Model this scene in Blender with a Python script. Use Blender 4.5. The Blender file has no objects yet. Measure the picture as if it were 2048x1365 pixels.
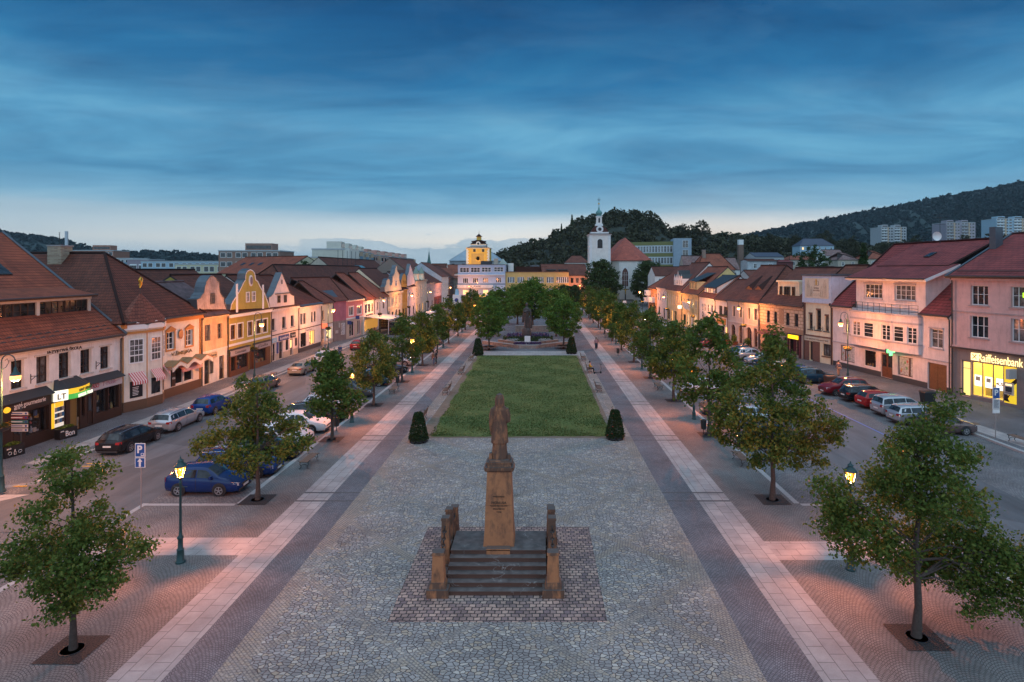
import bpy,math,random
import numpy as np
from mathutils import Vector,Matrix
random.seed(7)
RNG=np.random.default_rng(7)
sc=bpy.context.scene
C=sc.collection
PI=math.pi
# -- camera
CH,F,U0,V0=12.0,1200.0,1077.0,540.0
cd=bpy.data.cameras.new("camera")
cam=bpy.data.objects.new("camera",cd)
C.objects.link(cam)
sc.camera=cam
cam.location=(0,0,CH)
cam.rotation_euler=(PI/2,0,0)
cd.sensor_width=36
cd.lens=36*F/2048
cd.shift_x=(1024-U0)/2048
cd.shift_y=(V0-682.5)/2048
cd.clip_start=0.1
cd.clip_end=12000
# -- node helper
def nd(nt,t,ins=None,**p):
 n=nt.nodes.new('ShaderNode'+t)
 for k,v in p.items():
  setattr(n,k,v)
 for k,v in(ins or{}).items():
  s=n.inputs[k]
  if isinstance(v,bpy.types.NodeSocket):
   nt.links.new(v,s)
  else:
   if s.type=='RGBA' and len(v)==3:
    v=(*v,1)
   s.default_value=v
 return n
def ma(nt,op,a,b=0.0,c=0.0):
 return nd(nt,'Math',{0:a,1:b,2:c},operation=op).outputs[0]
def mix(nt,f,a,b,bt='MIX'):
 n=nt.nodes.new('ShaderNodeMix')
 n.data_type='RGBA'
 n.blend_type=bt
 for i,v in((0,f),(6,a),(7,b)):
  if isinstance(v,bpy.types.NodeSocket):
   nt.links.new(v,n.inputs[i])
  else:
   n.inputs[i].default_value=(*v,1)if(i and len(v)==3)else v
 return n.outputs[2]
def ramp(nt,f,stops):
 n=nd(nt,'ValToRGB',{0:f})
 e=n.color_ramp.elements
 while len(e)<len(stops):
  e.new(0.5)
 for el,(p,c)in zip(e,stops):
  el.position=p
  el.color=(*c,1)if len(c)==3 else c
 return n.outputs[0]
 # -- sky: overcast dusk
W=bpy.data.worlds.new("World")
sc.world=W
W.use_nodes=True
nt=W.node_tree
nt.nodes.clear()
tc=nd(nt,'TexCoord').outputs['Generated']
sx=nd(nt,'SeparateXYZ',{0:tc}).outputs
el=sx[2]
base=ramp(nt,el,[(0.0,(.34,.50,.62)),(.022,(.35,.51,.64)),(.046,(.92,.88,.80)),(.072,(.78,.87,.90)),(.094,(.25,.50,.68)),(.14,(.10,.35,.58)),(.215,(.105,.36,.60)),(.29,(.022,.18,.40)),(.38,(.007,.102,.275)),(.47,(.004,.078,.225)),(.62,(.07,.18,.33)),(.8,(.2,.36,.52)),(1.0,(.32,.48,.64))])  # last stops, overhead and out of view, raised to add light to the square
# streaky cloud deck, mapped on a flat ceiling
den=ma(nt,'ADD',ma(nt,'MAXIMUM',el,0.0),0.10)
px=ma(nt,'DIVIDE',sx[0],den)
py=ma(nt,'DIVIDE',sx[1],den)
pv=nd(nt,'CombineXYZ',{0:ma(nt,'MULTIPLY',px,.75),1:ma(nt,'MULTIPLY',py,.95),2:0.0}).outputs[0]
pv=nd(nt,'Mapping',{'Vector':pv,'Rotation':(0,0,.45),'Scale':(.8,1.15,1)}).outputs[0]
n1=nd(nt,'TexNoise',{'Vector':pv,'Scale':1.15,'Detail':10.0,'Roughness':.6,'Distortion':.6}).outputs['Fac']
n2=nd(nt,'TexNoise',{'Vector':pv,'Scale':3.1,'Detail':6.0,'Roughness':.6,'Distortion':.4}).outputs['Fac']
dk=ramp(nt,n1,[(.34,(.5,.6,.68)),(.52,(.97,.97,.97)),(.68,(1.6,1.3,1.15))])
c1=mix(nt,ma(nt,'MULTIPLY',ramp(nt,el,[(.06,(0,0,0)),(.16,(1,1,1))]),.9),base,mix(nt,1.0,base,dk,'MULTIPLY'))
wisp=ramp(nt,n2,[(.46,(0,0,0)),(.72,(1,1,1))])
c1=mix(nt,ma(nt,'MULTIPLY',ma(nt,'MULTIPLY',wisp,ramp(nt,el,[(.1,(0,0,0)),(.2,(1,1,1)),(.33,(.5,.5,.5))])),.2),c1,(.22,.40,.56))
# low cumulus bank above the horizon
az=ma(nt,'DIVIDE',sx[0],ma(nt,'MAXIMUM',sx[1],.2))
cv=nd(nt,'CombineXYZ',{0:ma(nt,'MULTIPLY',az,9.0),1:ma(nt,'MULTIPLY',el,30.0),2:1.7}).outputs[0]
n3=nd(nt,'TexNoise',{'Vector':cv,'Scale':1.0,'Detail':7.0,'Roughness':.55}).outputs['Fac']
top=ma(nt,'ADD',.030,ma(nt,'MULTIPLY',ma(nt,'SUBTRACT',n3,.42),.16))
bank=ramp(nt,ma(nt,'ADD',.5,ma(nt,'MULTIPLY',ma(nt,'SUBTRACT',top,el),40.0)),[(.35,(0,0,0)),(.62,(1,1,1))])
bank=ma(nt,'MULTIPLY',bank,ramp(nt,ma(nt,'ADD',.5,az),[(.0,(.15,.15,.15)),(.17,(.9,.9,.9)),(.5,(.95,.95,.95)),(.6,(.25,.25,.25))]))
bcol=ramp(nt,n3,[(.35,(.30,.44,.55)),(.62,(.50,.62,.70))])
c1=mix(nt,bank,c1,bcol)
# afterglow low on the right
g=ma(nt,'MULTIPLY',ramp(nt,ma(nt,'ABSOLUTE',ma(nt,'SUBTRACT',az,.28)),[(0,(1,1,1)),(.35,(0,0,0))]),ramp(nt,el,[(.0,(.5,.5,.5)),(.05,(1,1,1)),(.10,(.2,.2,.2)),(.16,(0,0,0))]))
c1=mix(nt,ma(nt,'MULTIPLY',g,.75),c1,(.86,.70,.56))
lf=ma(nt,'MULTIPLY',ramp(nt,ma(nt,'ADD',.5,ma(nt,'MULTIPLY',az,.55)),[(.0,(.8,.8,.8)),(.25,(.5,.5,.5)),(.48,(0,0,0))]),ramp(nt,el,[(.015,(0,0,0)),(.04,(.7,.7,.7)),(.08,(1,1,1)),(.105,(0,0,0))]))
c1=mix(nt,lf,c1,(.36,.52,.62))
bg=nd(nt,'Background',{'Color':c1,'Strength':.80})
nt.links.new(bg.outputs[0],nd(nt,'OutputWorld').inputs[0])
# diffuse light of the whole overcast dome (the sun is already down)
ld=bpy.data.lights.new("sky_light",'SUN')
ld.energy=1.75
ld.angle=math.radians(130)
ld.color=(.58,.79,1.0)
lo=bpy.data.objects.new("sky_light",ld)
C.objects.link(lo)
lo.rotation_euler=(math.radians(36),math.radians(3),0)
sc.view_settings.view_transform='Standard'
sc.view_settings.look='None'
sc.view_settings.exposure=0.3
sc.view_settings.gamma=1.0
sc.cycles.use_denoising=True
sc.cycles.max_bounces=6
sc.cycles.diffuse_bounces=3
sc.cycles.glossy_bounces=3
sc.cycles.transparent_max_bounces=6
sc.cycles.caustics_reflective=False
sc.cycles.caustics_refractive=False
sc.cycles.sample_clamp_indirect=4.0
# -- geometry helpers
def G(u,v,z=0.0):
 Y=F*(CH-z)/(v-V0)
 return Vector(((u-U0)/F*Y,Y,z))
def AT(u,v,Y):
 return Vector(((u-U0)/F*Y,Y,CH-(v-V0)*Y/F))
class MB:
 def __init__(s):
  s.v,s.f,s.mi,s.sm,s.uv,s.mats=[],[],[],[],[],[]
 def m(s,mat):
  if mat not in s.mats:
   s.mats.append(mat)
  return s.mats.index(mat)
 def add(s,vs,fs,mat,smooth=False,uvs=None):
  o=len(s.v)
  s.v+=[tuple(p)for p in vs]
  k=s.m(mat)
  for i,f in enumerate(fs):
   s.f.append([o+j for j in f])
   s.mi.append(k)
   s.sm.append(smooth)
   s.uv.append(uvs[i]if uvs else None)
 def face(s,pts,mat,uv=None):
  s.add(pts,[list(range(len(pts)))],mat,False,[uv]if uv else None)
 def box(s,x0,y0,z0,x1,y1,z1,mat):
  v=[(x0,y0,z0),(x1,y0,z0),(x1,y1,z0),(x0,y1,z0),(x0,y0,z1),(x1,y0,z1),(x1,y1,z1),(x0,y1,z1)]
  s.add(v,[(3,2,1,0),(4,5,6,7),(0,1,5,4),(1,2,6,5),(2,3,7,6),(3,0,4,7)],mat)
 def taper(s,cx,cy,z0,z1,a,b,mat,cy2=None):
  c2=cy if cy2 is None else cy2
  v=[(cx-a[0],cy-a[1],z0),(cx+a[0],cy-a[1],z0),(cx+a[0],cy+a[1],z0),(cx-a[0],cy+a[1],z0),(cx-b[0],c2-b[1],z1),(cx+b[0],c2-b[1],z1),(cx+b[0],c2+b[1],z1),(cx-b[0],c2+b[1],z1)]
  s.add(v,[(3,2,1,0),(4,5,6,7),(0,1,5,4),(1,2,6,5),(2,3,7,6),(3,0,4,7)],mat)
 def prism(s,poly,y0,y1,mat,sides=None):
  n=len(poly)
  v=[(x,y0,z)for x,z in poly]+[(x,y1,z)for x,z in poly]
  s.add(v,[list(range(n)),list(range(2*n-1,n-1,-1))],mat)
  s.add(v,[(i,i+n,(i+1)%n+n,(i+1)%n)for i in range(n)],sides or mat)
 def slab(s,poly,z0,z1,mat,sides=None):
  n=len(poly)
  v=[(x,y,z1)for x,y in poly]+[(x,y,z0)for x,y in poly]
  s.add(v,[list(range(n)),list(range(2*n-1,n-1,-1))],mat)
  s.add(v,[((i+1)%n,i,i+n,(i+1)%n+n)for i in range(n)],sides or mat)
 def tube(s,pts,r,mat,n=8,caps=True):
  pts=[Vector(p)for p in pts]
  rs=r if isinstance(r,(list,tuple))else[r]*len(pts)
  v,fs=[],[]
  for i,p in enumerate(pts):
   d=(pts[min(i+1,len(pts)-1)]-pts[max(i-1,0)]).normalized()
   a=d.cross(Vector((0,0,1))if abs(d.z)<.9 else Vector((0,1,0))).normalized()
   b=d.cross(a)
   for k in range(n):
    t=2*PI*k/n
    v.append(p+(a*math.cos(t)+b*math.sin(t))*rs[i])
  for i in range(len(pts)-1):
   for k in range(n):
    fs.append((i*n+k,i*n+(k+1)%n,(i+1)*n+(k+1)%n,(i+1)*n+k))
  if caps:
   fs.append(tuple(range(n-1,-1,-1)))
   fs.append(tuple(range((len(pts)-1)*n,len(pts)*n)))
  s.add(v,fs,mat,True)
 def lathe(s,prof,mat,n=16,o=(0,0,0),ax=2,sq=1.0,fold=None,smooth=True,caps=True):
  v,fs=[],[]
  for i,(r,h)in enumerate(prof):
   for k in range(n):
    t=2*PI*k/n
    rr=r*(1+fold(t,h)if fold else 1)
    a,b=rr*math.cos(t),rr*math.sin(t)*sq
    p=(a,b,h)if ax==2 else((a,h,b)if ax==1 else(h,a,b))
    v.append((p[0]+o[0],p[1]+o[1],p[2]+o[2]))
  m_=len(prof)
  for i in range(m_-1):
   for k in range(n):
    q=(i*n+k,i*n+(k+1)%n,(i+1)*n+(k+1)%n,(i+1)*n+k)
    fs.append(q if ax!=1 else q[::-1])
  t_=tuple(range((m_-1)*n,m_*n))
  if caps:
   fs.append(tuple(range(n-1,-1,-1))if ax!=1 else tuple(range(n)))
   fs.append(t_ if ax!=1 else t_[::-1])
  s.add(v,fs,mat,smooth)
 def roof(s,polys,mat,edge,th=.16):
  for poly in polys:
   P=[Vector(p)for p in poly]
   nrm=(P[1]-P[0]).cross(P[2]-P[0]).normalized()
   if nrm.z<0:
    P.reverse()
    nrm=-nrm
   ua=Vector((0,0,1)).cross(nrm)
   ua=ua.normalized()if ua.length>1e-4 else Vector((1,0,0))
   va=nrm.cross(ua)
   uv=[(p.dot(ua),p.dot(va))for p in P]
   s.face(P,mat,uv)
   Q=[p-nrm*th for p in P]
   s.face(Q[::-1],edge)
   n=len(P)
   for i in range(n):
    j=(i+1)%n
    s.face([P[i],Q[i],Q[j],P[j]],edge)
 def mesh(s,name):
  me=bpy.data.meshes.new(name)
  me.from_pydata(s.v,[],s.f)
  for m_ in s.mats:
   me.materials.append(m_)
  me.polygons.foreach_set('material_index',s.mi)
  me.polygons.foreach_set('use_smooth',s.sm)
  if any(s.uv):
   uvl=me.uv_layers.new(name='UVMap').data
   k=0
   for f,uv in zip(s.f,s.uv):
    for j in range(len(f)):
     if uv:
      uvl[k].uv=uv[j]
     k+=1
  if any(s.sm):
   me.set_sharp_from_angle(angle=0.75)
  me.update()
  return me
 def build(s,name,parent=None,loc=None,rz=None):
  return link(name,s.mesh(name),parent,loc,rz)
def link(name,data,parent=None,loc=None,rz=None):
 o=bpy.data.objects.new(name,data)
 C.objects.link(o)
 if parent is not None:
  o.parent=parent
 if loc is not None:
  o.location=loc
 if rz is not None:
  o.rotation_euler=(0,0,rz)
 return o
def tag(o,label=None,cat=None,group=None,kind=None):
 for k,v in(('label',label),('category',cat),('group',group),('kind',kind)):
  if v:
   o[k]=v
 return o
def thing(name,label,cat,loc=(0,0,0),rz=0.0,group=None):
 return tag(link(name,None,None,loc,rz),label,cat,group)
def kids(o):
 return[c for c in bpy.data.objects if c.parent==o]
KIDS={}
def tree_of(o):
 if o.name not in KIDS:
  KIDS[o.name]=[(c,[(g_,[])for g_ in kids(c)])for c in kids(o)]
 return KIDS[o.name]
def dup(o,loc,rz=0.0,label=None,scale=None):
 r=o.copy()
 C.objects.link(r)
 r.location,r.rotation_euler=loc,(0,0,rz)
 if scale:
  r.scale=scale if isinstance(scale,(tuple,list))else(scale,)*3
 if label:
  r['label']=label
 for c,gs in tree_of(o):
  c2=c.copy()
  C.objects.link(c2)
  c2.parent=r
  for g_,_ in gs:
   g2=g_.copy()
   C.objects.link(g2)
   g2.parent=c2
 return r
def structure(name,mb):
 return tag(mb.build(name),kind='structure')
 # -- materials
MATS={}
def newmat(name):
 m_=bpy.data.materials.new(name)
 m_.use_nodes=True
 nt_=m_.node_tree
 return m_,nt_,nt_.nodes['Principled BSDF']
def pbr(name,col,rough=.6,metal=0.0,emit=0.0,ecol=None,spec=.5,var=0.0,vs=3.0,coat=0.0,bump=0.0,bs=20.0):
 if name in MATS:
  return MATS[name]
 m_,nt_,b=newmat(name)
 b.inputs['Base Color'].default_value=(*col,1)
 b.inputs['Roughness'].default_value=rough
 b.inputs['Metallic'].default_value=metal
 b.inputs['Specular IOR Level'].default_value=spec
 b.inputs['Coat Weight'].default_value=coat
 if emit:
  b.inputs['Emission Color'].default_value=(*(ecol or col),1)
  b.inputs['Emission Strength'].default_value=emit
 if var or bump:
  oc=nd(nt_,'TexCoord').outputs['Object']
  if var:
   n_=nd(nt_,'TexNoise',{'Vector':oc,'Scale':vs,'Detail':6.0,'Roughness':.65}).outputs['Fac']
   f_=ramp(nt_,n_,[(.3,(1-var,)*3),(.7,(1+var*.55,)*3)])
   nt_.links.new(mix(nt_,1.0,col,f_,'MULTIPLY'),b.inputs['Base Color'])
  if bump:
   n_=nd(nt_,'TexNoise',{'Vector':oc,'Scale':bs,'Detail':3.0}).outputs['Fac']
   nt_.links.new(nd(nt_,'Bump',{'Strength':bump,'Distance':.03,'Height':n_}).outputs[0],b.inputs['Normal'])
 MATS[name]=m_
 return m_
def plaster(name,col,dirt=.22):
 if name in MATS:
  return MATS[name]
 m_,nt_,b=newmat(name)
 oc=nd(nt_,'TexCoord').outputs['Object']
 a=nd(nt_,'TexNoise',{'Vector':oc,'Scale':.7,'Detail':8.0,'Roughness':.7}).outputs['Fac']
 st=nd(nt_,'Mapping',{'Vector':oc,'Scale':(2.2,2.2,.25)}).outputs[0]
 s_=nd(nt_,'TexNoise',{'Vector':st,'Scale':1.6,'Detail':5.0,'Roughness':.7}).outputs['Fac']
 f1=ramp(nt_,a,[(.3,(1-dirt,)*3),(.62,(1.03,)*3)])
 f2=ramp(nt_,s_,[(.32,(1-dirt*.8,)*3),(.5,(1,1,1))])
 nt_.links.new(mix(nt_,1.0,mix(nt_,1.0,col,f1,'MULTIPLY'),f2,'MULTIPLY'),b.inputs['Base Color'])
 b.inputs['Roughness'].default_value=.9
 n_=nd(nt_,'TexNoise',{'Vector':oc,'Scale':28.0,'Detail':4.0}).outputs['Fac']
 nt_.links.new(nd(nt_,'Bump',{'Strength':.25,'Distance':.02,'Height':n_}).outputs[0],b.inputs['Normal'])
 MATS[name]=m_
 return m_
def tiles(name,c1,c2,lichen=.0,w=.24,h=.34):
 if name in MATS:
  return MATS[name]
 m_,nt_,b=newmat(name)
 uv=nd(nt_,'TexCoord').outputs['UV']
 br=nd(nt_,'TexBrick',{'Vector':uv,'Color1':c1,'Color2':c2,'Mortar':tuple(x*.35 for x in c1),'Scale':1.0,'Mortar Size':.018,'Mortar Smooth':.4,'Bias':0.0,'Brick Width':w,'Row Height':h})
 n_=nd(nt_,'TexNoise',{'Vector':uv,'Scale':.45,'Detail':8.0,'Roughness':.7}).outputs['Fac']
 col=mix(nt_,1.0,br.outputs['Color'],ramp(nt_,n_,[(.3,(.6,.62,.66)),(.65,(1.25,1.2,1.15))]),'MULTIPLY')
 if lichen:
  l_=nd(nt_,'TexNoise',{'Vector':uv,'Scale':5.0,'Detail':6.0,'Roughness':.75}).outputs['Fac']
  col=mix(nt_,ramp(nt_,l_,[(.66-lichen,(0,0,0)),(.72-lichen*.5,(.8,.8,.8))]),col,(.30,.29,.27))
 nt_.links.new(col,b.inputs['Base Color'])
 b.inputs['Roughness'].default_value=.7
 b.inputs['Specular IOR Level'].default_value=.25
 sy=nd(nt_,'SeparateXYZ',{0:uv}).outputs
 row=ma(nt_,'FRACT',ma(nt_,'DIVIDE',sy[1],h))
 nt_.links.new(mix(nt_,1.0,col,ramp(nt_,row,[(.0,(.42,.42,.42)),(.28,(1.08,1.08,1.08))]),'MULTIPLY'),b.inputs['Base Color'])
 wav=ma(nt_,'SINE',ma(nt_,'MULTIPLY',sy[0],2*PI/w))
 hgt=ma(nt_,'ADD',ma(nt_,'MULTIPLY',ma(nt_,'SUBTRACT',1.0,row),.9),ma(nt_,'MULTIPLY',wav,.25))
 nt_.links.new(nd(nt_,'Bump',{'Strength':.8,'Distance':.05,'Height':hgt}).outputs[0],b.inputs['Normal'])
 MATS[name]=m_
 return m_
def brick(name,c1,c2,mo,w=.25,h=.08,ms=.012):
 if name in MATS:
  return MATS[name]
 m_,nt_,b=newmat(name)
 oc=nd(nt_,'TexCoord').outputs['Object']
 q=nd(nt_,'SeparateXYZ',{0:oc}).outputs
 vv=nd(nt_,'CombineXYZ',{0:ma(nt_,'ADD',q[0],q[1]),1:q[2],2:0.0}).outputs[0]
 br=nd(nt_,'TexBrick',{'Vector':vv,'Color1':c1,'Color2':c2,'Mortar':mo,'Scale':1.0,'Mortar Size':ms,'Brick Width':w,'Row Height':h})
 nt_.links.new(br.outputs['Color'],b.inputs['Base Color'])
 b.inputs['Roughness'].default_value=.9
 MATS[name]=m_
 return m_
def stripes(name,ca,cb,period=.22,axis=0):
 if name in MATS:
  return MATS[name]
 m_,nt_,b=newmat(name)
 q=nd(nt_,'SeparateXYZ',{0:nd(nt_,'TexCoord').outputs['Object']}).outputs
 f_=ma(nt_,'GREATER_THAN',ma(nt_,'FRACT',ma(nt_,'DIVIDE',q[axis],period)),.5)
 nt_.links.new(mix(nt_,f_,ca,cb),b.inputs['Base Color'])
 b.inputs['Roughness'].default_value=.8
 MATS[name]=m_
 return m_
def glassmat(name,tint=(.02,.03,.04),rough=.06,see=0.0):
 if name in MATS:
  return MATS[name]
 m_,nt_,b=newmat(name)
 oc=nd(nt_,'TexCoord').outputs['Object']
 n_=nd(nt_,'TexNoise',{'Vector':oc,'Scale':2.0,'Detail':3.0}).outputs['Fac']
 nt_.links.new(mix(nt_,1.0,tint,ramp(nt_,n_,[(.35,(.4,.4,.4)),(.65,(1.6,1.6,1.6))]),'MULTIPLY'),b.inputs['Base Color'])
 b.inputs['Roughness'].default_value=rough
 nt_.links.new(nd(nt_,'Bump',{'Strength':.05,'Distance':.02,'Height':n_}).outputs[0],b.inputs['Normal'])
 if see:
  t_=nd(nt_,'BsdfTransparent')
  ms_=nd(nt_,'MixShader',{0:see,1:b.outputs[0],2:t_.outputs[0]})
  nt_.links.new(ms_.outputs[0],nt_.nodes['Material Output'].inputs[0])
 MATS[name]=m_
 return m_
GLASS=glassmat('window_glass',(.025,.03,.036))
GLASSW=glassmat('curtained_glass',(.12,.115,.11),.1)
SHOPGLASS=glassmat('shop_glass',(.02,.025,.03),.04,.72)
CARGLASS=glassmat('car_glass',(.02,.03,.035),.03)
LITW=pbr('lit_window',(.9,.6,.25),.5,emit=1.3,ecol=(1,.6,.22))
LITY=pbr('lit_yellow_room',(.9,.75,.25),.5,emit=1.0,ecol=(1,.80,.22))
WHITE=pbr('white_paint',(.78,.77,.75),.5)
DKBROWN=pbr('dark_brown_wood',(.022,.012,.009),.5,var=.3,vs=6)
BROWN=pbr('brown_wood',(.14,.055,.025),.5,var=.3,vs=6)
DARK=pbr('dark_metal',(.03,.033,.036),.5)
BLACK=pbr('black_paint',(.012,.012,.013),.45)
ZINC=pbr('zinc_sheet',(.10,.12,.14),.45,metal=.4,var=.2,vs=2)
GUT=pbr('gutter_metal',(.055,.04,.036),.5)
STONE=pbr('granite_stone',(.32,.31,.30),.8,var=.2,vs=12)
BIRDGREEN=pbr('lamp_green',(.018,.055,.055),.45)
# -- ground materials (object space = metres on the square)
def ground_mat(name):
 m_,nt_,b=newmat(name)
 oc=nd(nt_,'TexCoord').outputs['Object']
 b.inputs['Roughness'].default_value=.75
 return m_,nt_,b,oc,nd(nt_,'SeparateXYZ',{0:oc}).outputs
def blotch(nt_,oc,lo=.62,hi=1.25,sc_=.35):
 n_=nd(nt_,'TexNoise',{'Vector':oc,'Scale':sc_,'Detail':7.0,'Roughness':.68}).outputs['Fac']
 return ramp(nt_,n_,[(.3,(lo,)*3),(.7,(hi,)*3)])
def fan_mat(name,c1,c2,mo,size=.105,period=1.5,arch=1.5):
 m_,nt_,b,oc,q=ground_mat(name)
 wn=nd(nt_,'TexNoise',{'Vector':oc,'Scale':3.0,'Detail':2.0}).outputs['Fac']
 x=ma(nt_,'ADD',ma(nt_,'DIVIDE',q[0],period),ma(nt_,'MULTIPLY',wn,.06))
 fx=ma(nt_,'SUBTRACT',ma(nt_,'FRACT',x),.5)
 yy=ma(nt_,'ADD',ma(nt_,'ADD',q[1],ma(nt_,'MULTIPLY',ma(nt_,'MULTIPLY',fx,fx),arch)),ma(nt_,'MULTIPLY',wn,.05))
 vv=nd(nt_,'CombineXYZ',{0:ma(nt_,'MULTIPLY',x,period),1:yy,2:0.0}).outputs[0]
 br=nd(nt_,'TexBrick',{'Vector':vv,'Color1':c1,'Color2':c2,'Mortar':mo,'Scale':1.0,'Mortar Size':.011,'Mortar Smooth':.3,'Bias':0.0,'Brick Width':size*1.1,'Row Height':size})
 nt_.links.new(mix(nt_,1.0,br.outputs['Color'],blotch(nt_,oc),'MULTIPLY'),b.inputs['Base Color'])
 nt_.links.new(nd(nt_,'Bump',{'Strength':.28,'Distance':.02,'Height':ma(nt_,'SUBTRACT',1.0,br.outputs['Fac'])}).outputs[0],b.inputs['Normal'])
 return m_
FAN=fan_mat('fan_cobbles',(.25,.225,.21),(.195,.178,.17),(.06,.052,.05))
FAND=fan_mat('fan_cobbles_blue',(.215,.22,.235),(.145,.15,.165),(.05,.05,.055),.09,1.2,1.2)
FANROAD=fan_mat('fan_cobbles_road',(.23,.215,.21),(.15,.145,.15),(.045,.042,.042),.13,1.8,1.7)
def rough_mat():
 m_,nt_,b,oc,q=ground_mat('irregular_mosaic_paving')
 wv=nd(nt_,'TexNoise',{'Vector':oc,'Scale':2.2,'Detail':2.0}).outputs['Color']
 ov=nd(nt_,'Mapping',{'Vector':oc,'Scale':(5.6,7.4,1)}).outputs[0]
 ov=nd(nt_,'VectorMath',{0:ov,1:wv},operation='ADD').outputs[0]
 vc=nd(nt_,'TexVoronoi',{'Vector':ov,'Scale':1.0,'Randomness':.95},voronoi_dimensions='2D')
 ve=nd(nt_,'TexVoronoi',{'Vector':ov,'Scale':1.0,'Randomness':.95},voronoi_dimensions='2D',feature='DISTANCE_TO_EDGE')
 rv=nd(nt_,'SeparateXYZ',{0:vc.outputs['Color']}).outputs
 stone=ramp(nt_,rv[0],[(.0,(.24,.222,.21)),(.35,(.31,.295,.278)),(.66,(.36,.34,.318)),(.8,(.41,.335,.25)),(.97,(.50,.46,.40))])
 joint=ramp(nt_,ve.outputs['Distance'],[(.035,(1,1,1)),(.09,(0,0,0))])
 # diagonal lattice and border of small ochre setts
 xc=ma(nt_,'ADD',q[0],1.45)
 def band(t,per,off,wdt):
  f_=ma(nt_,'ABSOLUTE',ma(nt_,'SUBTRACT',ma(nt_,'FRACT',ma(nt_,'DIVIDE',ma(nt_,'ADD',t,off),per)),.5))
  return ma(nt_,'LESS_THAN',f_,wdt/per*.5)
 d1=band(ma(nt_,'ADD',q[1],xc),5.2,2.3,.5)
 d2=band(ma(nt_,'SUBTRACT',q[1],xc),5.2,2.3,.5)
 wn=nd(nt_,'TexNoise',{'Vector':oc,'Scale':.22,'Detail':2.0}).outputs['Fac']
 edge=ma(nt_,'GREATER_THAN',ma(nt_,'ABSOLUTE',xc),7.45)
 lat=ma(nt_,'MAXIMUM',ma(nt_,'MAXIMUM',d1,d2),edge)
 rot=nd(nt_,'Mapping',{'Vector':oc,'Rotation':(0,0,PI/4)}).outputs[0]
 br=nd(nt_,'TexBrick',{'Vector':rot,'Color1':(.43,.36,.27),'Color2':(.35,.305,.255),'Mortar':(.12,.105,.095),'Scale':1.0,'Mortar Size':.016,'Brick Width':.14,'Row Height':.105})
 col=mix(nt_,joint,stone,(.075,.07,.068))
 col=mix(nt_,ma(nt_,'MULTIPLY',lat,ramp(nt_,wn,[(.4,(.25,.25,.25)),(.62,(.85,.85,.85))])),col,br.outputs['Color'])
 st=nd(nt_,'TexNoise',{'Vector':oc,'Scale':.55,'Detail':3.0}).outputs['Fac']
 col=mix(nt_,1.0,col,blotch(nt_,oc,.72,1.2,.3),'MULTIPLY')
 nt_.links.new(mix(nt_,1.0,col,ramp(nt_,st,[(.22,(.55,.55,.55)),(.36,(1,1,1))]),'MULTIPLY'),b.inputs['Base Color'])
 hg=ma(nt_,'SUBTRACT',1.0,mix(nt_,lat,joint,br.outputs['Fac']))
 nt_.links.new(nd(nt_,'Bump',{'Strength':.9,'Distance':.03,'Height':hg}).outputs[0],b.inputs['Normal'])
 return m_
ROUGH=rough_mat()
def slab_mat(name,c1,c2,mo,w,h,ms=.012,rot=0.0,lo=.72,hi=1.15,bmp=.3,warp=0.0):
 m_,nt_,b,oc,q=ground_mat(name)
 v=nd(nt_,'Mapping',{'Vector':oc,'Rotation':(0,0,rot)}).outputs[0]
 if warp:
  wv=nd(nt_,'TexNoise',{'Vector':oc,'Scale':2.6,'Detail':3.0}).outputs['Color']
  v=nd(nt_,'VectorMath',{0:v,1:nd(nt_,'VectorMath',{0:wv,'Scale':.16},operation='SCALE').outputs[0]},operation='ADD').outputs[0]
 br=nd(nt_,'TexBrick',{'Vector':v,'Color1':c1,'Color2':c2,'Mortar':mo,'Scale':1.0,'Mortar Size':ms,'Brick Width':w,'Row Height':h})
 fine=nd(nt_,'TexNoise',{'Vector':oc,'Scale':40.0,'Detail':3.0}).outputs['Fac']
 col=mix(nt_,1.0,br.outputs['Color'],blotch(nt_,oc,lo,hi,.8),'MULTIPLY')
 col=mix(nt_,1.0,col,ramp(nt_,fine,[(.3,(.9,.9,.9)),(.7,(1.08,1.08,1.08))]),'MULTIPLY')
 nt_.links.new(col,b.inputs['Base Color'])
 nt_.links.new(nd(nt_,'Bump',{'Strength':bmp,'Distance':.02,'Height':ma(nt_,'SUBTRACT',1.0,br.outputs['Fac'])}).outputs[0],b.inputs['Normal'])
 return m_
SLAB=slab_mat('granite_slabs',(.43,.395,.375),(.35,.325,.315),(.15,.14,.14),.78,.533,rot=PI/2)
SLABX=slab_mat('granite_slabs_cross',(.43,.395,.375),(.36,.33,.32),(.15,.14,.14),.85,.56)
SETTS=slab_mat('large_setts',(.50,.34,.27),(.20,.14,.14),(.05,.042,.04),.24,.20,.02,0,.6,1.3,1.0,.05)
KERBM=pbr('kerb_granite',(.42,.40,.385),.8,var=.2,vs=6)
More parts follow.
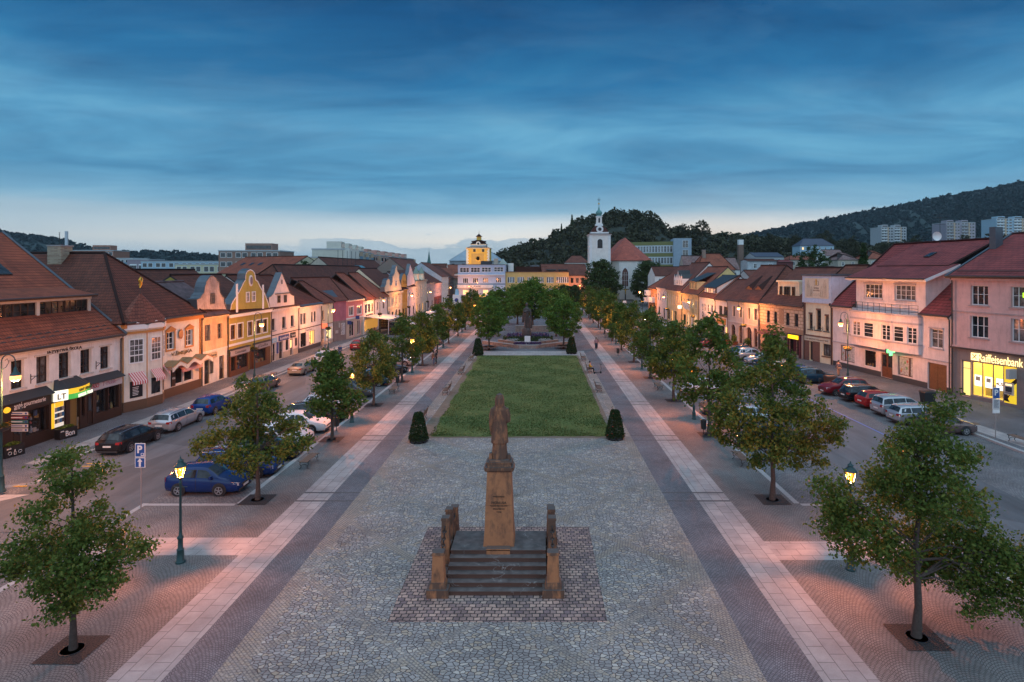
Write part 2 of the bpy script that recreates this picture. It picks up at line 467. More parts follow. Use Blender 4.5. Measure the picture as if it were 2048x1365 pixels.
def asphalt():
 m_,nt_,b,oc,q=ground_mat('asphalt')
 f_=nd(nt_,'TexNoise',{'Vector':oc,'Scale':60.0,'Detail':3.0}).outputs['Fac']
 st=nd(nt_,'Mapping',{'Vector':oc,'Scale':(1.2,.18,1)}).outputs[0]
 w_=nd(nt_,'TexNoise',{'Vector':st,'Scale':.9,'Detail':6.0,'Roughness':.6}).outputs['Fac']
 p_=nd(nt_,'TexVoronoi',{'Vector':oc,'Scale':.16},voronoi_dimensions='2D').outputs['Color']
 pr=ramp(nt_,nd(nt_,'SeparateXYZ',{0:p_}).outputs[0],[(.2,(.8,.8,.8)),(.8,(1.12,1.12,1.12))])
 col=mix(nt_,1.0,(.125,.125,.13),ramp(nt_,w_,[(.3,(.72,.72,.72)),(.7,(1.25,1.25,1.25))]),'MULTIPLY')
 col=mix(nt_,1.0,mix(nt_,1.0,col,pr,'MULTIPLY'),ramp(nt_,f_,[(.3,(.8,.8,.8)),(.7,(1.2,1.2,1.2))]),'MULTIPLY')
 nt_.links.new(col,b.inputs['Base Color'])
 nt_.links.new(nd(nt_,'Bump',{'Strength':.3,'Distance':.01,'Height':f_}).outputs[0],b.inputs['Normal'])
 return m_
ASPH=asphalt()
def lawnmat():
 m_,nt_,b,oc,q=ground_mat('lawn_grass')
 a=nd(nt_,'TexNoise',{'Vector':oc,'Scale':.55,'Detail':9.0,'Roughness':.72}).outputs['Fac']
 s_=nd(nt_,'TexNoise',{'Vector':nd(nt_,'Mapping',{'Vector':oc,'Scale':(1,.5,1)}).outputs[0],'Scale':9.0,'Detail':5.0,'Roughness':.7}).outputs['Fac']
 col=ramp(nt_,a,[(.28,(.055,.088,.018)),(.5,(.085,.122,.024)),(.66,(.14,.15,.04)),(.78,(.13,.11,.05))])
 col=mix(nt_,1.0,col,ramp(nt_,s_,[(.28,(.55,.55,.55)),(.7,(1.5,1.5,1.5))]),'MULTIPLY')
 nt_.links.new(col,b.inputs['Base Color'])
 b.inputs['Roughness'].default_value=.95
 nt_.links.new(nd(nt_,'Bump',{'Strength':1.0,'Distance':.08,'Height':s_}).outputs[0],b.inputs['Normal'])
 return m_
LAWN=lawnmat()
SOIL=pbr('bare_soil',(.19,.145,.105),.95,var=.35,vs=2.5)
LAND=pbr('far_land',(.06,.075,.05),.95,var=.3,vs=.02)
# -- ground
g_=MB()
g_.face([(-3400,-300,-.16),(3400,-300,-.16),(3400,3300,-.16),(-3400,3300,-.16)],LAND)
structure('ground',g_)
g_=MB()
g_.face([(-70,-10,-.13),(70,-10,-.13),(70,300,-.13),(-70,300,-.13)],FANROAD)
structure('town_pavement',g_)
def rectsheet(name,x0,y0,x1,y1,z,mat):
 g2=MB()
 g2.face([(x0,y0,z),(x1,y0,z),(x1,y1,z),(x0,y1,z)],mat)
 return structure(name,g2)
RZ=-.11
def sheet(name,pts,z,mat):
 g2=MB()
 g2.face([(x,y,z)for x,y in pts],mat)
 return structure(name,g2)
sheet('road',[(-28.3,27.7),(-20.3,27.7),(-20.3,196),(-27,250),(-33.4,250),(-28.0,190)],RZ,ASPH)
sheet('road',[(18.5,26.8),(25.4,26.8),(25.4,150),(27,214),(15,214),(18.5,150)],RZ,ASPH)
sheet('road',[(-27,198),(28,198),(28,211),(-27,211)],RZ+.004,ASPH)
# square: one raised table with kerb faces
g_=MB()
g_.slab([(-20.3,-5),(18.4,-5),(18.4,30.8),(13.4,30.8),(13.4,196),(-15.5,196),(-15.5,30.8),(-20.3,30.8)],-.15,0.0,FAN,KERBM)
structure('square_paving',g_)
rectsheet('path',-12.6,-5,-11.0,190,.004,SLAB)
rectsheet('path',8.3,-5,9.95,190,.004,SLAB)
rectsheet('paving_band',-11.0,-5,-9.6,190,.004,FAND)
rectsheet('paving_band',6.65,-5,8.3,190,.004,FAND)
rectsheet('mosaic_paving',-9.6,-5,6.65,42.9,.004,ROUGH)
rectsheet('mosaic_paving',-9.6,42.9,-8.65,84.2,.004,ROUGH)
rectsheet('mosaic_paving',5.55,42.9,6.65,84.2,.004,ROUGH)
rectsheet('crossing_path',-20.3,25.2,-12.6,26.9,.004,SLABX)
rectsheet('crossing_path',9.95,24.8,18.4,26.5,.004,SLABX)
rectsheet('crossing_path',-9.6,84.2,6.65,88.6,.004,SLABX)
rectsheet('paving_field',-9.6,88.6,6.65,190,.004,FAND)
rectsheet('setts_apron',-5.15,20.42,2.35,28.0,.008,SETTS)
g_=MB()
DLINE=pbr('dark_sett_line',(.11,.105,.105),.8,var=.3,vs=20)
for k in range(13):
 for y in(31.05,32.2):
  yy=y+11.1*k
  g_.face([(-12.6,yy,.009),(-9.6,yy,.009),(-9.6,yy+.16,.009),(-12.6,yy+.16,.009)],DLINE)
  g_.face([(6.65,yy,.009),(9.95,yy,.009),(9.95,yy+.16,.009),(6.65,yy+.16,.009)],DLINE)
structure('paving_lines',g_)
# lawn with bare worn edges
g_=MB()
g_.face([(-8.65,42.75,.006),(5.55,42.75,.006),(5.55,84.2,.006),(-8.65,84.2,.006)],SOIL)
structure('soil_bed',g_)
pts=[]
def wob(a,b_,n,amp,ph):
 for i in range(n):
  t=i/n
  w=amp*(math.sin(t*37+ph)+.6*math.sin(t*91+ph*2))*.5
  d=Vector((b_[0]-a[0],b_[1]-a[1]))
  nn=Vector((-d.y,d.x)).normalized()
  pts.append((a[0]+d.x*t+nn.x*w,a[1]+d.y*t+nn.y*w,.03))
wob((-7.75,43.1),(5.2,43.25),40,.13,1)
wob((5.2,43.25),(5.3,83.8),50,.12,2)
wob((5.3,83.8),(-8.35,83.9),30,.06,3)
wob((-8.35,83.9),(-7.75,43.1),60,.22,4)
g_.__init__()
n=len(pts)
g_.add(pts+[(x,y,.0)for x,y,z in pts],[list(range(n))]+[(i,i+n,(i+1)%n+n,(i+1)%n)for i in range(n)],LAWN)
structure('lawn',g_)
LAWNPTS=pts
# parking bays and pavements along the houses
sheet('parking_bay',[(-29.6,38.2),(-27.0,36.5),(-27.0,100),(-29.6,100)],RZ+.008,FANROAD)
rectsheet('parking_bay',-20.3,30.8,-15.5,190,RZ+.004,FANROAD)
rectsheet('parking_bay',13.4,30.8,18.5,150,RZ+.004,FANROAD)
sheet('parking_bay',[(25.4,30),(32.2,30),(30.2,75),(28.5,100),(28.0,150),(25.4,150)],RZ+.004,FANROAD)
LW=[(-34.85,30),(-34.85,50),(-34.7,67),(-34.7,78),(-34.4,95),(-33.2,104),(-32.3,110),(-32.5,129),(-33,151),(-33.2,190),(-33.5,250)]
g_=MB()
g_.slab([(-28.3,34),(-29.6,38.2),(-29.6,100),(-28.5,104),(-28.5,190),(-29.6,205),(-30.5,250)]+[(x-.3,y)for x,y in LW[::-1]]+[(-35.2,24),(-30.5,24),(-30.5,33)],-.15,0.0,FAND,KERBM)
structure('pavement',g_)
g_=MB()
g_.slab([(45,41),(42,50),(40.2,57.6),(37.6,75.6),(36.1,80.4),(34.1,91),(32.4,101),(32,107),(31.7,118),(31.5,130),(31.4,160),(27.2,165),(27.2,108),(29.6,85),(31.2,62),(31.9,46),(31.9,36),(38,30),(48,30)],-.15,0.0,FAND,KERBM)
structure('pavement',g_)
rectsheet('slab_strip',-31.75,37,-30.35,190,.004,SLAB)
sheet('slab_strip',[(32.9,38),(34.5,38),(33.4,62),(31.4,86),(30.1,86),(31.9,62)],.004,SLAB)
# kerb stones
g_=MB()
def kerb(a,b_,w=.28):
 d=Vector((b_[0]-a[0],b_[1]-a[1],0))
 nn=Vector((-d.y,d.x,0)).normalized()*w
 A_,B_=Vector((*a,.008)),Vector((*b_,.008))
 g_.face([A_,B_,B_+nn,A_+nn],KERBM)
kerb((-20.3,30.8),(-20.3,5),.28)
kerb((-15.5,30.5),(-20.02,30.5),-.28)
kerb((-15.5,190),(-15.5,30.8),.28)
kerb((13.4,30.8),(13.4,190),.28)
kerb((13.4,30.5),(18.4,30.5),.28)
kerb((18.4,5),(18.4,30.5),.28)
kerb((-29.6,38.2),(-29.6,100),.28)
kerb((-28.3,34),(-29.6,38.2),.28)
kerb((-28.5,104),(-28.5,190),.28)
kerb((31.9,36),(31.9,46),-.28)
kerb((31.9,46),(31.2,62),-.28)
kerb((31.2,62),(29.6,85),-.28)
structure('kerb',g_)
YEL=pbr('yellow_road_paint',(.75,.42,.03),.6,var=.2,vs=8)
BLUEP=pbr('blue_road_paint',(.12,.2,.5),.6)
g_=MB()
for(y,x0,x1)in((33.5,-30.0,-28.6),(36.9,-28.1,-26.0),(37.4,-28.2,-27)):
 g_.face([(x0,y,RZ+.012),(x1,y,RZ+.012),(x1,y+.12,RZ+.012),(x0,y+.12,RZ+.012)],YEL)
structure('road_marking',g_)
g_=MB()
g_.face([(25.3,42,RZ+.012),(25.45,42,RZ+.012),(25.45,64,RZ+.012),(25.3,64,RZ+.012)],BLUEP)
structure('road_marking',g_)
# raised crossing strip on the near left, manhole covers
sheet('crossing_path',[(-34,30.9),(-28.6,30.9),(-27.4,32.3),(-34,32.3)],RZ+.008,SLABX)
for i,(u,v)in enumerate(((392,968),(1950,848),(800,690))):
 p=G(u,v)
 m2=MB()
 m2.lathe([(.36,0),(.36,.012),(.30,.012)],DARK,20)
 tag(m2.build('manhole_cover',loc=(p.x,p.y,.002 if i else RZ)),('dark manhole cover in the left roadway','manhole cover in the pavement before the bank','manhole cover near the pink corner house')[i],'manhole cover')
 # -- houses
 # crops of the photograph in which openings were measured: (x0, y0, pixels per crop pixel)
c1,c2,c3,c4,c5=(0,440,.2491),(230,500,.2491),(0,680,.2491),(530,500,.1758),(740,440,.1758)
c7,c8,c9,e1,e2,e3,e7,e8,f1=(1260,440,.1905),(1440,520,.1905),(1660,460,.249),(0,740,.1318),(320,680,.1172),(530,640,.1221),(1590,530,.1686),(1870,650,.1538),(1380,640,.166)
px1=(0,0,1.0)
TEXTC={}
def textmesh(body,mat,bold=0.0):
 key=(body,mat.name,bold)
 if key not in TEXTC:
  cu=bpy.data.curves.new('lettering','FONT')
  cu.body=body
  cu.extrude=.012
  cu.offset=bold
  cu.align_x,cu.align_y='CENTER','CENTER'
  o=bpy.data.objects.new('lettering',cu)
  C.objects.link(o)
  me=bpy.data.meshes.new_from_object(o.evaluated_get(bpy.context.evaluated_depsgraph_get()))
  bpy.data.objects.remove(o)
  bpy.data.curves.remove(cu)
  me.materials.clear()
  me.materials.append(mat)
  TEXTC[key]=me
 return TEXTC[key]
def lettering(body,mat,parent,x,y,z,w,h,rz=0.0,bold=0.0,roll=0.0,name='lettering'):
 me=textmesh(body,mat,bold)
 xs=[v.co.x for v in me.vertices]
 ys=[v.co.y for v in me.vertices]
 o=link(name,me,parent)
 kx,ky=w/max(.01,max(xs)-min(xs)),h/max(.01,max(ys)-min(ys))
 o.scale=(kx,ky,1)
 R_=Matrix.Rotation(rz,4,'Z')@Matrix.Rotation(PI/2,4,'X')@Matrix.Rotation(roll,4,'Z')
 cx,cy=(max(xs)+min(xs))/2*kx,(max(ys)+min(ys))/2*ky
 o.rotation_euler=R_.to_euler()
 o.location=Vector((x,y,z))-R_.to_3x3()@Vector((cx,cy,0))
 return o
class House:
 def __init__(s,name,A,B,label,cat='house',group=None):
  s.A,s.B=Vector(A),Vector(B)
  d=s.B-s.A
  s.L=d.length
  s.d=d/s.L
  s.n=Vector((-s.d.y,s.d.x))
  s.o=thing(name,label,cat,(s.A.x,s.A.y,0),math.atan2(d.y,d.x),group)
 def s_of(s,u,off=0.0):
  k=(u-U0)/F
  A=s.A+s.n*off
  return(k*A.y-A.x)/(s.d.x-k*s.d.y)
 def sz(s,cr,x,y,off=0.0):
  u,v=cr[0]+x*cr[2],cr[1]+y*cr[2]
  t=s.s_of(u,off)
  Y=s.A.y+s.d.y*t+s.n.y*off
  return t,CH-(v-V0)*Y/F
 def rect(s,cr,x0,y0,x1,y1,off=0.0):
  a,b=s.sz(cr,x0,(y0+y1)/2,off)[0],s.sz(cr,x1,(y0+y1)/2,off)[0]
  xm=(x0+x1)/2
  return min(a,b),s.sz(cr,xm,y1,off)[1],max(a,b),s.sz(cr,xm,y0,off)[1]
  # ---- walls
 def wall(s,z1,depth,mat,holes=(),bands=(),rev=.22,name='wall',y=0.0,s0=0.0,s1=None,z0=0.0,back=True,revmat=None):
  s1=s.L if s1 is None else s1
  mb=MB()
  hs=[(max(a,s0+.02),max(b,z0),min(c_,s1-.02),min(d,z1-.02))for a,b,c_,d in holes]
  xs=sorted({s0,s1,*[h[0]for h in hs],*[h[2]for h in hs]})
  zs=sorted({z0,z1,*[h[1]for h in hs],*[h[3]for h in hs],*[b[0]for b in bands if z0<b[0]<z1],*[b[1]for b in bands if z0<b[1]<z1]})
  def colour(zc):
   for a,b,m_ in bands:
    if a<=zc<=b:
     return m_
   return mat
  for i in range(len(xs)-1):
   for j in range(len(zs)-1):
    xc,zc=(xs[i]+xs[i+1])/2,(zs[j]+zs[j+1])/2
    if xs[i+1]-xs[i]<1e-4 or zs[j+1]-zs[j]<1e-4:
     continue
    if any(h[0]<xc<h[2]and h[1]<zc<h[3]for h in hs):
     continue
    mb.face([(xs[i],y,zs[j]),(xs[i+1],y,zs[j]),(xs[i+1],y,zs[j+1]),(xs[i],y,zs[j+1])],colour(zc))
  rm=revmat or mat
  for a,b,c_,d in hs:
   r=y+rev
   mb.face([(a,y,b),(a,y,d),(a,r,d),(a,r,b)],rm)
   mb.face([(c_,y,b),(c_,r,b),(c_,r,d),(c_,y,d)],rm)
   mb.face([(a,y,d),(c_,y,d),(c_,r,d),(a,r,d)],rm)
   mb.face([(a,y,b),(a,r,b),(c_,r,b),(c_,y,b)],rm)
  if back:
   mb.face([(s0,depth,z0),(s0,depth,z1),(s1,depth,z1),(s1,depth,z0)],mat)
  mb.face([(s0,y,z0),(s0,y,z1),(s0,depth,z1),(s0,depth,z0)],mat)
  mb.face([(s1,y,z0),(s1,depth,z0),(s1,depth,z1),(s1,y,z1)],mat)
  return mb.build(name,s.o)
  # ---- windows: frame (+ pane child); sill and surround are parts of their own colour
 def window(s,R,fr=WHITE,nx=2,nz=(.62,),rec=.16,pane=GLASS,sill=None,sur=None,y=0.0,name='window',fw=.07,mw=.045,sw=.13,head=None):
  a,b,c_,d=R
  if pane is GLASS and int(abs(a*7.3+b*3.1+s.L*5))%4==0:
   pane=GLASSW
  mb=MB()
  y0,y1=y+rec,y+rec+.07
  mb.box(a,y0,b,a+fw,y1,d,fr)
  mb.box(c_-fw,y0,b,c_,y1,d,fr)
  mb.box(a+fw,y0,b,c_-fw,y1,b+fw,fr)
  mb.box(a+fw,y0,d-fw,c_-fw,y1,d,fr)
  for i in range(1,nx):
   x=a+(c_-a)*i/nx
   mb.box(x-mw*.7,y0+.005,b+fw,x+mw*.7,y1-.004,d-fw,fr)
  for k in nz:
   z=b+(d-b)*k
   mb.box(a+fw,y0+.012,z-mw*.45,c_-fw,y1-.008,z+mw*.45,fr)
  o=mb.build(name,s.o)
  p=MB()
  p.face([(a+fw*.5,y1-.02,b+fw*.5),(c_-fw*.5,y1-.02,b+fw*.5),(c_-fw*.5,y1-.02,d-fw*.5),(a+fw*.5,y1-.02,d-fw*.5)],pane)
  p.build('pane',o)
  if sill:
   q=MB()
   q.box(a-.12,y-.12,b-.13,c_+.12,y+rec*.6,b-.003,sill)
   q.build('sill',o)
  if sur:
   q=MB()
   q.box(a-sw,y-.05,b-(.02 if sill else sw),a-.004,y+.02,d+sw,sur)
   q.box(c_+.004,y-.05,b-(.02 if sill else sw),c_+sw,y+.02,d+sw,sur)
   q.box(a-.004,y-.05,d+.004,c_+.004,y+.02,d+sw,sur)
   if not sill:
    q.box(a-.004,y-.05,b-sw,c_+.004,y+.02,b-.004,sur)
   if head=='pediment':
    q.prism([(a-sw-.1,d+sw+.003),(c_+sw+.1,d+sw+.003),((a+c_)/2,d+sw+.38)],y-.12,y,sur)
   if head=='flat':
    q.box(a-sw-.05,y-.13,d+sw+.003,c_+sw+.05,y,d+sw+.14,sur)
   q.build('surround',o)
  return o
 def door(s,R,mat=BROWN,rec=.18,y=0.0,glass=None,leaves=1,name='door'):
  a,b,c_,d=R
  mb=MB()
  mb.box(a,y+rec,b,c_,y+rec+.06,d,mat)
  for i in range(leaves):
   x0=a+(c_-a)*i/leaves+.09
   x1=a+(c_-a)*(i+1)/leaves-.09
   zm=b+(d-b)*.42
   for(p,q)in((b+.15,zm-.06),(zm+.06,d-.12)):
    mb.box(x0,y+rec-.025,p,x1,y+rec-.002,q,mat)
  o=mb.build(name,s.o)
  if glass:
   for i in range(leaves):
    x0=a+(c_-a)*i/leaves+.14
    x1=a+(c_-a)*(i+1)/leaves-.14
    g=MB()
    g.box(x0,y+rec-.04,b+(d-b)*.45,x1,y+rec-.027,d-.18,glass)
    g.build('pane',o)
  h=MB()
  h.box(c_-.17,y+rec-.09,b+1.0,c_-.13,y+rec-.03,b+1.16,ZINC)
  h.build('handle',o)
  return o
 def shopwin(s,R,fr=DKBROWN,nx=1,y=0.0,rec=.08,goods=True,back=None,seed=0,lit=0,depth=.9,nz=()):
  a,b,c_,d=R
  o=s.window(R,fr,nx,nz,rec,SHOPGLASS,y=y,name='shop_window',fw=.06,mw=.05)
  bk=back or pbr('shop_interior',(.035,.028,.024),.9)
  m2=MB()
  y0,y1=y+rec+.1,y+rec+depth
  m2.face([(a,y1,b),(c_,y1,b),(c_,y1,d),(a,y1,d)],bk)
  m2.face([(a,y0,b),(c_,y0,b),(c_,y1,b),(a,y1,b)],bk)
  m2.face([(a,y0,d),(a,y1,d),(c_,y1,d),(c_,y0,d)],bk)
  m2.face([(a,y0,b),(a,y1,b),(a,y1,d),(a,y0,d)],bk)
  m2.face([(c_,y0,b),(c_,y0,d),(c_,y1,d),(c_,y1,b)],bk)
  m2.build('display_recess',o)
  if goods:
   r=random.Random(seed)
   pal=[(.5,.48,.45),(.35,.08,.06),(.08,.14,.28),(.5,.35,.12),(.12,.2,.12),(.55,.5,.4),(.06,.06,.07),(.3,.32,.36)]
   gm=MB()
   for i in range(int((c_-a)*9)):
    x=r.uniform(a+.12,c_-.12)
    w=r.uniform(.06,.17)
    h=r.uniform(.12,.5)
    yy=r.uniform(y0+.12,y1-.12)
    z=b+.02 if r.random()<.62 else b+(d-b)*r.uniform(.3,.66)
    m_=pbr('goods_%d'%r.randrange(8),pal[r.randrange(8)],.6)
    if r.random()<.5:
     gm.lathe([(w*.5,z),(w*.62,z+h*.4),(w*.3,z+h*.75),(w*.34,z+h)],m_,8,(x,yy,0))
    else:
     gm.box(x-w*.6,yy-.06,z,x+w*.6,yy+.06,z+h*.8,m_)
   for k in(.36,.68):
    gm.box(a+.05,y1-.3,b+(d-b)*k-.03,c_-.05,y1-.02,b+(d-b)*k,bk)
   gm.box(a+.03,y1-.04,b,a+.06,y1-.025,d,bk)
   gm.box(a+.03,y0+.01,b+.004,c_-.03,y1-.01,b+.02,bk)
   gm.build('display_goods',o)
  return o
 def arch(s,R,wallm,fr=DKBROWN,y=0.0,rec=.2,nx=3,sur=None,pane=GLASS,door=False):
  a,b,c_,d=R
  r=(c_-a)/2
  zc=d-r
  mb=MB()
  n=10
  for sgn in(-1,1):
   cx=(a+c_)/2
   poly=[(cx+sgn*r,d)]+[(cx+sgn*r*math.cos(t),zc+r*math.sin(t))for t in[PI/2*i/n for i in range(n,-1,-1)]]
   mb.prism(poly[::sgn],y+.002,y+rec,wallm)
  mb.build('arch_masonry',s.o)
  o=s.window((a,b,c_,d),fr,nx,(.3,.66),rec,pane,y=y,name='arched_window' if not door else 'arched_door',fw=.09)
  if sur:
   q=MB()
   pts_=[(c_+.1,b)]+[((a+c_)/2+(r+.1)*math.cos(t),zc+(r+.1)*math.sin(t))for t in[PI*i/16 for i in range(17)]]+[(a-.1,b)]
   inn=[(c_-.0,b)]+[((a+c_)/2+r*math.cos(t),zc+r*math.sin(t))for t in[PI*i/16 for i in range(17)]]+[(a,b)]
   for i in range(len(pts_)-1):
    q.prism([inn[i],pts_[i],pts_[i+1],inn[i+1]],y-.06,y-.003,sur)
   q.build('surround',o)
  return o
  # ---- trims
 def strip(s,z0,z1,proud,mat,s0=0.0,s1=None,name='cornice',y=0.0):
  mb=MB()
  mb.box(s0,y-proud,z0,s.L if s1 is None else s1,y-.002,z1,mat)
  return mb.build(name,s.o)
 def board(s,R,mat,proud=.12,y=0.0,name='sign'):
  a,b,c_,d=R
  mb=MB()
  mb.box(a,y-proud,b,c_,y-.004,d,mat)
  o=mb.build(name,s.o)
  return o
 def sign(s,R,mat,txt,tmat,proud=.12,y=0.0,fit=(.86,.55),bold=0.0):
  o=s.board(R,mat,proud,y)
  a,b,c_,d=R
  if txt:
   lettering(txt,tmat,o,(a+c_)/2,y-proud-.004,(b+d)/2,(c_-a)*fit[0],(d-b)*fit[1],bold=bold)
  return o
 def pipe(s,x,z1,mat=GUT,y=-.14,r=.06):
  mb=MB()
  mb.tube([(x,y-.25,z1+.02),(x,y-.02,z1-.35),(x,y,z1-.6),(x,y,.05)],r,mat,8)
  return mb.build('downpipe',s.o)
 def gutter(s,z,y=-.45,s0=0.0,s1=None,mat=GUT):
  mb=MB()
  s1=s.L if s1 is None else s1
  mb.tube([(s0,y,z),(s1,y,z)],.085,mat,8)
  return mb.build('gutter',s.o)
  # ---- roofs
 def roof(s,ze,zr,dr,mat,hipA=0.0,hipB=0.0,ov=.4,ovA=0.0,ovB=0.0,edge=None,wallm=None,back=True,ridge=True,z_ov=None,name='roof'):
  L=s.L
  e=edge or GUT
  zo=ze
  D=2*dr
  sl=(zr-ze)/(dr+ov)
  za=ze
  e0,e1=(-.3 if hipA else-ovA),(L+.3 if hipB else L+ovB)
  r0,r1=(hipA if hipA else-ovA),(L-hipB if hipB else L+ovB)
  mb=MB()
  P=[[(e0,-ov,za),(e1,-ov,za),(r1,dr,zr),(r0,dr,zr)]]
  if back:
   P.append([(e1,D+ov,za),(e0,D+ov,za),(r0,dr,zr),(r1,dr,zr)])
  if hipA:
   P.append([(e0,D+ov,za),(e0,-ov,za),(r0,dr,zr)])
  if hipB:
   P.append([(e1,-ov,za),(e1,D+ov,za),(r1,dr,zr)])
  mb.roof(P,mat,e)
  o=mb.build(name,s.o)
  if ridge:
   q=MB()
   q.tube([(r0,dr,zr+.03),(r1,dr,zr+.03)],.12,mat,8)
   if hipA:
    q.tube([(r0,dr,zr+.03),(e0,-ov,za+.03)],.11,mat,8)
    q.tube([(r0,dr,zr+.03),(e0,D+ov,za+.03)],.11,mat,8)
   if hipB:
    q.tube([(r1,dr,zr+.03),(e1,-ov,za+.03)],.11,mat,8)
    q.tube([(r1,dr,zr+.03),(e1,D+ov,za+.03)],.11,mat,8)
   q.build('ridge_tiles',o)
  if wallm:
   for x,on in((0.02,not hipA),(L-.02,not hipB)):
    if on:
     q=MB()
     q.face([(x,0,ze-.2),(x,D,ze-.2),(x,D,ze+.2*sl),(x,dr,zr-.22),(x,0,ze+.2*sl)],wallm)
     q.build('gable_wall',s.o)
  return o
 def gable(s,pts_,mat,trim,th=.45,y=-.05,name='gable',cap=ZINC,capw=None):
  mb=MB()
  mb.prism(pts_,y,y+th,mat)
  o=mb.build(name,s.o)
  q=MB()
  p3=[(a,y+.0,b)for a,b in pts_]
  for i in range(len(pts_)-1):
   (a,b),(c_,d)=pts_[i],pts_[i+1]
   nx_,nz_=-(d-b),(c_-a)
   l=math.hypot(nx_,nz_)or 1
   nx_,nz_=nx_/l,nz_/l
   k=.06
   q.face([(a,y-.06,b),(c_,y-.06,d),(c_+nx_*k,y-.06,d+nz_*k),(a+nx_*k,y-.06,b+nz_*k)],cap)
   q.face([(a+nx_*k,y-.06,b+nz_*k),(c_+nx_*k,y-.06,d+nz_*k),(c_+nx_*k,y+th+.1,d+nz_*k),(a+nx_*k,y+th+.1,b+nz_*k)],cap)
  q.build('coping',o)
  if trim:
   q=MB()
   cx=sum(p[0]for p in pts_)/len(pts_)
   cz=min(p[1]for p in pts_)
   for i in range(len(pts_)-1):
    (a,b),(c_,d)=pts_[i],pts_[i+1]
    l=math.hypot(c_-a,d-b)
    if l<.05:
     continue
    nx_,nz_=-(d-b)/l,(c_-a)/l
    k=-.14
    q.prism([(a,b),(c_,d),(c_+nx_*k,d+nz_*k),(a+nx_*k,b+nz_*k)],y-.05,y-.004,trim)
   q.build('moulding',o)
  return o
 def pts(s,cr,L_):
  return[s.sz(cr,x,y)for x,y in L_]
 def niche(s,R,fr=WHITE,y=-.05,pane=GLASS,nx=2,nz=(.6,)):
  return s.window(R,fr,nx,nz,-.09,pane,y=y,fw=.1)
 def chimney(s,x,y,z0,z1,w=.7,d=.5,mat=None):
  mb=MB()
  m_=mat or brick('chimney_brick',(.30,.19,.13),(.22,.13,.09),(.28,.25,.22))
  mb.box(x-w/2,y-d/2,z0,x+w/2,y+d/2,z1,m_)
  mb.box(x-w/2-.07,y-d/2-.07,z1+.002,x+w/2+.07,y+d/2+.07,z1+.12,STONE)
  return mb.build('chimney',s.o)
 def skylight(s,x,y,z,sl,w=.8,h=1.1):
  mb=MB()
  c_,q=math.cos(sl),math.sin(sl)
  P=[(x-w/2,y,z),(x+w/2,y,z),(x+w/2,y+h*c_,z+h*q),(x-w/2,y+h*c_,z+h*q)]
  up=Vector((0,-q,c_))
  mb.add([Vector(p)for p in P]+[Vector(p)+up*.1 for p in P],[(4,5,6,7),(0,1,5,4),(1,2,6,5),(2,3,7,6),(3,0,4,7)],DARK)
  o=mb.build('skylight',s.o)
  g=MB()
  k=.1
  P2=[(x-w/2+k,y+k*c_,z+k*q),(x+w/2-k,y+k*c_,z+k*q),(x+w/2-k,y+(h-k)*c_,z+(h-k)*q),(x-w/2+k,y+(h-k)*c_,z+(h-k)*q)]
  g.face([Vector(p)+up*.104 for p in P2],GLASS)
  g.build('pane',o)
 def lamp_bracket(s,x,z):
  mb=MB()
  mb.tube([(x,-.02,z-.3),(x,-.02,z+.35)],.025,BLACK,6)
  mb.tube([(x,-.02,z+.2),(x+.05,-.45,z+.2)],.022,BLACK,6)
  mb.tube([(x,-.02,z-.1),(x+.03,-.3,z+.17)],.018,BLACK,6)
  mb.build('wall_bracket',s.o)
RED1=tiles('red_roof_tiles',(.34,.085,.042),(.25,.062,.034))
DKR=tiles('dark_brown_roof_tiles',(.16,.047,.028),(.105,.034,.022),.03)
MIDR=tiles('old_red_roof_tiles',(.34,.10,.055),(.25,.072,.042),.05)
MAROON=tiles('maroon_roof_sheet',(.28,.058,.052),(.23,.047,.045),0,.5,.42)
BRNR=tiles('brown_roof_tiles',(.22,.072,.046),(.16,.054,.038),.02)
WHITEW=plaster('white_plaster',(.84,.79,.73))
CREAM=plaster('cream_plaster',(.80,.69,.48))
PALEY=plaster('pale_yellow_plaster',(.72,.56,.28))
SALMON=plaster('salmon_plaster',(.74,.50,.28),.35)
OLIVE=plaster('yellow_olive_plaster',(.50,.37,.075))
PINKW=plaster('pinkish_white_plaster',(.84,.70,.63))
OCHRE=plaster('ochre_plaster',(.58,.33,.07))
GREYP=plaster('grey_plaster',(.47,.42,.40))
PINK=plaster('pink_plaster',(.78,.27,.26))
PURPLE=plaster('mauve_plaster',(.42,.15,.19))
BEIGE=plaster('beige_plaster',(.50,.42,.33))
BANKP=plaster('old_rose_plaster',(.74,.45,.40))
TAUPE=plaster('taupe_plaster',(.26,.205,.185))
GRANB=pbr('brown_granite',(.15,.085,.05),.4,var=.45,vs=30)
DPLINTH=pbr('dark_plinth',(.055,.057,.062),.6)
ORANGEP=pbr('orange_trim',(.52,.22,.06),.8)
HS=[]
LETW=pbr('white_letter',(.75,.73,.7),.5)
LETD=pbr('black_letter',(.015,.015,.016),.5)
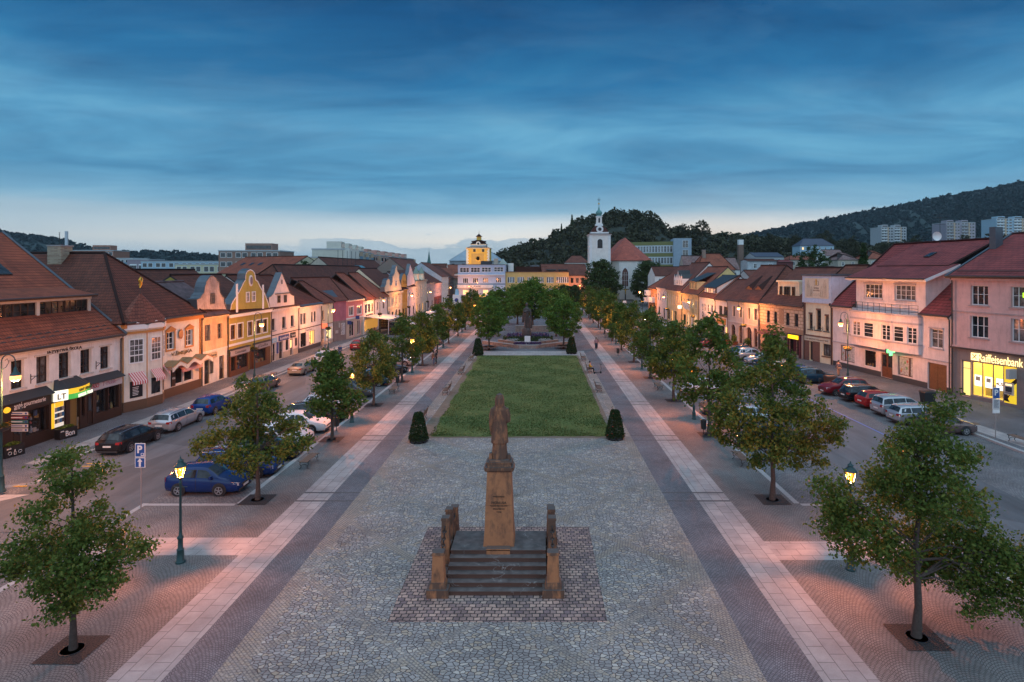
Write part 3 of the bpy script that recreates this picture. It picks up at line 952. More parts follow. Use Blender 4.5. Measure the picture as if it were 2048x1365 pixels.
# -------- L1 language school
h=House('language_school',(-34.85,33),(-34.85,50),'white house with red tiled roof, long dormer and brown shopfronts, nearest on the left','building')
W1=[h.rect(c1,*r)for r in((88,1128,194,1330),(292,1095,395,1285),(473,1065,568,1250),(646,1040,735,1218),(806,1016,884,1190))]
z_a,z_b=4.0,5.6
W1=[(a,min(b,4.05),c_,max(d,5.5))for a,b,c_,d in W1]
so=-.36
fz0,fz1=2.62,3.3
def sx_(x):return h.sz(e1,x,600,so)[0]
doors=[(sx_(195),0.1,sx_(320),2.5)]
panes=[(sx_(395),.75,sx_(745),2.5),(sx_(778),.62,sx_(1000),2.55),(sx_(1240),.9,sx_(1285),2.5),(sx_(1465),.72,sx_(1640),2.62),(sx_(1648),.72,sx_(1800),2.62)]
d2=(sx_(1325),.1,sx_(1410),2.5)
d3=(sx_(1065),.05,sx_(1215),2.5)
h.wall(6.5,19,WHITEW,W1+[r for i,r in enumerate(panes)if i!=1],rev=.26)
for R in W1:
 h.window(R,DKBROWN,2,(.3,.62),.2,GLASS,sill=plaster('sill_plaster',(.62,.54,.48)))
WP=plaster('trim_cream',(.66,.58,.48))
h.strip(6.36,6.5,.3,WP)
for R in W1:
 h.board((R[0]-.18,R[3]+.003,R[2]+.18,R[3]+.12),WP,.05,name='lintel')
sl=(15.1-6.6)/10.35
def zl(y):return 6.6+sl*(y+.45)
mb=MB()
L=h.L
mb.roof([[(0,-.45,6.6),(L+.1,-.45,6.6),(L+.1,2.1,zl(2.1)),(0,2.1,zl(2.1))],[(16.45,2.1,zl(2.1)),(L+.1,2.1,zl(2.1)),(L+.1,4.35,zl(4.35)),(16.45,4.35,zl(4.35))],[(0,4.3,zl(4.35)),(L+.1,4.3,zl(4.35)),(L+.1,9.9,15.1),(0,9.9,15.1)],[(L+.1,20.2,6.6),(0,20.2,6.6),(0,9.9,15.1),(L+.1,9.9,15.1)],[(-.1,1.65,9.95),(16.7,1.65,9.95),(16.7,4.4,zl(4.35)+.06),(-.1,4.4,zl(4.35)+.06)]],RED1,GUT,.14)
mb.build('roof',h.o)
q=MB()
q.face([(L,0,6.4),(L,19,6.4),(L,9.9,15.0)],WHITEW)
q.build('gable_wall',h.o)
q=MB()
q.tube([(L+.1,-.45,6.68),(L+.1,4.3,zl(4.35)+.06),(L+.1,9.9,15.18)],.10,ZINC,6)
q.build('verge_flashing',h.o)
q=MB()
q.box(0,2.06,8.2,16.4,2.2,8.45,GUT)
for x in(0,5.7,11.1,16.15):
 q.box(x,2.02,8.45,x+.27,2.2,9.62,WP)
q.box(0,1.98,9.62,16.45,2.2,9.9,WP)
q.face([(16.42,2.05,8.45),(16.42,4.4,10.5),(16.42,2.05,9.9)],WP)
q.build('dormer',h.o)
for x0,x1 in((.3,3),(3.05,5.65),(6.0,8.5),(8.55,11.05),(11.4,13.75),(13.8,16.1)):
 h.window((x0,8.46,x1,9.61),DKBROWN,4,(.5,),.03,GLASS,y=2.06)
h.gutter(6.62,-.5)
h.gutter(9.93,1.6,0,16.6)
h.pipe(L-.12,6.6)
for y in(.25,.55):
 q=MB()
 q.add([(x,y+dy,zl(y)+dz)for i in range(41)for x in(.4+i*.4,)for dy,dz in((0,.01),(.05,.01+.1*(i%2)))],[(2*i,2*i+2,2*i+3,2*i+1)for i in range(40)],GUT)
 q.build('snow_guard',h.o)
h.skylight(h.s_of(12,5.6),5.6,zl(5.6)+.02,math.atan(sl),1.1,1.4)
a,b,c_,d=h.rect(c1,372,1010,655,1072)
lettering('JAZYKOVÁ ŠKOLA',pbr('brown_letter',(.03,.018,.015),.5),h.o,(a+c_)/2,-.03,6.1,c_-a,.36,bold=.02)
for x,y_ in((245,1280),(770,1170)):
 t,z=h.sz(c1,x,y_)
 h.lamp_bracket(t,z)
 # brown timber shopfronts, .35 m proud of the wall
h.wall(fz0,-.01,DKBROWN,doors+panes+[d2,d3],rev=.1,name='shopfront',y=so,s0=.3,s1=L-.35,back=False)
h.door(doors[0],DKBROWN,.06,so,GLASS)
h.door(d2,DKBROWN,.06,so,GLASS)
m2=MB()
m2.box(d3[0],so+.25,d3[1],d3[2],so+.3,d3[3],pbr('dim_lit_door',(.10,.05,.02),.6,emit=.05,ecol=(1,.5,.15)))
m2.build('door',h.o)
h.shopwin(panes[0],DKBROWN,1,so,seed=1)
h.shopwin(panes[2],DKBROWN,1,so,seed=2)
h.shopwin(panes[3],DKBROWN,1,so,seed=3)
h.shopwin(panes[4],DKBROWN,1,so,seed=4)
o=h.window(panes[1],DKBROWN,1,(),.05,pbr('lit_poster_ground',(.75,.72,.65),.5,emit=.45,ecol=(1,.93,.75)),y=so,name='shop_window')
q=MB()
a,b,c_,d=panes[1]
LYEL=pbr('lit_sign_yellow',(.8,.5,.03),.5,emit=.6,ecol=(1,.58,.03))
q.box(a+.06,so+.055,b+.05,a+(c_-a)*.27,so+.09,d-.05,LYEL)
q.box(a+(c_-a)*.33,so+.055,d-.42,c_-.15,so+.09,d-.08,LYEL)
pc=[pbr('poster_dark',(.05,.05,.06),.6),pbr('poster_blue',(.03,.15,.3),.6),pbr('poster_grey',(.3,.3,.28),.6)]
for i in range(4):
 for j in range(3):
  x=a+(c_-a)*(.32+.165*i)
  z=b+.35+.42*j
  q.box(x,so+.056,z,x+(c_-a)*.13,so+.092,z+.3,pc[(i*2+j)%3])
q.build('poster',o)
lx0,lx1=sx_(778),sx_(1330)
q=MB()
GAN=pbr('black_fascia',(.018,.014,.013),.5)
q.box(.3,so-.06,fz0,lx0-.02,so+.1,fz1+.02,GAN)
q.box(lx1+.02,so-.06,fz0,L-.35,so+.1,fz1-.06,pbr('fascia_grey',(.45,.45,.47),.5))
o=q.build('fascia',h.o)
lettering('anté',LETW,o,(sx_(200)+sx_(325))/2,so-.065,2.98,sx_(325)-sx_(200),.44,roll=.0)
lettering('gourmeterie',LETW,o,(sx_(345)+sx_(680))/2,so-.065,2.95,sx_(680)-sx_(345),.40)
lettering('PASO',pbr('red_letter',(.45,.04,.05),.5),o,(sx_(1365)+sx_(1495))/2,so-.065,2.98,sx_(1495)-sx_(1375),.34,bold=.01)
lettering('T··Mobile····',pbr('grey_letter',(.35,.2,.27),.5),o,(sx_(1545)+sx_(1800))/2,so-.065,2.98,sx_(1800)-sx_(1545),.32)
q=MB()
q.roof([[(.2,so-.3,fz1),(lx0,so-.3,fz1),(lx0,0,fz1+.5),(.2,0,fz1+.5)],[(lx1,so-.3,fz1-.05),(L-.3,so-.3,fz1-.05),(L-.3,0,fz1+.4),(lx1,0,fz1+.4)]],DARK,DARK,.06)
n=8
arc=[(lx0+(lx1-lx0)*i/n,so-.15-.55*math.sin(PI*i/n))for i in range(n+1)]
mid=[(lx0+(lx1-lx0)*(.2+.6*i/n),-.01)for i in range(n+1)]
for i in range(n):
 q.roof([[(*arc[i],3.42),(*arc[i+1],3.42),(*mid[i+1],4.05),(*mid[i],4.05)]],DARK,DARK,.05)
q.build('canopy',h.o)
q=MB()
LGRN=pbr('lit_sign_green',(.05,.3,.06),.5,emit=.35,ecol=(.1,.8,.12))
LWHT=pbr('lit_sign_white',(.85,.85,.75),.5,emit=.8,ecol=(1,1,.8))
for i in range(n):
 a_,b_=Vector((*arc[i],0)),Vector((*arc[i+1],0))
 for z0,z1,m_ in((2.62,3.0,LGRN),(3.0,3.38,LYEL))if i>1 else((2.62,3.38,LWHT),):
  q.face([(a_.x,a_.y,z0),(b_.x,b_.y,z0),(b_.x,b_.y,z1),(a_.x,a_.y,z1)],m_)
 q.face([(a_.x,a_.y,2.62),(a_.x,so,2.62),(b_.x,so,2.62),(b_.x,b_.y,2.62)],DARK)
o=q.build('sign',h.o)
aa=math.atan2(arc[6][1]-arc[4][1],arc[6][0]-arc[4][0])
lettering('LT',pbr('lt_letter',(.05,.015,.01),.5),o,arc[1][0],arc[1][1]-.06,2.95,.55,.4,rz=math.atan2(arc[2][1]-arc[0][1],arc[2][0]-arc[0][0]),bold=.015)
lettering('LINGUA TOUR',LWHT,o,arc[5][0]+.1,arc[5][1]-.10,2.81,(lx1-lx0)*.56,.24,rz=aa,bold=.01)
lettering('HANY URBANY',pbr('green_letter',(.02,.12,.03),.5),o,arc[5][0]+.1,arc[5][1]-.10,3.19,(lx1-lx0)*.5,.22,rz=aa,bold=.01)
# lit bean-shaped cheese sign and direction boards on the pier
q=MB()
t0,z0=h.sz(e1,90,615,so)
q.lathe([(.0,0),(.24,.01),(.26,.06),(.0,.1)],LYEL,18,(t0,so-.12,z0),1,.75)
o=q.build('sign',h.o)
lettering('anté',LYEL,o,t0,so-.05,z0+.48,.45,.22)
h.chimney(h.s_of(95,14),14,9,10.5)
# -------- L2 confectioner's with bay turret
h=House('confectionery_house',(-34.85,50.05),(-34.65,61.6),'cream house with dark brown hipped roof and turret bay with striped awnings','building')
L=h.L
w2=[h.rect(c2,*r)for r in((413,660,475,800),(567,640,622,770))]
sw_=[h.rect(c2,480,1015,548,1108),h.rect(c2,555,985,626,1085)]
sw_=[(a,1.0,c_,2.55)for a,b,c_,d in sw_]
CRW=plaster('warm_white_plaster',(.85,.77,.65))
h.wall(7.45,12,CRW,w2+sw_,bands=[(0,.85,GRANB)],rev=.2)
for R in w2:
 h.window(R,WHITE,2,(.33,.66),.12,GLASS,sur=ORANGEP,sw=.16,head='pediment')
for i,R in enumerate(sw_):
 h.shopwin(R,WHITE,1,0,seed=7+i,goods=False)
h.strip(7.05,7.45,.3,ORANGEP)
h.board((L-.35,.85,L-.02,7.05),ORANGEP,.04,name='pilaster')
R=h.rect(c2,505,640,537,712)
q=MB()
q.lathe([(.0,0),(.36,.01),(.30,.08),(.14,.12),(0,.13)],pbr('emblem_red',(.22,.045,.02),.5),14,((R[0]+R[2])/2,-.13,(R[1]+R[3])/2),1,1.35)
q.build('emblem',h.o)
R=h.rect(c2,442,815,612,862)
lettering('V.ŠMEJKA',pbr('brown_gold_letter',(.16,.10,.03),.5),h.o,(R[0]+R[2])/2,-.12,3.98,R[2]-R[0],.52,bold=.02)
# three-arched canopy
R=h.rect(c2,410,900,690,960,-.5)
q=MB()
ca,cb,z0=R[0],L+.2,2.72
for i in range(3):
 x0,x1=ca+(cb-ca)*i/3,ca+(cb-ca)*(i+1)/3
 xm=(x0+x1)/2
 arcp=[(x0+.12+(x1-x0-.24)*k/8,z0-.15+.45*math.sin(PI*k/8))for k in range(9)]
 q.prism([(x0,z0-.15)]+arcp+[(x1,z0-.15),(x1,z0+.3),(xm,z0+.75),(x0,z0+.3)],-1.15,-1.08,CRW)
 cm=pbr('canopy_sheet',(.30,.22,.11),.6,var=.3,vs=3)
 q.roof([[(x0,-1.2,z0+.33),(xm,-1.2,z0+.78),(xm,0,z0+.78),(x0,0,z0+.33)],[(xm,-1.2,z0+.78),(x1,-1.2,z0+.33),(x1,0,z0+.33),(xm,0,z0+.78)]],cm,ORANGEP,.06)
q.build('canopy',h.o)
AWN=stripes('red_white_awning',(.55,.035,.03),(.75,.70,.66),.2,0)
R=h.rect(c2,480,985,645,1030)
q=MB()
q.roof([[(R[0],-.75,2.45),(R[2],-.75,2.45),(R[2],0,2.95),(R[0],0,2.95)]],AWN,AWN,.03)
q.face([(R[0],-.76,2.2),(R[2],-.76,2.2),(R[2],-.76,2.45),(R[0],-.76,2.45)],AWN)
q.build('awning',h.o)
R=h.rect(c2,448,990,478,1105)
h.sign((R[0],.95,R[2],2.5),DKBROWN,'VÝROBA',LETW,.1,fit=(.8,.16))
# bay
bay=[(.15,-.03),(2.1,-.75),(3.95,-.95),(5.6,-.03)]
def bayface(i,s0,z0,s1,z1,off,mat,mb):
 a_,b_=Vector(bay[i]),Vector(bay[i+1])
 d_=(b_-a_).normalized()
 n_=Vector((d_.y,-d_.x))
 p,q_=a_+(b_-a_)*s0+n_*off,a_+(b_-a_)*s1+n_*off
 p0,q0=a_+(b_-a_)*s0,a_+(b_-a_)*s1
 mb.slab([(p.x,p.y),(q_.x,q_.y),(q0.x,q0.y),(p0.x,p0.y)],z0,z1,mat)
q=MB()
q.slab(bay,.85,7.0,CRW)
ob=q.build('bay',h.o)
q=MB()
q.slab([(x,y-.02)for x,y in bay],0,.85,GRANB)
q.build('plinth',ob)
q=MB()
for i in range(3):
 bayface(i,-.02,6.55,1.02,6.75,.12,ORANGEP,q)
 bayface(i,0,.86,.05,6.55,.03,ORANGEP,q)
 a_,b_=Vector(bay[i]),Vector(bay[i+1])
 m_=(a_+b_)/2
 d_=(b_-a_).normalized()
 n_=Vector((d_.y,-d_.x))*.18
 P=[a_+n_,b_+n_,m_+n_]
 q.add([(P[0].x,P[0].y,6.9),(P[1].x,P[1].y,6.9),(P[1].x,P[1].y,7.2),(P[2].x,P[2].y,7.55),(P[0].x,P[0].y,7.2),(a_.x,a_.y,6.9),(b_.x,b_.y,6.9),(b_.x,b_.y,7.2),(m_.x,m_.y,7.55),(a_.x,a_.y,7.2)],[(0,1,2,3,4),(0,5,6,1),(1,6,7,2),(2,7,8,3),(3,8,9,4),(4,9,5,0)],WHITE)
q.build('cornice',ob)
for i in(0,1,2):
 q=MB()
 w0,w1=(.3,.82)if i<2 else(.3,.75)
 bayface(i,w0-.05,4.0,w1+.05,6.1,.05,WHITE,q)
 o=q.build('window',h.o)
 q=MB()
 bayface(i,w0,4.75,w1,6.02,.056,GLASSW,q)
 bayface(i,w0,4.12,w1,4.65,.056,GLASSW,q)
 q.build('pane',o)
 q=MB()
 for k in(1,2):
  bayface(i,w0+(w1-w0)*k/3-.01,4.12,w0+(w1-w0)*k/3+.01,6.02,.06,WHITE,q)
 for z in(5.1,5.5):
  bayface(i,w0,z,w1,z+.05,.0605,WHITE,q)
 q.build('glazing_bar',o)
 q=MB()
 bayface(i,w0,1.1,w1,2.5,.05,pbr('dark_menu_glass',(.03,.03,.032),.15)if i==0 else GLASS,q)
 o=q.build('shop_window',h.o)
 if i==0:
  q=MB()
  for k in range(6):
   bayface(0,.4,1.3+k*.13,.62+.02*(k%3),1.35+k*.13,.056,LETW,q)
  q.build('lettering',o)
 q=MB()
 a_,b_=Vector(bay[i]),Vector(bay[i+1])
 d_=(b_-a_).normalized()
 n_=Vector((d_.y,-d_.x))
 p,r_=a_+(b_-a_)*(w0-.06),a_+(b_-a_)*(w1+.06)
 o_=n_*.55
 ob_=MATS.get('red_white_awning')
 q.face([(p.x+o_.x,p.y+o_.y,2.5),(r_.x+o_.x,r_.y+o_.y,2.5),(r_.x,r_.y,3.25),(p.x,p.y,3.25)],AWN)
 q.face([(p.x+o_.x,p.y+o_.y,2.25),(r_.x+o_.x,r_.y+o_.y,2.25),(r_.x+o_.x,r_.y+o_.y,2.5),(p.x+o_.x,p.y+o_.y,2.5)],AWN)
 q.build('awning',h.o)
ap=(2.9,.35,10.0)
q=MB()
base=[(-.1,.6),(.1,-.25),(2.1,-1.0),(4.0,-1.2),(5.8,-.25),(6.0,.6),(2.9,2.4)]
for i in range(len(base)):
 a_,b_=base[i],base[(i+1)%len(base)]
 q.roof([[(*a_,7.35),(*b_,7.35),ap]],BRNR,GUT,.1)
ot=q.build('turret_roof',h.o)
q=MB()
GOLD=pbr('gilt_metal',(.75,.42,.06),.35,metal=.7)
q.tube([(ap[0],ap[1],ap[2]-.1),(ap[0],ap[1],ap[2]+.45)],.03,DARK,6)
q.tube([(ap[0]-.05,ap[1],ap[2]+.4),(ap[0]+.1,ap[1],ap[2]+.75),(ap[0]-.08,ap[1],ap[2]+1.1),(ap[0]+.05,ap[1],ap[2]+1.35)],[.05,.13,.12,.07],GOLD,8)
q.tube([(ap[0],ap[1],ap[2]+.8),(ap[0]+.28,ap[1],ap[2]+1.0),(ap[0]+.3,ap[1],ap[2]+1.3)],[.07,.05,.02],GOLD,6)
q.tube([(ap[0],ap[1],ap[2]+.75),(ap[0]-.25,ap[1],ap[2]+.65)],[.06,.03],GOLD,6)
q.build('griffin_finial',ot)
q=MB()
px_,pz_,yr=L/2,13.55,5.7
q.roof([[(-.25,-.45,7.5),(L+.2,-.45,7.5),(px_,yr,pz_)],[(-.25,24,7.5),(-.25,-.45,7.5),(px_,yr,pz_),(px_,24,pz_)],[(L+.2,-.45,7.5),(L+.2,24,7.5),(px_,24,pz_),(px_,yr,pz_)]],DKR,GUT)
o=q.build('roof',h.o)
q=MB()
for p in((-.25,-.45,7.5),(L+.2,-.45,7.5)):
 q.tube([p,(px_,yr,pz_+.03)],.12,DKR,8)
q.tube([(px_,yr,pz_+.03),(px_,24,pz_+.03)],.12,DKR,8)
q.build('ridge_tiles',o)
q=MB()
q.box(.1,11,0,L-.1,23.5,7.4,CRW)
q.build('rear_wing',h.o)
h.gutter(7.5,-.5)
h.pipe(L-.05,7.5)
CHB=brick('pale_chimney_brick',(.42,.33,.22),(.28,.19,.12),(.35,.32,.28),.35,.13)
p=AT(127,512,56)
lp=(p.xy-h.A)
h.chimney(lp.dot(h.d)-.4,lp.dot(h.n),11.8,14.15,1.3,1.3,CHB)
# -------- L3 weathered salmon house with baroque gable
h=House('weathered_gable_house',(-34.65,61.65),(-34.7,66.9),'narrow weathered salmon house with stained scrolled gable and rusty roof')
L=h.L
ws=[h.rect(c2,720,602,765,733),h.rect(c2,823,590,862,713)]
gd=[h.rect(c2,718,920,790,1080),h.rect(c2,837,882,876,1045)]
d0=(gd[0][0],.05,gd[0][0]+.95,2.55)
w0=(gd[0][0]+1.0,1.0,gd[0][2],2.55)
d1=(gd[1][0],.05,gd[1][2],2.6)
h.wall(7.2,10,SALMON,ws+[d0,w0,d1],bands=[(0,3.3,CRW)],rev=.22)
for R in ws:
 h.window(R,pbr('grey_wood',(.16,.12,.1),.7),2,(.35,.68),.17,GLASS)
h.door(d0,BLACK,.15,0,GLASS)
h.door(d1,DKBROWN,.15,0,GLASSW)
h.window(w0,BLACK,1,(),.1,GLASS,name='shop_window')
h.strip(3.3,3.5,.08,CRW)
h.strip(6.85,7.2,.28,SALMON)
R=h.rect(c2,706,862,812,905)
h.sign((R[0],2.62,R[2],3.2),pbr('beige_sign',(.55,.42,.24),.6),'Ielg Gerat',LETD,.14,fit=(.9,.5))
STAIN=plaster('stained_plaster',(.50,.40,.36),.55)
gp=h.pts(c2,[(660,478),(650,400),(682,393),(690,370),(712,345),(718,300),(728,262),(742,235),(762,212),(785,208),(805,225),(822,250),(834,262),(836,300),(842,345),(860,375),(874,388),(876,430),(892,478)])
h.gable(gp,STAIN,None,.9,-.02)
R=h.rect(c2,762,348,796,436)
h.niche(R,pbr('grey_wood',(.16,.12,.1),.7),-.02)
RUST=pbr('rusty_roof_sheet',(.16,.09,.085),.6,metal=.2,var=.6,vs=1.6)
h.roof(7.2,10.7,4.9,RUST,wallm=SALMON)
h.pipe(L-.06,7.2)
# -------- L4 olive yellow house
h=House('yellow_gable_house',(-34.7,66.95),(-34.7,77.7),'mustard yellow house with white scrolled baroque gable and two brown shopfronts')
L=h.L
ws=[h.rect(c2,*r)for r in((925,583,966,707),(985,571,1025,697),(1065,560,1103,684),(1132,552,1170,672),(1187,543,1221,657))]
zz0,zz1=4.1,5.75
ws=[(a,zz0,c_,zz1)for a,b,c_,d in ws]
SHOPS=[]
for i,(x0,x1,t)in enumerate(((925,1075,'Cestománie'),(1118,1246,'Galla'))):
 a,c_=h.sz(c2,x0,900,-.3)[0],min(h.sz(c2,x1,850,-.3)[0],L-.1)
 SHOPS.append((i,a,c_,t,[(a+.2,.55,a+(c_-a)*.3,2.2),(a+(c_-a)*.34,.55,c_-.2,2.2)]if i==0 else[(a+.25,.55,c_-1.1,2.2)]))
h.wall(6.95,13,OLIVE,ws+[r for s_ in SHOPS for r in s_[4]],rev=.16)
for R in ws:
 h.window(R,BROWN,2,(.62,),.1,GLASS,sur=WHITE,sw=.12)
h.strip(3.35,3.6,.08,WHITE)
h.strip(6.6,6.95,.32,WHITE)
h.strip(6.952,7.02,.4,DARK)
for i,a,c_,t,pn in SHOPS:
 h.wall(2.3,-.01,BROWN,pn,rev=.08,name='shopfront',y=-.3,s0=a,s1=c_,back=False)
 for j,R in enumerate(pn):
  h.shopwin(R,BROWN,1,-.3,seed=20+i*3+j)
 h.sign((a,2.3,c_,2.95),pbr('greyish_sign',(.36,.33,.34),.6),t,LETD,.1,-.3,(.6,.5))
 h.board((a-.12,2.95,c_+.12,3.08),DARK,.35,-.15,'canopy')
R=h.rect(c2,1077,800,1104,960)
h.board((R[0],.05,R[2],2.3),BROWN,.06,name='door')
gp=h.pts(c2,[(920,482),(925,440),(945,405),(965,375),(992,330),(1012,290),(1030,252),(1040,240),(1042,195),(1055,170),(1080,155),(1105,166),(1120,192),(1126,238),(1144,252),(1160,290),(1177,318),(1196,345),(1212,385),(1224,420),(1238,466)])
h.gable(gp,OLIVE,WHITE,.8,-.04)
for r in((1046,338,1074,422),(1093,334,1122,418)):
 h.niche(h.rect(c2,*r),WHITE,-.05,pbr('brown_pane',(.06,.03,.02),.2))
t,z=h.sz(c2,1083,248)
q=MB()
q.lathe([(.0,-.02),(.42,-.02),(.42,.1),(.28,.12)],WHITE,18,(t,-.16,z),1,1.6)
q.lathe([(.0,-.03),(.29,-.03),(.29,.1)],pbr('mural_oval',(.2,.17,.2),.6,var=.5,vs=6),18,(t,-.2,z),1,1.6)
q.build('oval_medallion',h.o)
for x in(973,1183):
 t,z=h.sz(c2,x,480)
 h.board((t-.2,7.02,t+.2,10.4-(1.4 if x>1000 else 0)*.2),WHITE,.06,-.06,'pilaster')
h.roof(6.98,11.4,6.4,DKR,wallm=OLIVE,ov=.3)
h.pipe(L-.02,6.9)
# -------- L5 pinkish white with pointed gable
h=House('pointed_gable_house',(-34.7,77.75),(-34.55,86.2),'pinkish white house with steep pointed gable beside the mustard yellow house')
L=h.L
ws=[h.rect(c4,*r)for r in((70,782,118,910),(195,767,238,886),(293,752,330,868))]
ws=[(a,4.05,c_,5.6)for a,b,c_,d in ws]
dd=[h.rect(c4,*r)for r in((85,1095,120,1250),(160,1065,203,1228),(287,1035,316,1190))]
dd=[(a,.05,c_,2.35)for a,b,c_,d in dd]
sw_=h.rect(c4,236,1055,268,1170)
sw_=(sw_[0],.95,sw_[2],2.4)
h.wall(6.85,12,PINKW,ws+dd+[sw_],bands=[(0,.85,BEIGE)],rev=.22)
for R in ws:
 h.window(R,DKBROWN,2,(.62,),.18,GLASS,sill=STONE)
for i,R in enumerate(dd):
 h.door(R,DKBROWN,.16,0,LITW if i==2 else GLASS)
h.shopwin(sw_,DKBROWN,1,0,seed=31)
h.strip(3.35,3.47,.06,DARK)
h.strip(6.5,6.85,.3,PINKW)
h.strip(6.852,6.92,.36,DARK)
BLUE=pbr('blue_sign',(.025,.06,.22),.5)
R=h.rect(c4,155,995,268,1045)
h.sign((R[0],2.45,R[2],3.15),BLUE,'komfort',LETW,.1)
R=h.rect(c4,75,1035,130,1068)
h.sign((R[0],2.45,R[2],3.05),pbr('pale_blue_sign',(.28,.5,.62),.5),'info',LETW,.08,fit=(.5,.4))
R=h.rect(c4,131,1080,149,1190)
h.board((R[0],.9,R[2],2.4),BLUE,.08)
R=h.rect(c4,288,970,340,1012)
h.sign((R[0],2.5,R[2],3.2),BLACK,'Špajz',LETW,.12)
R=h.rect(c4,341,1015,362,1075)
h.board((R[0],1.2,R[2],2.3),DARK,.05,name='notice_board')
gp=h.pts(c4,[(48,655),(38,585),(35,545),(62,532),(85,505),(103,466),(185,260),(268,464),(280,497),(300,518),(328,527),(331,630)])
h.gable(gp,PINKW,None,.7,-.04)
for r in((136,519,166,604),(209,514,238,599)):
 h.niche(h.rect(c4,*r),DKBROWN,-.05)
h.board(h.rect(c4,182,342,192,388),DARK,.03,-.06,'slot_window')
a,b=h.sz(c4,110,472),h.sz(c4,272,466)
h.board((a[0],8.75,b[0],8.85),DARK,.12,-.05,'ledge')
h.roof(6.9,11.3,5.8,DKR,wallm=PINKW,ov=.3)
h.pipe(L-.03,6.8)
# -------- L6
h=House('low_white_house',(-34.55,86.25),(-34.4,94.8),'low white house with grey sheet eaves and paired narrow windows')
L=h.L
ws=[h.rect(c4,*r)for r in((403,742,430,866),(437,737,466,860),(527,724,550,843),(557,717,584,836))]
ws=[(a,4.0,c_,5.6)for a,b,c_,d in ws]
sw_=[h.rect(c4,405,985,470,1118),h.rect(c4,505,955,566,1100)]
sw_=[(a,.7,c_,2.75)for a,b,c_,d in sw_]
h.wall(6.7,11,WHITEW,ws+sw_,bands=[(0,.65,DPLINTH)],rev=.2)
for R in ws:
 h.window(R,DKBROWN,1,(.6,),.16,GLASS)
h.shopwin(sw_[0],DKBROWN,3,0,seed=41)
h.shopwin(sw_[1],DKBROWN,3,0,seed=42,back=LITW)
h.strip(3.3,3.42,.06,DARK)
h.strip(6.3,6.7,.3,WHITEW)
R=h.rect(c4,463,912,536,945)
h.sign((R[0],2.8,R[2],3.25),WHITE,'BUČKA',LETD,.08)
q=MB()
q.roof([[(0,-.55,6.72),(L,-.55,6.72),(L,.5,7.15),(0,.5,7.15)]],ZINC,DARK,.1)
q.build('eaves_sheet',h.o)
h.roof(6.9,11.2,5.6,DKR,hipB=5.0,ov=.1)
h.pipe(L-.05,6.7)
# -------- L7
h=House('small_white_house',(-34.4,94.85),(-34.2,99.8),'small white one window house with lit shop, left of the pink corner house')
L=h.L
R0=h.rect(c4,650,715,674,815)
ws=[(R0[0],4.0,R0[2],5.5)]
sw_=[h.rect(c4,640,935,676,1030),h.rect(c4,697,915,760,1020)]
sw_=[(a,.7,c_,2.6)for a,b,c_,d in sw_]
h.wall(6.6,8,CREAM,ws+sw_,bands=[(0,.6,BEIGE),(.6,3.2,WHITEW)],rev=.18)
h.window(ws[0],DKBROWN,1,(.6,),.14,GLASS,sill=STONE)
h.shopwin(sw_[0],WHITE,2,0,seed=51)
h.shopwin(sw_[1],WHITE,2,0,seed=52,back=pbr('lit_shop_room',(.9,.8,.5),.6,emit=.7,ecol=(1,.85,.5)))
h.strip(3.2,3.3,.06,DARK)
h.roof(6.6,10.2,3.6,BRNR,hipB=3.4,ov=.3)
q=MB()
LRED=pbr('lit_red_sign',(.8,.1,.05),.5,emit=1.2,ecol=(1,.16,.07))
q.box(.05,-.95,2.75,.2,-.1,3.5,LRED)
q.box(.2,-.85,3.05,.215,-.2,3.2,LWHT)
q.build('sign',h.o)
# -------- L8 pink corner house
h=House('pink_corner_house',(-33.2,103.6),(-32.3,110.4),'pink corner house with mauve side wall and beige ground floor')
L=h.L
ws=[h.rect(c4,*r)for r in((955,655,1005,752),(1048,640,1096,742))]
ws=[(a,4.0,c_,5.5)for a,b,c_,d in ws]
sw_=[h.rect(c4,960,845,1013,990),h.rect(c4,1050,825,1086,965)]
sw_=[(a,.3,c_,2.9)for a,b,c_,d in sw_]
h.wall(6.75,9,PINK,ws+sw_,bands=[(0,3.35,BEIGE)],rev=.14)
for R in ws:
 h.window(R,WHITE,2,(),.04,GLASSW,sur=WHITE,sw=.14)
for i,R in enumerate(sw_):
 h.shopwin(R,WHITE,2,0,seed=61+i)
h.strip(3.35,3.6,.06,WHITE)
h.strip(6.45,6.75,.3,WHITE)
ce=Vector((-34.2,100.3))-h.A
cl=(ce.dot(h.d),ce.dot(h.n))
q=MB()
for z0,z1,m_ in((0,3.35,TAUPE),(3.35,6.75,PURPLE)):
 q.slab([(0,.01),(cl[0],cl[1]),(cl[0]-.4,9),(0,9)],z0,z1,m_)
ow=q.build('side_wall',h.o)
dv=Vector(cl).normalized()
nv=Vector((dv.y,-dv.x))*-1
for t0,t1,z0,z1,m_,nm in((.5,1.5,.9,2.9,pbr('poster_mix',(.5,.5,.5),.6,var=.8,vs=5),'poster_board'),(1.9,2.2,2.2,3.0,pbr('grey_box',(.4,.38,.36),.6),'meter_box'),(2.4,3.1,1.3,1.8,pbr('grey_box',(.4,.38,.36),.6),'meter_box')):
 a_,b_=dv*t0,dv*t1
 nn=Vector((-dv.y,dv.x))
 if nn.dot(Vector((-1,-1)))<0:nn=-nn
 q=MB()
 a2,b2=a_+nn*.12,b_+nn*.12
 q.slab([(a_.x,a_.y),(b_.x,b_.y),(b2.x,b2.y),(a2.x,a2.y)],z0,z1,m_)
 q.build(nm,ow)
R=h.rect(c4,940,848,972,880,-.4)
q=MB()
q.box(.25,-.8,2.55,.35,-.1,3.15,BLUE)
q.box(3.5,-.8,3.2,3.6,-.1,3.8,BLUE)
q.build('sign',h.o)
q=MB()
apx=(2.2,4.2,10.7)
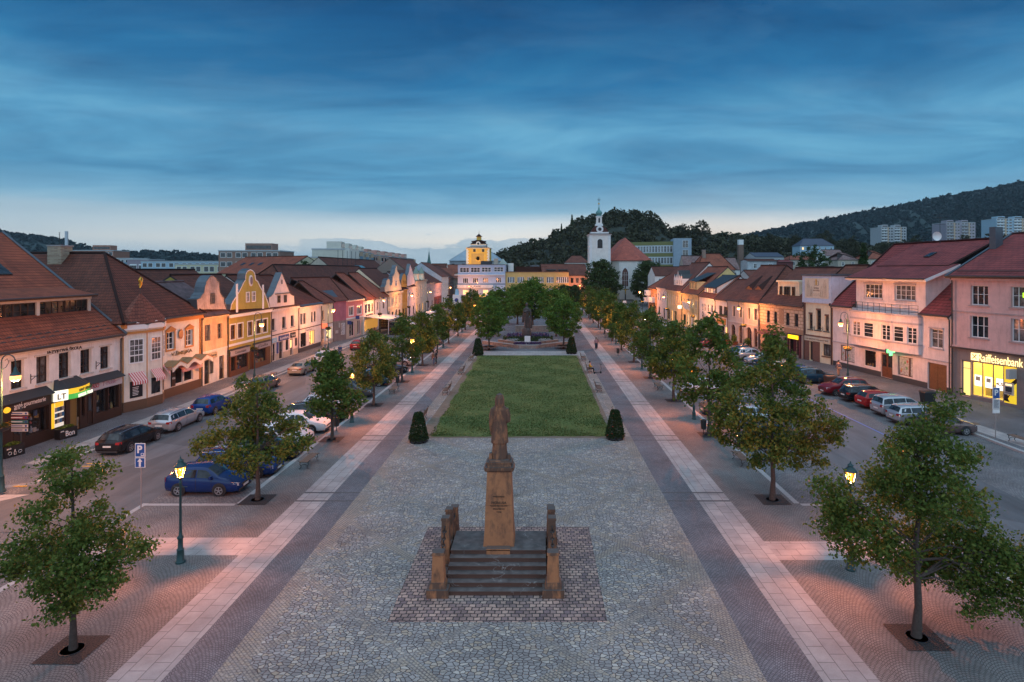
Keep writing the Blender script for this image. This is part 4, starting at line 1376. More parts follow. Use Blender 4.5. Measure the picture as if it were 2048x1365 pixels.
E=[(cl[0]-.25,cl[1]-.3),(-.1,-.45),(L+.2,-.45),(L+.2,9.3),(cl[0]-.6,9.3)]
q.roof([[(*E[1],6.8),(*E[2],6.8),apx],[(*E[0],6.8),(*E[1],6.8),apx,(-9,5.0,10.7)],[(*E[2],6.8),(*E[3],6.8),apx],[(*E[3],6.8),(*E[4],6.8),(-9,5.0,10.7),apx]],BRNR,ZINC)
o=q.build('roof',h.o)
q=MB()
for e in E[1:3]:
 q.tube([(*e,6.85),apx],.12,MIDR,8)
q.tube([apx,(-9,5.0,10.72)],.12,MIDR,8)
q.build('ridge_tiles',o)
h.gutter(6.78,-.5,-.1,L+.1,ZINC)
# -------- L9 / L10
for nm,A,B,lab,wl,cat in(('white_restaurant_house',(-32.3,110.45),(-32.35,118),'white house with three dark windows over the restaurant terrace awning',((1137,642,1160,720),(1172,635,1198,716),(1210,628,1231,706)),0),('white_lamp_house',(-32.35,118.05),(-32.5,128.7),'white house with two narrow windows, left of the cream baroque house',((1275,622,1290,695),(1340,610,1360,682)),1)):
 h=House(nm,A,B,lab)
 L=h.L
 ws=[h.rect(c4,*r)for r in wl]
 ws=[(a,3.9,c_,5.5)for a,b,c_,d in ws]
 gw=[(1.0,.4,2.4,2.4),(L-3,.1,L-1.8,2.4)]
 h.wall(6.3,10,WHITEW,ws+gw,rev=.16)
 for R in ws:
  h.window(R,DKBROWN,1,(.6,),.12,GLASS)
 h.shopwin(gw[0],DKBROWN,2,0,seed=70,back=LITW)
 h.door(gw[1],BROWN,.1,0,GLASS)
 h.roof(6.3,11.4,5.0,MIDR,hipA=0 if cat else 0,hipB=4.5 if cat else 3.2,ov=.4)
 h.pipe(L-.1,6.3)
 if not cat:
  R=h.rect(c4,1150,757,1222,783)
  h.sign((R[0],3.1,R[2],3.55),BLACK,'( ooo',LETW,.08,fit=(.8,.4))
  # terrace awning
h9=Vector((-32.3,110.5))
t=thing('terrace_awning','white canvas terrace awning over lit bar shelves before the restaurant','awning',(-32.3,111,0),PI/2)
CANV=pbr('white_canvas',(.50,.49,.47),.8)
q=MB()
q.roof([[(.2,-4.6,2.75),(9.5,-4.6,2.75),(9.5,-.05,3.3),(.2,-.05,3.3)]],CANV,CANV,.05)
q.face([(.2,-4.6,2.4),(9.5,-4.6,2.4),(9.5,-4.6,2.75),(.2,-4.6,2.75)],CANV)
q.build('canvas',t)
for x in(.25,4.8,9.4):
 q=MB()
 q.tube([(x,-4.5,0),(x,-4.5,2.7)],.05,WHITE,8)
 q.build('post',t)
q=MB()
q.box(9.2,-4.4,.1,9.4,-.3,2.4,DKBROWN)
for z in(.6,1.1,1.6,2.1):
 q.box(8.9,-4.3,z,9.19,-.4,z+.04,BROWN)
q.build('bar_shelf',t)
q=MB()
r=random.Random(3)
for z in(.64,1.14,1.64):
 for i in range(18):
  q.lathe([(.05,z),(.05,z+.2),(.02,z+.3)],pbr('bottle_%d'%(i%3),[(.3,.12,.02),(.4,.3,.1),(.1,.14,.05)][i%3],.2),6,(9.02,-4.2+i*.2+r.uniform(-.04,.04),0))
tag(q.build('bottle_display',t),kind='stuff')
q=MB()
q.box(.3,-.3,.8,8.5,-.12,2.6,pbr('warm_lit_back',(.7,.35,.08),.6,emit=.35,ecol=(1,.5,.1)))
q.build('lit_back_wall',t)
# -------- L11 cream baroque
h=House('cream_baroque_house',(-32.5,128.75),(-32.9,144.6),'cream baroque house with tall ornate volute gable and arched doorways')
L=h.L
ws=[h.rect(c4,*r)for r in((1394,556,1406,645),(1409,553,1421,643),(1442,552,1452,642),(1454,550,1464,640),(1479,546,1490,637),(1492,543,1503,635),(1520,541,1531,630),(1534,539,1546,628))]
ws=[(a,3.9,c_,6.0)for a,b,c_,d in ws]
gs=[h.rect(c4,*r)for r in((1395,705,1422,825),(1443,725,1462,825),(1480,695,1506,825),(1520,712,1541,815))]
gs=[(a,.1,c_,(3.1,2.6,3.0,2.6)[i])for i,(a,b,c_,d)in enumerate(gs)]
h.wall(7.0,12,CREAM,ws+gs,rev=.2)
for R in ws:
 h.window(R,WHITE,1,(.35,.68),.12,GLASSW)
for i,R in enumerate(gs):
 if i%2==0:
  h.arch(R,CREAM,DKBROWN,0,.2,2,WHITE)
 else:
  h.shopwin(R,DKBROWN,1,0,seed=80+i)
h.strip(6.55,7.0,.35,CREAM)
h.strip(7.002,7.08,.45,ZINC)
h.strip(3.4,3.6,.1,CREAM)
for i in range(5):
 x=.25+(L-.5)*i/4
 h.board((x-.22,3.6,x+.22,6.55),plaster('light_cream',(.74,.67,.52)),.07,name='pilaster')
gp=h.pts(c4,[(1357,478),(1357,425),(1366,408),(1374,395),(1378,352),(1390,336),(1400,330),(1412,340),(1417,355),(1414,395),(1428,412),(1436,400),(1445,365),(1449,305),(1462,285),(1470,262),(1476,222),(1483,205),(1490,176),(1497,205),(1501,245),(1516,262),(1523,290),(1526,350),(1537,385),(1546,415),(1551,462)])
h.gable(gp,CREAM,plaster('light_cream',(.74,.67,.52)),.8,-.04)
h.niche(h.rect(c4,1476,348,1497,414),WHITE,-.05,GLASSW)
h.roof(7.05,12.3,6,DKR,wallm=CREAM,ov=.2)
# -------- L12..L19 narrower houses towards the far street
def simple(name,A,B,lab,wall,ze,zr,dr,rm,wz=(3.9,5.5),nw=3,ww=.9,pane=GLASS,fr=WHITE,bands=(),shop=DKBROWN,back=None,ov=.3,hipA=0,hipB=0,cornice=None,wall2=None,z2=None,sur=None,gshops=2,seed=0,sill=None,gz=2.5):
 h=House(name,A,B,lab)
 L=h.L
 ws=[]
 for i in range(nw):
  x=L*(i+.5)/nw
  ws.append((x-ww/2,wz[0],x+ww/2,wz[1]))
 if z2:
  ws+=[(a,z2[0],c_,z2[1])for a,b,c_,d in ws[:nw]]
 gs=[]
 for i in range(gshops):
  x=L*(i+.5)/gshops
  w=min(1.7,L/gshops*.62)
  gs.append((x-w/2,.45 if i%2==0 else.08,x+w/2,gz))
 h.wall(ze,dr*2,wall,ws+gs,bands=bands,rev=.16)
 for R in ws:
  h.window(R,fr,2,(.62,),.11,pane,sur=sur,sill=sill)
 for i,R in enumerate(gs):
  if i%2==0:
   h.shopwin(R,shop,2,0,seed=seed+i,back=back)
  else:
   h.door(R,shop,.1,0,GLASS)
 h.strip(ze-.35,ze-.002,.25,cornice or wall)
 if zr:
  h.roof(ze,zr,dr,rm,hipA=hipA,hipB=hipB,ov=ov,wallm=wall)
 h.gutter(ze+.02,-ov-.05)
 return h
h=simple('ochre_gable_house',(-32.9,144.65),(-33,151),'narrow deep ochre house with small curved gable',OCHRE,7.2,11,5,DKR,(4,6),3,.8,fr=OCHRE,seed=90)
h.gable(h.pts(c5,[(350,765),(352,690),(362,650),(372,622),(388,610),(402,632),(410,680),(418,765)]),OCHRE,None,.6,-.04)
for x in(375,398):
 h.niche(h.rect(c5,x,690,x+12,735),OCHRE,-.05)
LILAC=plaster('lilac_white_plaster',(.72,.64,.66))
h=simple('spired_gable_house',(-33,151.05),(-33.1,161.5),'lilac white house with slender pointed gable spire',LILAC,7.6,11.5,5,DKR,(4,6),2,1.0,seed=95)
h.gable(h.pts(c5,[(418,760),(418,640),(428,622),(436,600),(455,502),(486,600),(492,640),(503,672),(508,690),(510,725)]),LILAC,None,.7,-.04)
h=simple('twin_turret_house',(-33.1,161.55),(-33.2,178),'pale cream house with two small ornamental turrets on its parapet',plaster('grey_cream_plaster',(.62,.55,.42)),9.0,0,6,DKR,(4.3,7.6),5,1.3,fr=WHITE,seed=100,back=LITW,gshops=4)
h.strip(9.0,9.15,.4,pbr('green_copper',(.16,.26,.22),.7))
q=MB()
for x in(545,605):
 t_,z_=h.sz(c5,x,670)
 q=MB()
 q.prism([(t_-1.6,9.15),(t_+1.6,9.15),(t_+.9,10.3),(t_+.7,10.9),(t_-.7,10.9),(t_-.9,10.3)],-.1,1.2,CREAM)
 q.taper(t_,.5,10.9,12.9,(.9,.8),(.05,.05),pbr('green_copper',(.16,.26,.22),.7))
 q.build('turret',h.o)
h.roof(9.0,12.0,6,DKR,ov=.0,ridge=False)
simple('rose_house',(-33.2,178.05),(-33.2,190.6),'dusty pink house with dark shop awning, right of the twin turret house',plaster('dusty_pink',(.58,.42,.38)),8.0,11.3,5,DKR,(4.1,6.2),4,1.2,seed=110)
simple('lilac_house',(-33.2,190.65),(-33.2,205.4),'lilac house with wine red shopfront at the mouth of the side street',plaster('lilac_plaster',(.55,.42,.50)),7.7,11.5,6,DKR,(4.1,6.2),4,1.3,bands=[(0,3.3,plaster('wine_plaster',(.16,.035,.045)))],seed=113)
simple('light_blue_house',(-33.2,205.45),(-33.2,221.4),'light blue house with brown roof in the far side street',plaster('light_blue_plaster',(.38,.52,.60)),9.5,14.5,7,BRNR,(4.6,7.4),4,1.3,seed=116)
simple('brown_street_house',(-33.2,221.5),(-33.4,235.8),'dim brown house deeper in the side street',plaster('brownish_plaster',(.30,.22,.18)),9,13.5,6,DKR,(4.4,6.6),4,1.3,seed=119)
simple('far_street_house',(-33.4,235.9),(-32.6,252),'red roofed house closing the left of the far side street',plaster('sand_plaster',(.45,.33,.24)),8.5,13.0,6,MIDR,(4.4,6.4),4,1.3,seed=122)
# tall brick gabled roof behind the row, and long dark back roofs
for nm,A,B,lab,wl,ze,zr,dr,rm,hb in(('long_back_house',(-42,57.5),(-42,82),'long dark brown roof behind the weathered and mustard gables',CRW,7.5,12.0,5,DKR,0),('long_rear_house',(-41,100),(-41,160),'long dark roof running behind the white restaurant houses',WHITEW,7.5,12.9,5.5,DKR,5),('brick_gable_house',(-36,178),(-40,230),'brown roofed house with bare brick gable above the twin turret house',brick('gable_brick',(.27,.17,.12),(.2,.13,.1),(.3,.27,.24)),9,15.6,8,BRNR,0),('antenna_roof_house',(-48,150),(-49,205),'dark roofed block with aerials behind the cream baroque house',BEIGE,9,15.2,7,DKR,0)):
 h=House(nm,A,B,lab)
 h.wall(ze,dr*2,wl)
 h.roof(ze,zr,dr,rm,hipB=hb,hipA=hb,ov=.3,wallm=wl)
 if nm=='antenna_roof_house':
  for i in range(5):
   q=MB()
   q.tube([(6+i*4,4,12),(6+i*4,4,17.2)],.06,DARK,6)
   q.build('aerial',h.o)
  h.skylight(24,2.4,12.2,.6,8,1.8)
  # -- right row (A = far end, B = near end)
  # R1 bank
h=House('bank_house',(39.7,57.6),(44.8,41),'old rose bank house with lit yellow windows and dark red roof, nearest on the right','building')
L=h.L
ws=[h.rect(c9,1128,432,1270,562),h.rect(c9,1452,432,1605,572),h.rect(c9,1125,742,1270,892),h.rect(c9,1452,772,1605,925)]
ws=[(a,(8.75,8.75,5.75,5.75)[i],c_,(10.55,10.55,7.75,7.75)[i])for i,(a,b,c_,d)in enumerate(ws)]
ws+=[(a+8.2,b,c_+8.2,d)for a,b,c_,d in ws[::2]]
dr_=h.rect(e8,335,500,462,915)
pn=h.rect(e8,472,520,886,1000)
atm=h.rect(e8,898,590,1062,1090)
dr_=(dr_[0],.12,dr_[2],3.5)
pn=(pn[0],.35,pn[2],3.5)
atm=(atm[0],.3,atm[2],3.5)
h.wall(11.3,17,BANKP,ws+[dr_,pn,atm],bands=[(0,4.55,TAUPE)],rev=.3)
SILLP=plaster('rose_sill',(.48,.33,.30))
for i,R in enumerate(ws):
 h.window(R,WHITE,3,(.55,),.22,GLASSW if i%2 else GLASS,sill=SILLP)
h.strip(4.55,4.7,.3,GUT)
h.strip(4.702,4.85,.18,BANKP)
h.strip(8.0,8.12,.07,SILLP)
h.strip(11.0,11.3,.3,BANKP)
h.board((.35,4.85,.42,11.0),SILLP,.02,name='render_joint')
LB=pbr('lit_bank_room',(.9,.72,.2),.6,emit=.42,ecol=(1,.70,.16))
h.shopwin(pn,TAUPE,3,0,rec=.12,seed=5,back=LB,goods=False,depth=2.2)
for i_,x_ in enumerate((.2,.75)):
 bl_=bpy.data.lights.new('ceiling_light','POINT')
 bl_.energy,bl_.color,bl_.shadow_soft_size=34,(1,.80,.36),.25
 link('ceiling_light',bl_,h.o,(pn[0]+(pn[2]-pn[0])*x_,1.0,3.1))
 # furniture and posters inside the lit branch
q=MB()
wd=pn[2]-pn[0]
for k in range(4):
 x=pn[0]+wd*(.15+.22*k)
 q.box(x,1.2,.35,x+.5,1.7,1.2+.2*(k%2),pbr('bank_furniture',(.5,.4,.15),.6))
q.box(pn[0]+wd*.78,2.3,1.9,pn[0]+wd*.95,2.35,3.0,pbr('picture_grey',(.25,.25,.22),.6))
q.build('interior_furniture',h.o)
LPO=pbr('lit_poster',(.9,.9,.85),.5,emit=1.5,ecol=(1,.97,.85))
PIC=pbr('poster_picture',(.55,.4,.3),.6,emit=.25,ecol=(.9,.6,.4),var=.8,vs=8)
for k,(x0,x1,y0,y1)in enumerate(((515,605,652,795),(652,742,678,822),(795,888,703,855))):
 R=h.rect(e8,x0,y0,x1,y1,.3)
 q=MB()
 q.box(R[0],.3,R[1],R[2],.34,R[3],LPO)
 o=q.build('lit_poster',h.o)
 if k<2:
  q=MB()
  q.box(R[0]+.12,.29,R[1]+.5,R[2]-.12,.299,R[3]-.15,PIC)
  q.build('picture',o)
 else:
  lettering('4,5',pbr('orange_letter',(.7,.35,.02),.5),o,(R[0]+R[2])/2,.285,R[3]-.5,.62,.32,bold=.02)
h.window(dr_,TAUPE,1,(.78,),.15,pbr('lit_door_pane',(.9,.75,.25),.3,emit=.9,ecol=(1,.74,.2)),name='door',fw=.13)
q=MB()
q.box(atm[0],.02,atm[1],atm[2],.1,atm[3],pbr('lit_yellow_panel',(.85,.6,.03),.5,emit=.5,ecol=(1,.68,.03)))
o=q.build('cash_machine_panel',h.o)
q=MB()
w_=atm[2]-atm[0]
q.add([(atm[0]+w_*x,.012,.3+3.2*z)for x,z in((.5,.55),(1,.72),(1,.58),(.62,.47))],[(0,1,2,3)],BLACK)
q.add([(atm[0]+w_*x,.012,.3+3.2*z)for x,z in((0,.28),(.15,.3),(.3,.2),(.55,.26),(.3,.12),(.45,.03),(0,.05))],[(0,1,2,3,4,5,6)],BLACK)
q.build('black_motif',o)
q=MB()
a,b=atm[0]+w_*.1,atm[0]+w_*.8
q.box(a,-.12,1.05,b,.02,2.1,pbr('machine_grey',(.55,.54,.52),.4))
om=q.build('cash_machine',h.o)
q=MB()
q.box(a+.1,-.135,1.3,b-.1,-.122,1.75,pbr('screen_dark',(.05,.06,.07),.2))
q.box(a+.1,-.135,1.85,b-.1,-.122,2.0,pbr('lit_orange_bar',(.9,.6,.3),.5,emit=1.3,ecol=(1,.7,.35)))
q.box(a+.12,-.2,1.2,b-.12,-.122,1.25,ZINC)
q.build('screen',om)
LTX=pbr('lit_letter',(1,.8,.4),.5,emit=1.5,ecol=(1,.72,.30))
R=h.rect(c9,1150,1012,1192,1050)
def bank_mark(par,x,y,z,s_,bgm,fg):
 q=MB()
 q.box(x-s_,y,z-s_,x+s_,y+.05,z+s_,bgm)
 o2=q.build('emblem',par)
 q=MB()
 for sg in(1,-1):
  d_=Vector((sg*.7,0,.7))
  n2=Vector((-sg*.7,0,.7))*s_*.1
  p0,p1=Vector((x,y-.01,z))-d_*s_*.85,Vector((x,y-.01,z))+d_*s_*.85
  q.add([p0-n2,p0+n2,p1+n2,p1-n2],[(0,1,2,3)],fg)
  e=p1
  q.add([e,e+Vector((-sg*.3,0,.12))*s_,e+Vector((-sg*.42,0,-.16))*s_],[(0,1,2)],fg)
 q.build('crossed_beams',o2)
bank_mark(h.o,(R[0]+R[2])/2,-.16,3.98,.34,LTX,BLACK)
x0=R[2]+.1
x1=h.sz(c9,1560,1085)[0]
lettering('Raiffeisenbank',LTX,h.o,(x0+x1)/2,-.14,3.98,x1-x0,.74,bold=.004)
sgn=h.rect(e8,982,618,1088,712,-.5)
q=MB()
sxx=atm[2]-.1
q.box(sxx-.15,-.95,2.55,sxx+.15,-.05,3.4,pbr('sign_box_grey',(.5,.48,.46),.5))
o=q.build('sign',h.o)
q=MB()
q.box(sxx-.165,-.87,2.65,sxx-.152,-.13,3.32,LTX)
q.build('lit_face',o)
q=MB()
xx=sxx-.17
for sg in(1,-1):
 q.add([(xx,-.5-.26*sg,2.75),(xx,-.5-.2*sg,2.7),(xx,-.5+.26*sg,3.2),(xx,-.5+.2*sg,3.25)],[(0,1,2,3)],BLACK)
q.build('crossed_beams',o)
R=h.rect(c9,1540,505,1558,550)
q=MB()
q.box(R[0],.12,R[1]+.05,R[0]+.5,.16,R[3]-.02,pbr('lit_green_sign',(.3,.7,.02),.5,emit=1.4,ecol=(.45,1,.03)))
q.build('window_sign',h.o)
h.roof(11.35,15.6,8.3,MAROON,ov=.6,ovA=.25,wallm=BANKP)
q=MB()
zs_=(15.6-11.35)/8.9
q.roof([[(-.35,-.62,11.42),(-.1,-.62,11.42),(-.1,8.3,15.7),(-.35,8.3,15.7)]],ZINC,DARK,.12)
q.build('verge_flashing',h.o)
q=MB()
q.tube([(.4,.15,11.9),(17,.15,11.9)],.05,GUT,6)
q.build('snow_guard',h.o)
h.gutter(11.38,-.68)
h.pipe(.1,11.3)
q=MB()
q.box(-.1,5,13.2,.5,6,16.2,ZINC)
q.build('vent_stack',h.o)
# R2 pharmacy
h=House('pharmacy_house',(37.1,75.6),(39.7,57.62),'pale pink house with projecting bay, roof terrace railing and green cross','building')
L=h.L
PHP=plaster('pale_rose_plaster',(.82,.69,.65))
SLP=plaster('lilac_grey_band',(.50,.44,.44))
rw=h.rect(c9,805,757,908,890)
rw=(rw[0],4.25,rw[2],6.1)
lw=h.rect(c9,115,680,157,790)
lw=(lw[0],4.3,lw[2],6.0)
gs=[h.rect(c9,85,970,197,1095),h.rect(c9,272,1010,368,1130),h.rect(c9,410,1030,502,1205),h.rect(c9,545,1055,665,1200),h.rect(c9,783,1105,938,1305)]
gs=[(a,(.85,.85,.08,.75,.02)[i],c_,(2.75,2.75,2.75,2.75,2.7)[i])for i,(a,b,c_,d)in enumerate(gs)]
b0,b1=h.s_of(1707),h.s_of(1845)
h.wall(7.5,11,PHP,[rw,lw]+gs,bands=[(0,.6,DPLINTH)],rev=.2)
h.window(rw,WHITE,2,(.5,.8),.16,GLASSW,sill=SLP,head='flat',sur=SLP,sw=.05)
h.window(lw,WHITE,2,(.6,),.16,GLASS,sill=SLP)
pp=pbr('poster_collage',(.55,.52,.50),.6,var=.6,vs=6)
for i in(0,3):
 a,b,c_,d=gs[i]
 o=h.window(gs[i],BROWN,1,(),.08,pp,name='shop_window')
 q=MB()
 q.box(a+(c_-a)*(.3 if i==0 else.72),.05,b,a+(c_-a)*(.34 if i==0 else.78),.14,d,BROWN)
 for k in range(5):
  x=a+.2+(c_-a-.5)*random.random()
  z=b+.3+(d-b-.7)*random.random()
  q.lathe([(0,-.0),(.12,0),(.1,.02)],pbr('poster_dot_%d'%(k%3),[(.5,.12,.1),(.15,.35,.15),(.55,.4,.1)][k%3],.6),10,(x,.125,z),1,1.4)
 q.build('poster',o)
h.shopwin(gs[1],WHITE,1,0,seed=131)
h.door(gs[2],BROWN,.12,0,GLASS,2)
h.door(gs[4],pbr('garage_wood',(.20,.085,.03),.5,var=.3,vs=5),.18,0,None,2,name='garage_door')
h.strip(2.95,3.08,.1,SLP)
h.strip(7.2,7.5,.2,PHP)
# second-floor block (set back) and oriel
s2=[h.rect(c9,258,452,398,566),h.rect(c9,500,455,662,576)]
s2=[(a,8.75,c_,10.35)for a,b,c_,d in s2]
bd=h.rect(c9,372,452,400,625)
h.wall(11.0,9,PHP,s2,rev=.14,name='upper_wall',y=.35,s0=b0,s1=b1,z0=7.3)
for i,R in enumerate(s2):
 h.window(R,WHITE,4,(.33,.66),.1,GLASSW if i else GLASS,sill=SLP,y=.35,head='flat',sur=SLP,sw=.04)
o0,o1=h.s_of(1704,-.5),h.s_of(1834,-.5)
pl=[(o0,-.003),(o0+.5,-.95),(o1-3.0,-1.05),(o1,-.35),(o1+.05,-.003)]
q=MB()
q.slab(pl,3.3,4.35,PHP)
q.slab(pl,6.05,7.3,PHP)
ob=q.build('bay',h.o)
fa=[(pl[i],pl[i+1])for i in range(4)]
def along(a_,b_,t):return(a_[0]+(b_[0]-a_[0])*t,a_[1]+(b_[1]-a_[1])*t)
def wallseg(mb,a_,b_,t0,t1,z0,z1,th,mat,out=0.0):
 d_=(Vector(b_)-Vector(a_)).normalized()
 n_=Vector((d_.y,-d_.x))
 p,q_=Vector(along(a_,b_,t0))+n_*out,Vector(along(a_,b_,t1))+n_*out
 mb.slab([(p.x,p.y),(q_.x,q_.y),(q_.x-n_.x*th,q_.y-n_.y*th),(p.x-n_.x*th,p.y-n_.y*th)],z0,z1,mat)
q=MB()
for a_,b_,spans in((pl[0],pl[1],[(0,.1),(.9,1)]),(pl[1],pl[2],[(0,.02),(.235,.31),(.57,.77),(.98,1)]),(pl[2],pl[3],[(0,.08),(.46,.6),(.94,1)]),(pl[3],pl[4],[(0,1)])):
 for t0,t1 in spans:
  q=MB()
  wallseg(q,a_,b_,t0,t1,4.35,6.05,.3,PHP)
  q.build('bay_pier',ob)
wi=0
for a_,b_,spans in((pl[1],pl[2],[(.02,.235),(.31,.57),(.77,.98)]),(pl[2],pl[3],[(.08,.46),(.6,.94)]),(pl[0],pl[1],[(.1,.9)])):
 for t0,t1 in spans:
  q=MB()
  k=.05
  wallseg(q,a_,b_,t0,t1,4.36,4.44,.08,WHITE,-.08)
  wallseg(q,a_,b_,t0,t1,5.96,6.04,.08,WHITE,-.08)
  dt=(t1-t0)
  for m_ in(0,.5,1)if wi%2==0 else(0,1):
   tt=t0+(dt-dt*.07)*m_
   wallseg(q,a_,b_,tt,tt+dt*.07,4.44,5.96,.07,WHITE,-.085)
  for z in(4.85,5.3,5.6):
   wallseg(q,a_,b_,t0,t1,z,z+.04,.05,WHITE,-.09)
  o=q.build('window',ob)
  q=MB()
  wallseg(q,a_,b_,t0,t1,4.4,6.0,.02,GLASS if wi!=0 else GLASSW,-.13)
  q.build('pane',o)
  wi+=1
q=MB()
for a_,b_ in fa:
 wallseg(q,a_,b_,-.03,1.03,4.20,4.352,.2,SLP,.14)
 wallseg(q,a_,b_,-.02,1.02,6.3,6.5,.2,SLP,.08)
 wallseg(q,a_,b_,-.03,1.03,7.12,7.32,.2,SLP,.14)
q.build('sill',ob)
q=MB()
rail=[(o0+.05,-.1),(o0+.5,-.88),(o1-3.0,-.98),(o1-.1,-.3)]
for i in range(3):
 a_,b_=rail[i],rail[i+1]
 for z in(7.6,7.95,8.3):
  q.tube([(*a_,z),(*b_,z)],.025,DARK,6)
 n_=max(1,int((Vector(b_)-Vector(a_)).length/.9))
 for k in range(n_+1):
  p=along(a_,b_,k/n_)
  q.tube([(*p,7.3),(*p,8.3)],.028,DARK,6)
q.build('railing',h.o)
q=MB()
q.roof([[(b0-.9,-.5,11.05),(b1+.9,-.5,11.05),(b1+.9,3.5,12.6),(b0-.9,3.5,12.6)]],MAROON,WHITE,.3)
q.roof([[(-.1,-.45,7.5),(b0+.05,-.45,7.5),(b0+.05,8.6,15.2),(-.1,8.6,15.2)],[(b1-.05,-.45,7.5),(L+.02,-.45,7.5),(L+.02,8.6,15.2),(b1-.05,8.6,15.2)],[(b0,3.0,12.5),(b1,3.0,12.5),(b1,8.6,15.2),(b0,8.6,15.2)],[(-.1,17.5,7.5),(L,17.5,7.5),(L,8.6,15.2),(-.1,8.6,15.2)]],MAROON,GUT)
q.build('roof',h.o)
q=MB()
for x in(b0+.01,b1-.01):
 q.face([(x,.35,7.5),(x,5,11.5),(x,3.4,12.3),(x,.35,11.0)],PHP)
 q.build('dormer_cheek',h.o)
 q=MB()
q.face([(.0,0,7.2),(.0,17,7.2),(.0,8.6,15.0)],PHP)
q.build('gable_wall',h.o)
q=MB()
q.tube([(-.1,-.45,7.6),(-.1,8.6,15.3)],.1,MAROON,6)
q.tube([(-.1,8.6,15.3),(L,8.6,15.3)],.12,MAROON,6)
q.build('ridge_tiles',h.o)
h.skylight(h.s_of(1848,4.5),4.8,13.4,.45)
h.skylight(L-1.2,1.2,9.0,.7,.8,1.0)
h.gutter(7.5,-.5,0,b0)
h.gutter(7.5,-.5,b1,L)
h.gutter(11.05,-.56,b0-.8,b1+.8)
h.pipe(L-.15,7.5)
q=MB()
gx=h.sz(c9,492,1015,-.6)[0]
GC=pbr('lit_green_cross',(.1,.9,.2),.5,emit=1.5,ecol=(.25,1,.35))
GCC=pbr('lit_cross_core',(.9,1,.8),.5,emit=1.6,ecol=(.8,1,.7))
def cross(mb,x,y,z,w,t,d,mat):
 mb.prism([(x-t,z-w),(x+t,z-w),(x+t,z-t),(x+w,z-t),(x+w,z+t),(x+t,z+t),(x+t,z+w),(x-t,z+w),(x-t,z+t),(x-w,z+t),(x-w,z-t),(x-t,z-t)],y,y+d,mat)
 # hung at right angles to the wall: build in (y, z)
q=MB()
def crossx(mb,x,y,z,w,t,d,mat):
 P=[(-t,-w),(t,-w),(t,-t),(w,-t),(w,t),(t,t),(t,w),(-t,w),(-t,t),(-w,t),(-w,-t),(-t,-t)]
 v=[(x,y+a,z+b)for a,b in P]+[(x+d,y+a,z+b)for a,b in P]
 mb.add(v,[list(range(12)),list(range(23,11,-1))]+[(i,i+12,(i+1)%12+12,(i+1)%12)for i in range(12)],mat)
crossx(q,gx,-.75,3.25,.55,.22,.12,DARK)
o=q.build('green_cross',h.o)
q=MB()
crossx(q,gx-.02,-.75,3.25,.50,.19,.018,GC)
crossx(q,gx-.035,-.75,3.25,.40,.10,.012,DARK)
crossx(q,gx+.122,-.75,3.25,.50,.19,.018,GC)
q.build('lit_outline',o)
q=MB()
q.tube([(gx+.06,-.25,3.25),(gx+.06,0,3.25)],.03,DARK,6)
q.build('arm',o)
pl_=bpy.data.lights.new('green_cross_light','POINT')
pl_.energy,pl_.color,pl_.shadow_soft_size=10,(.3,1,.35),.3
link('green_cross_light',pl_,h.o,(gx+.06,-1.0,2.9))
# R3 chapel house
h=House('chapel_house',(35.6,80.4),(37.1,75.65),'narrow cream chapel house with tall blue framed mural parapet and lettered band','chapel')
L=h.L
ws=[h.rect(e7,*r)for r in((163,592,209,768),(250,545,309,782),(353,612,402,797))]
ws=[(a,(4.15,4.15,4.15)[i],c_,(6.15,6.75,6.1)[i])for i,(a,b,c_,d)in enumerate(ws)]
gd=(h.rect(e7,172,900,212,1130)[0],.1,h.rect(e7,172,900,212,1130)[2],2.55)
gw=h.rect(e7,330,935,427,1100)
gw=(gw[0],.95,gw[2],2.5)
BRK=brick('red_brown_brick',(.20,.07,.045),(.14,.05,.035),(.16,.12,.1))
bx=h.rect(e7,110,900,296,1150)
h.wall(7.7,9,CREAM,ws+[gd,gw],rev=.25)
CHC=plaster('chapel_cream',(.66,.57,.45))
for R in ws:
 h.window(R,pbr('leaded_frame',(.05,.04,.035),.5),1,(.2,.4,.6,.8),.2,GLASS,sill=DARK)
 h.board((R[0],R[3]+.003,R[2],R[3]+.22),BRK,.04,name='lintel')
h.window(gw,DKBROWN,3,(.7,),.16,GLASSW,sill=BROWN)
h.door(gd,pbr('dark_door',(.02,.02,.022),.5),.2)
q=MB()
q.box(bx[0],-.06,0,gd[0]-.02,-.003,2.6,BRK)
q.box(gd[2]+.02,-.06,0,bx[2],-.003,2.6,BRK)
q.box(0.02,-.05,3.4,.3,-.003,7.6,BRK)
q.box(L-.3,-.05,0,L-.02,-.003,7.6,BRK)
q.build('brick_facing',h.o)
h.strip(3.25,3.42,.12,BRK)
SGB=plaster('sign_band_plaster',(.62,.55,.42))
h.sign((.1,2.65,L-.35,3.2),SGB,'ČESKOBRATRSKÝ EVANGELICKÝ SBOR',pbr('brown_sign_letter',(.12,.07,.03),.5),.1,fit=(.88,.38),bold=.004)
PBL=plaster('pale_blue_plaster',(.50,.55,.66))
q=MB()
q.box(-.05,-.25,7.7,L+.05,5,11.2,PBL)
q.box(-.15,-.36,11.2,L+.15,5.1,11.42,ZINC)
q.box(-.02,-.32,7.68,L+.02,-.25,8.1,PBL)
op=q.build('mural_parapet',h.o)
MUR=plaster('mural_ground',(.66,.54,.40),.1)
q=MB()
q.box(.45,-.285,8.3,L-.4,-.252,10.9,MUR)
om=q.build('mural',op)
LN=pbr('mural_line',(.30,.20,.14),.8)
q=MB()
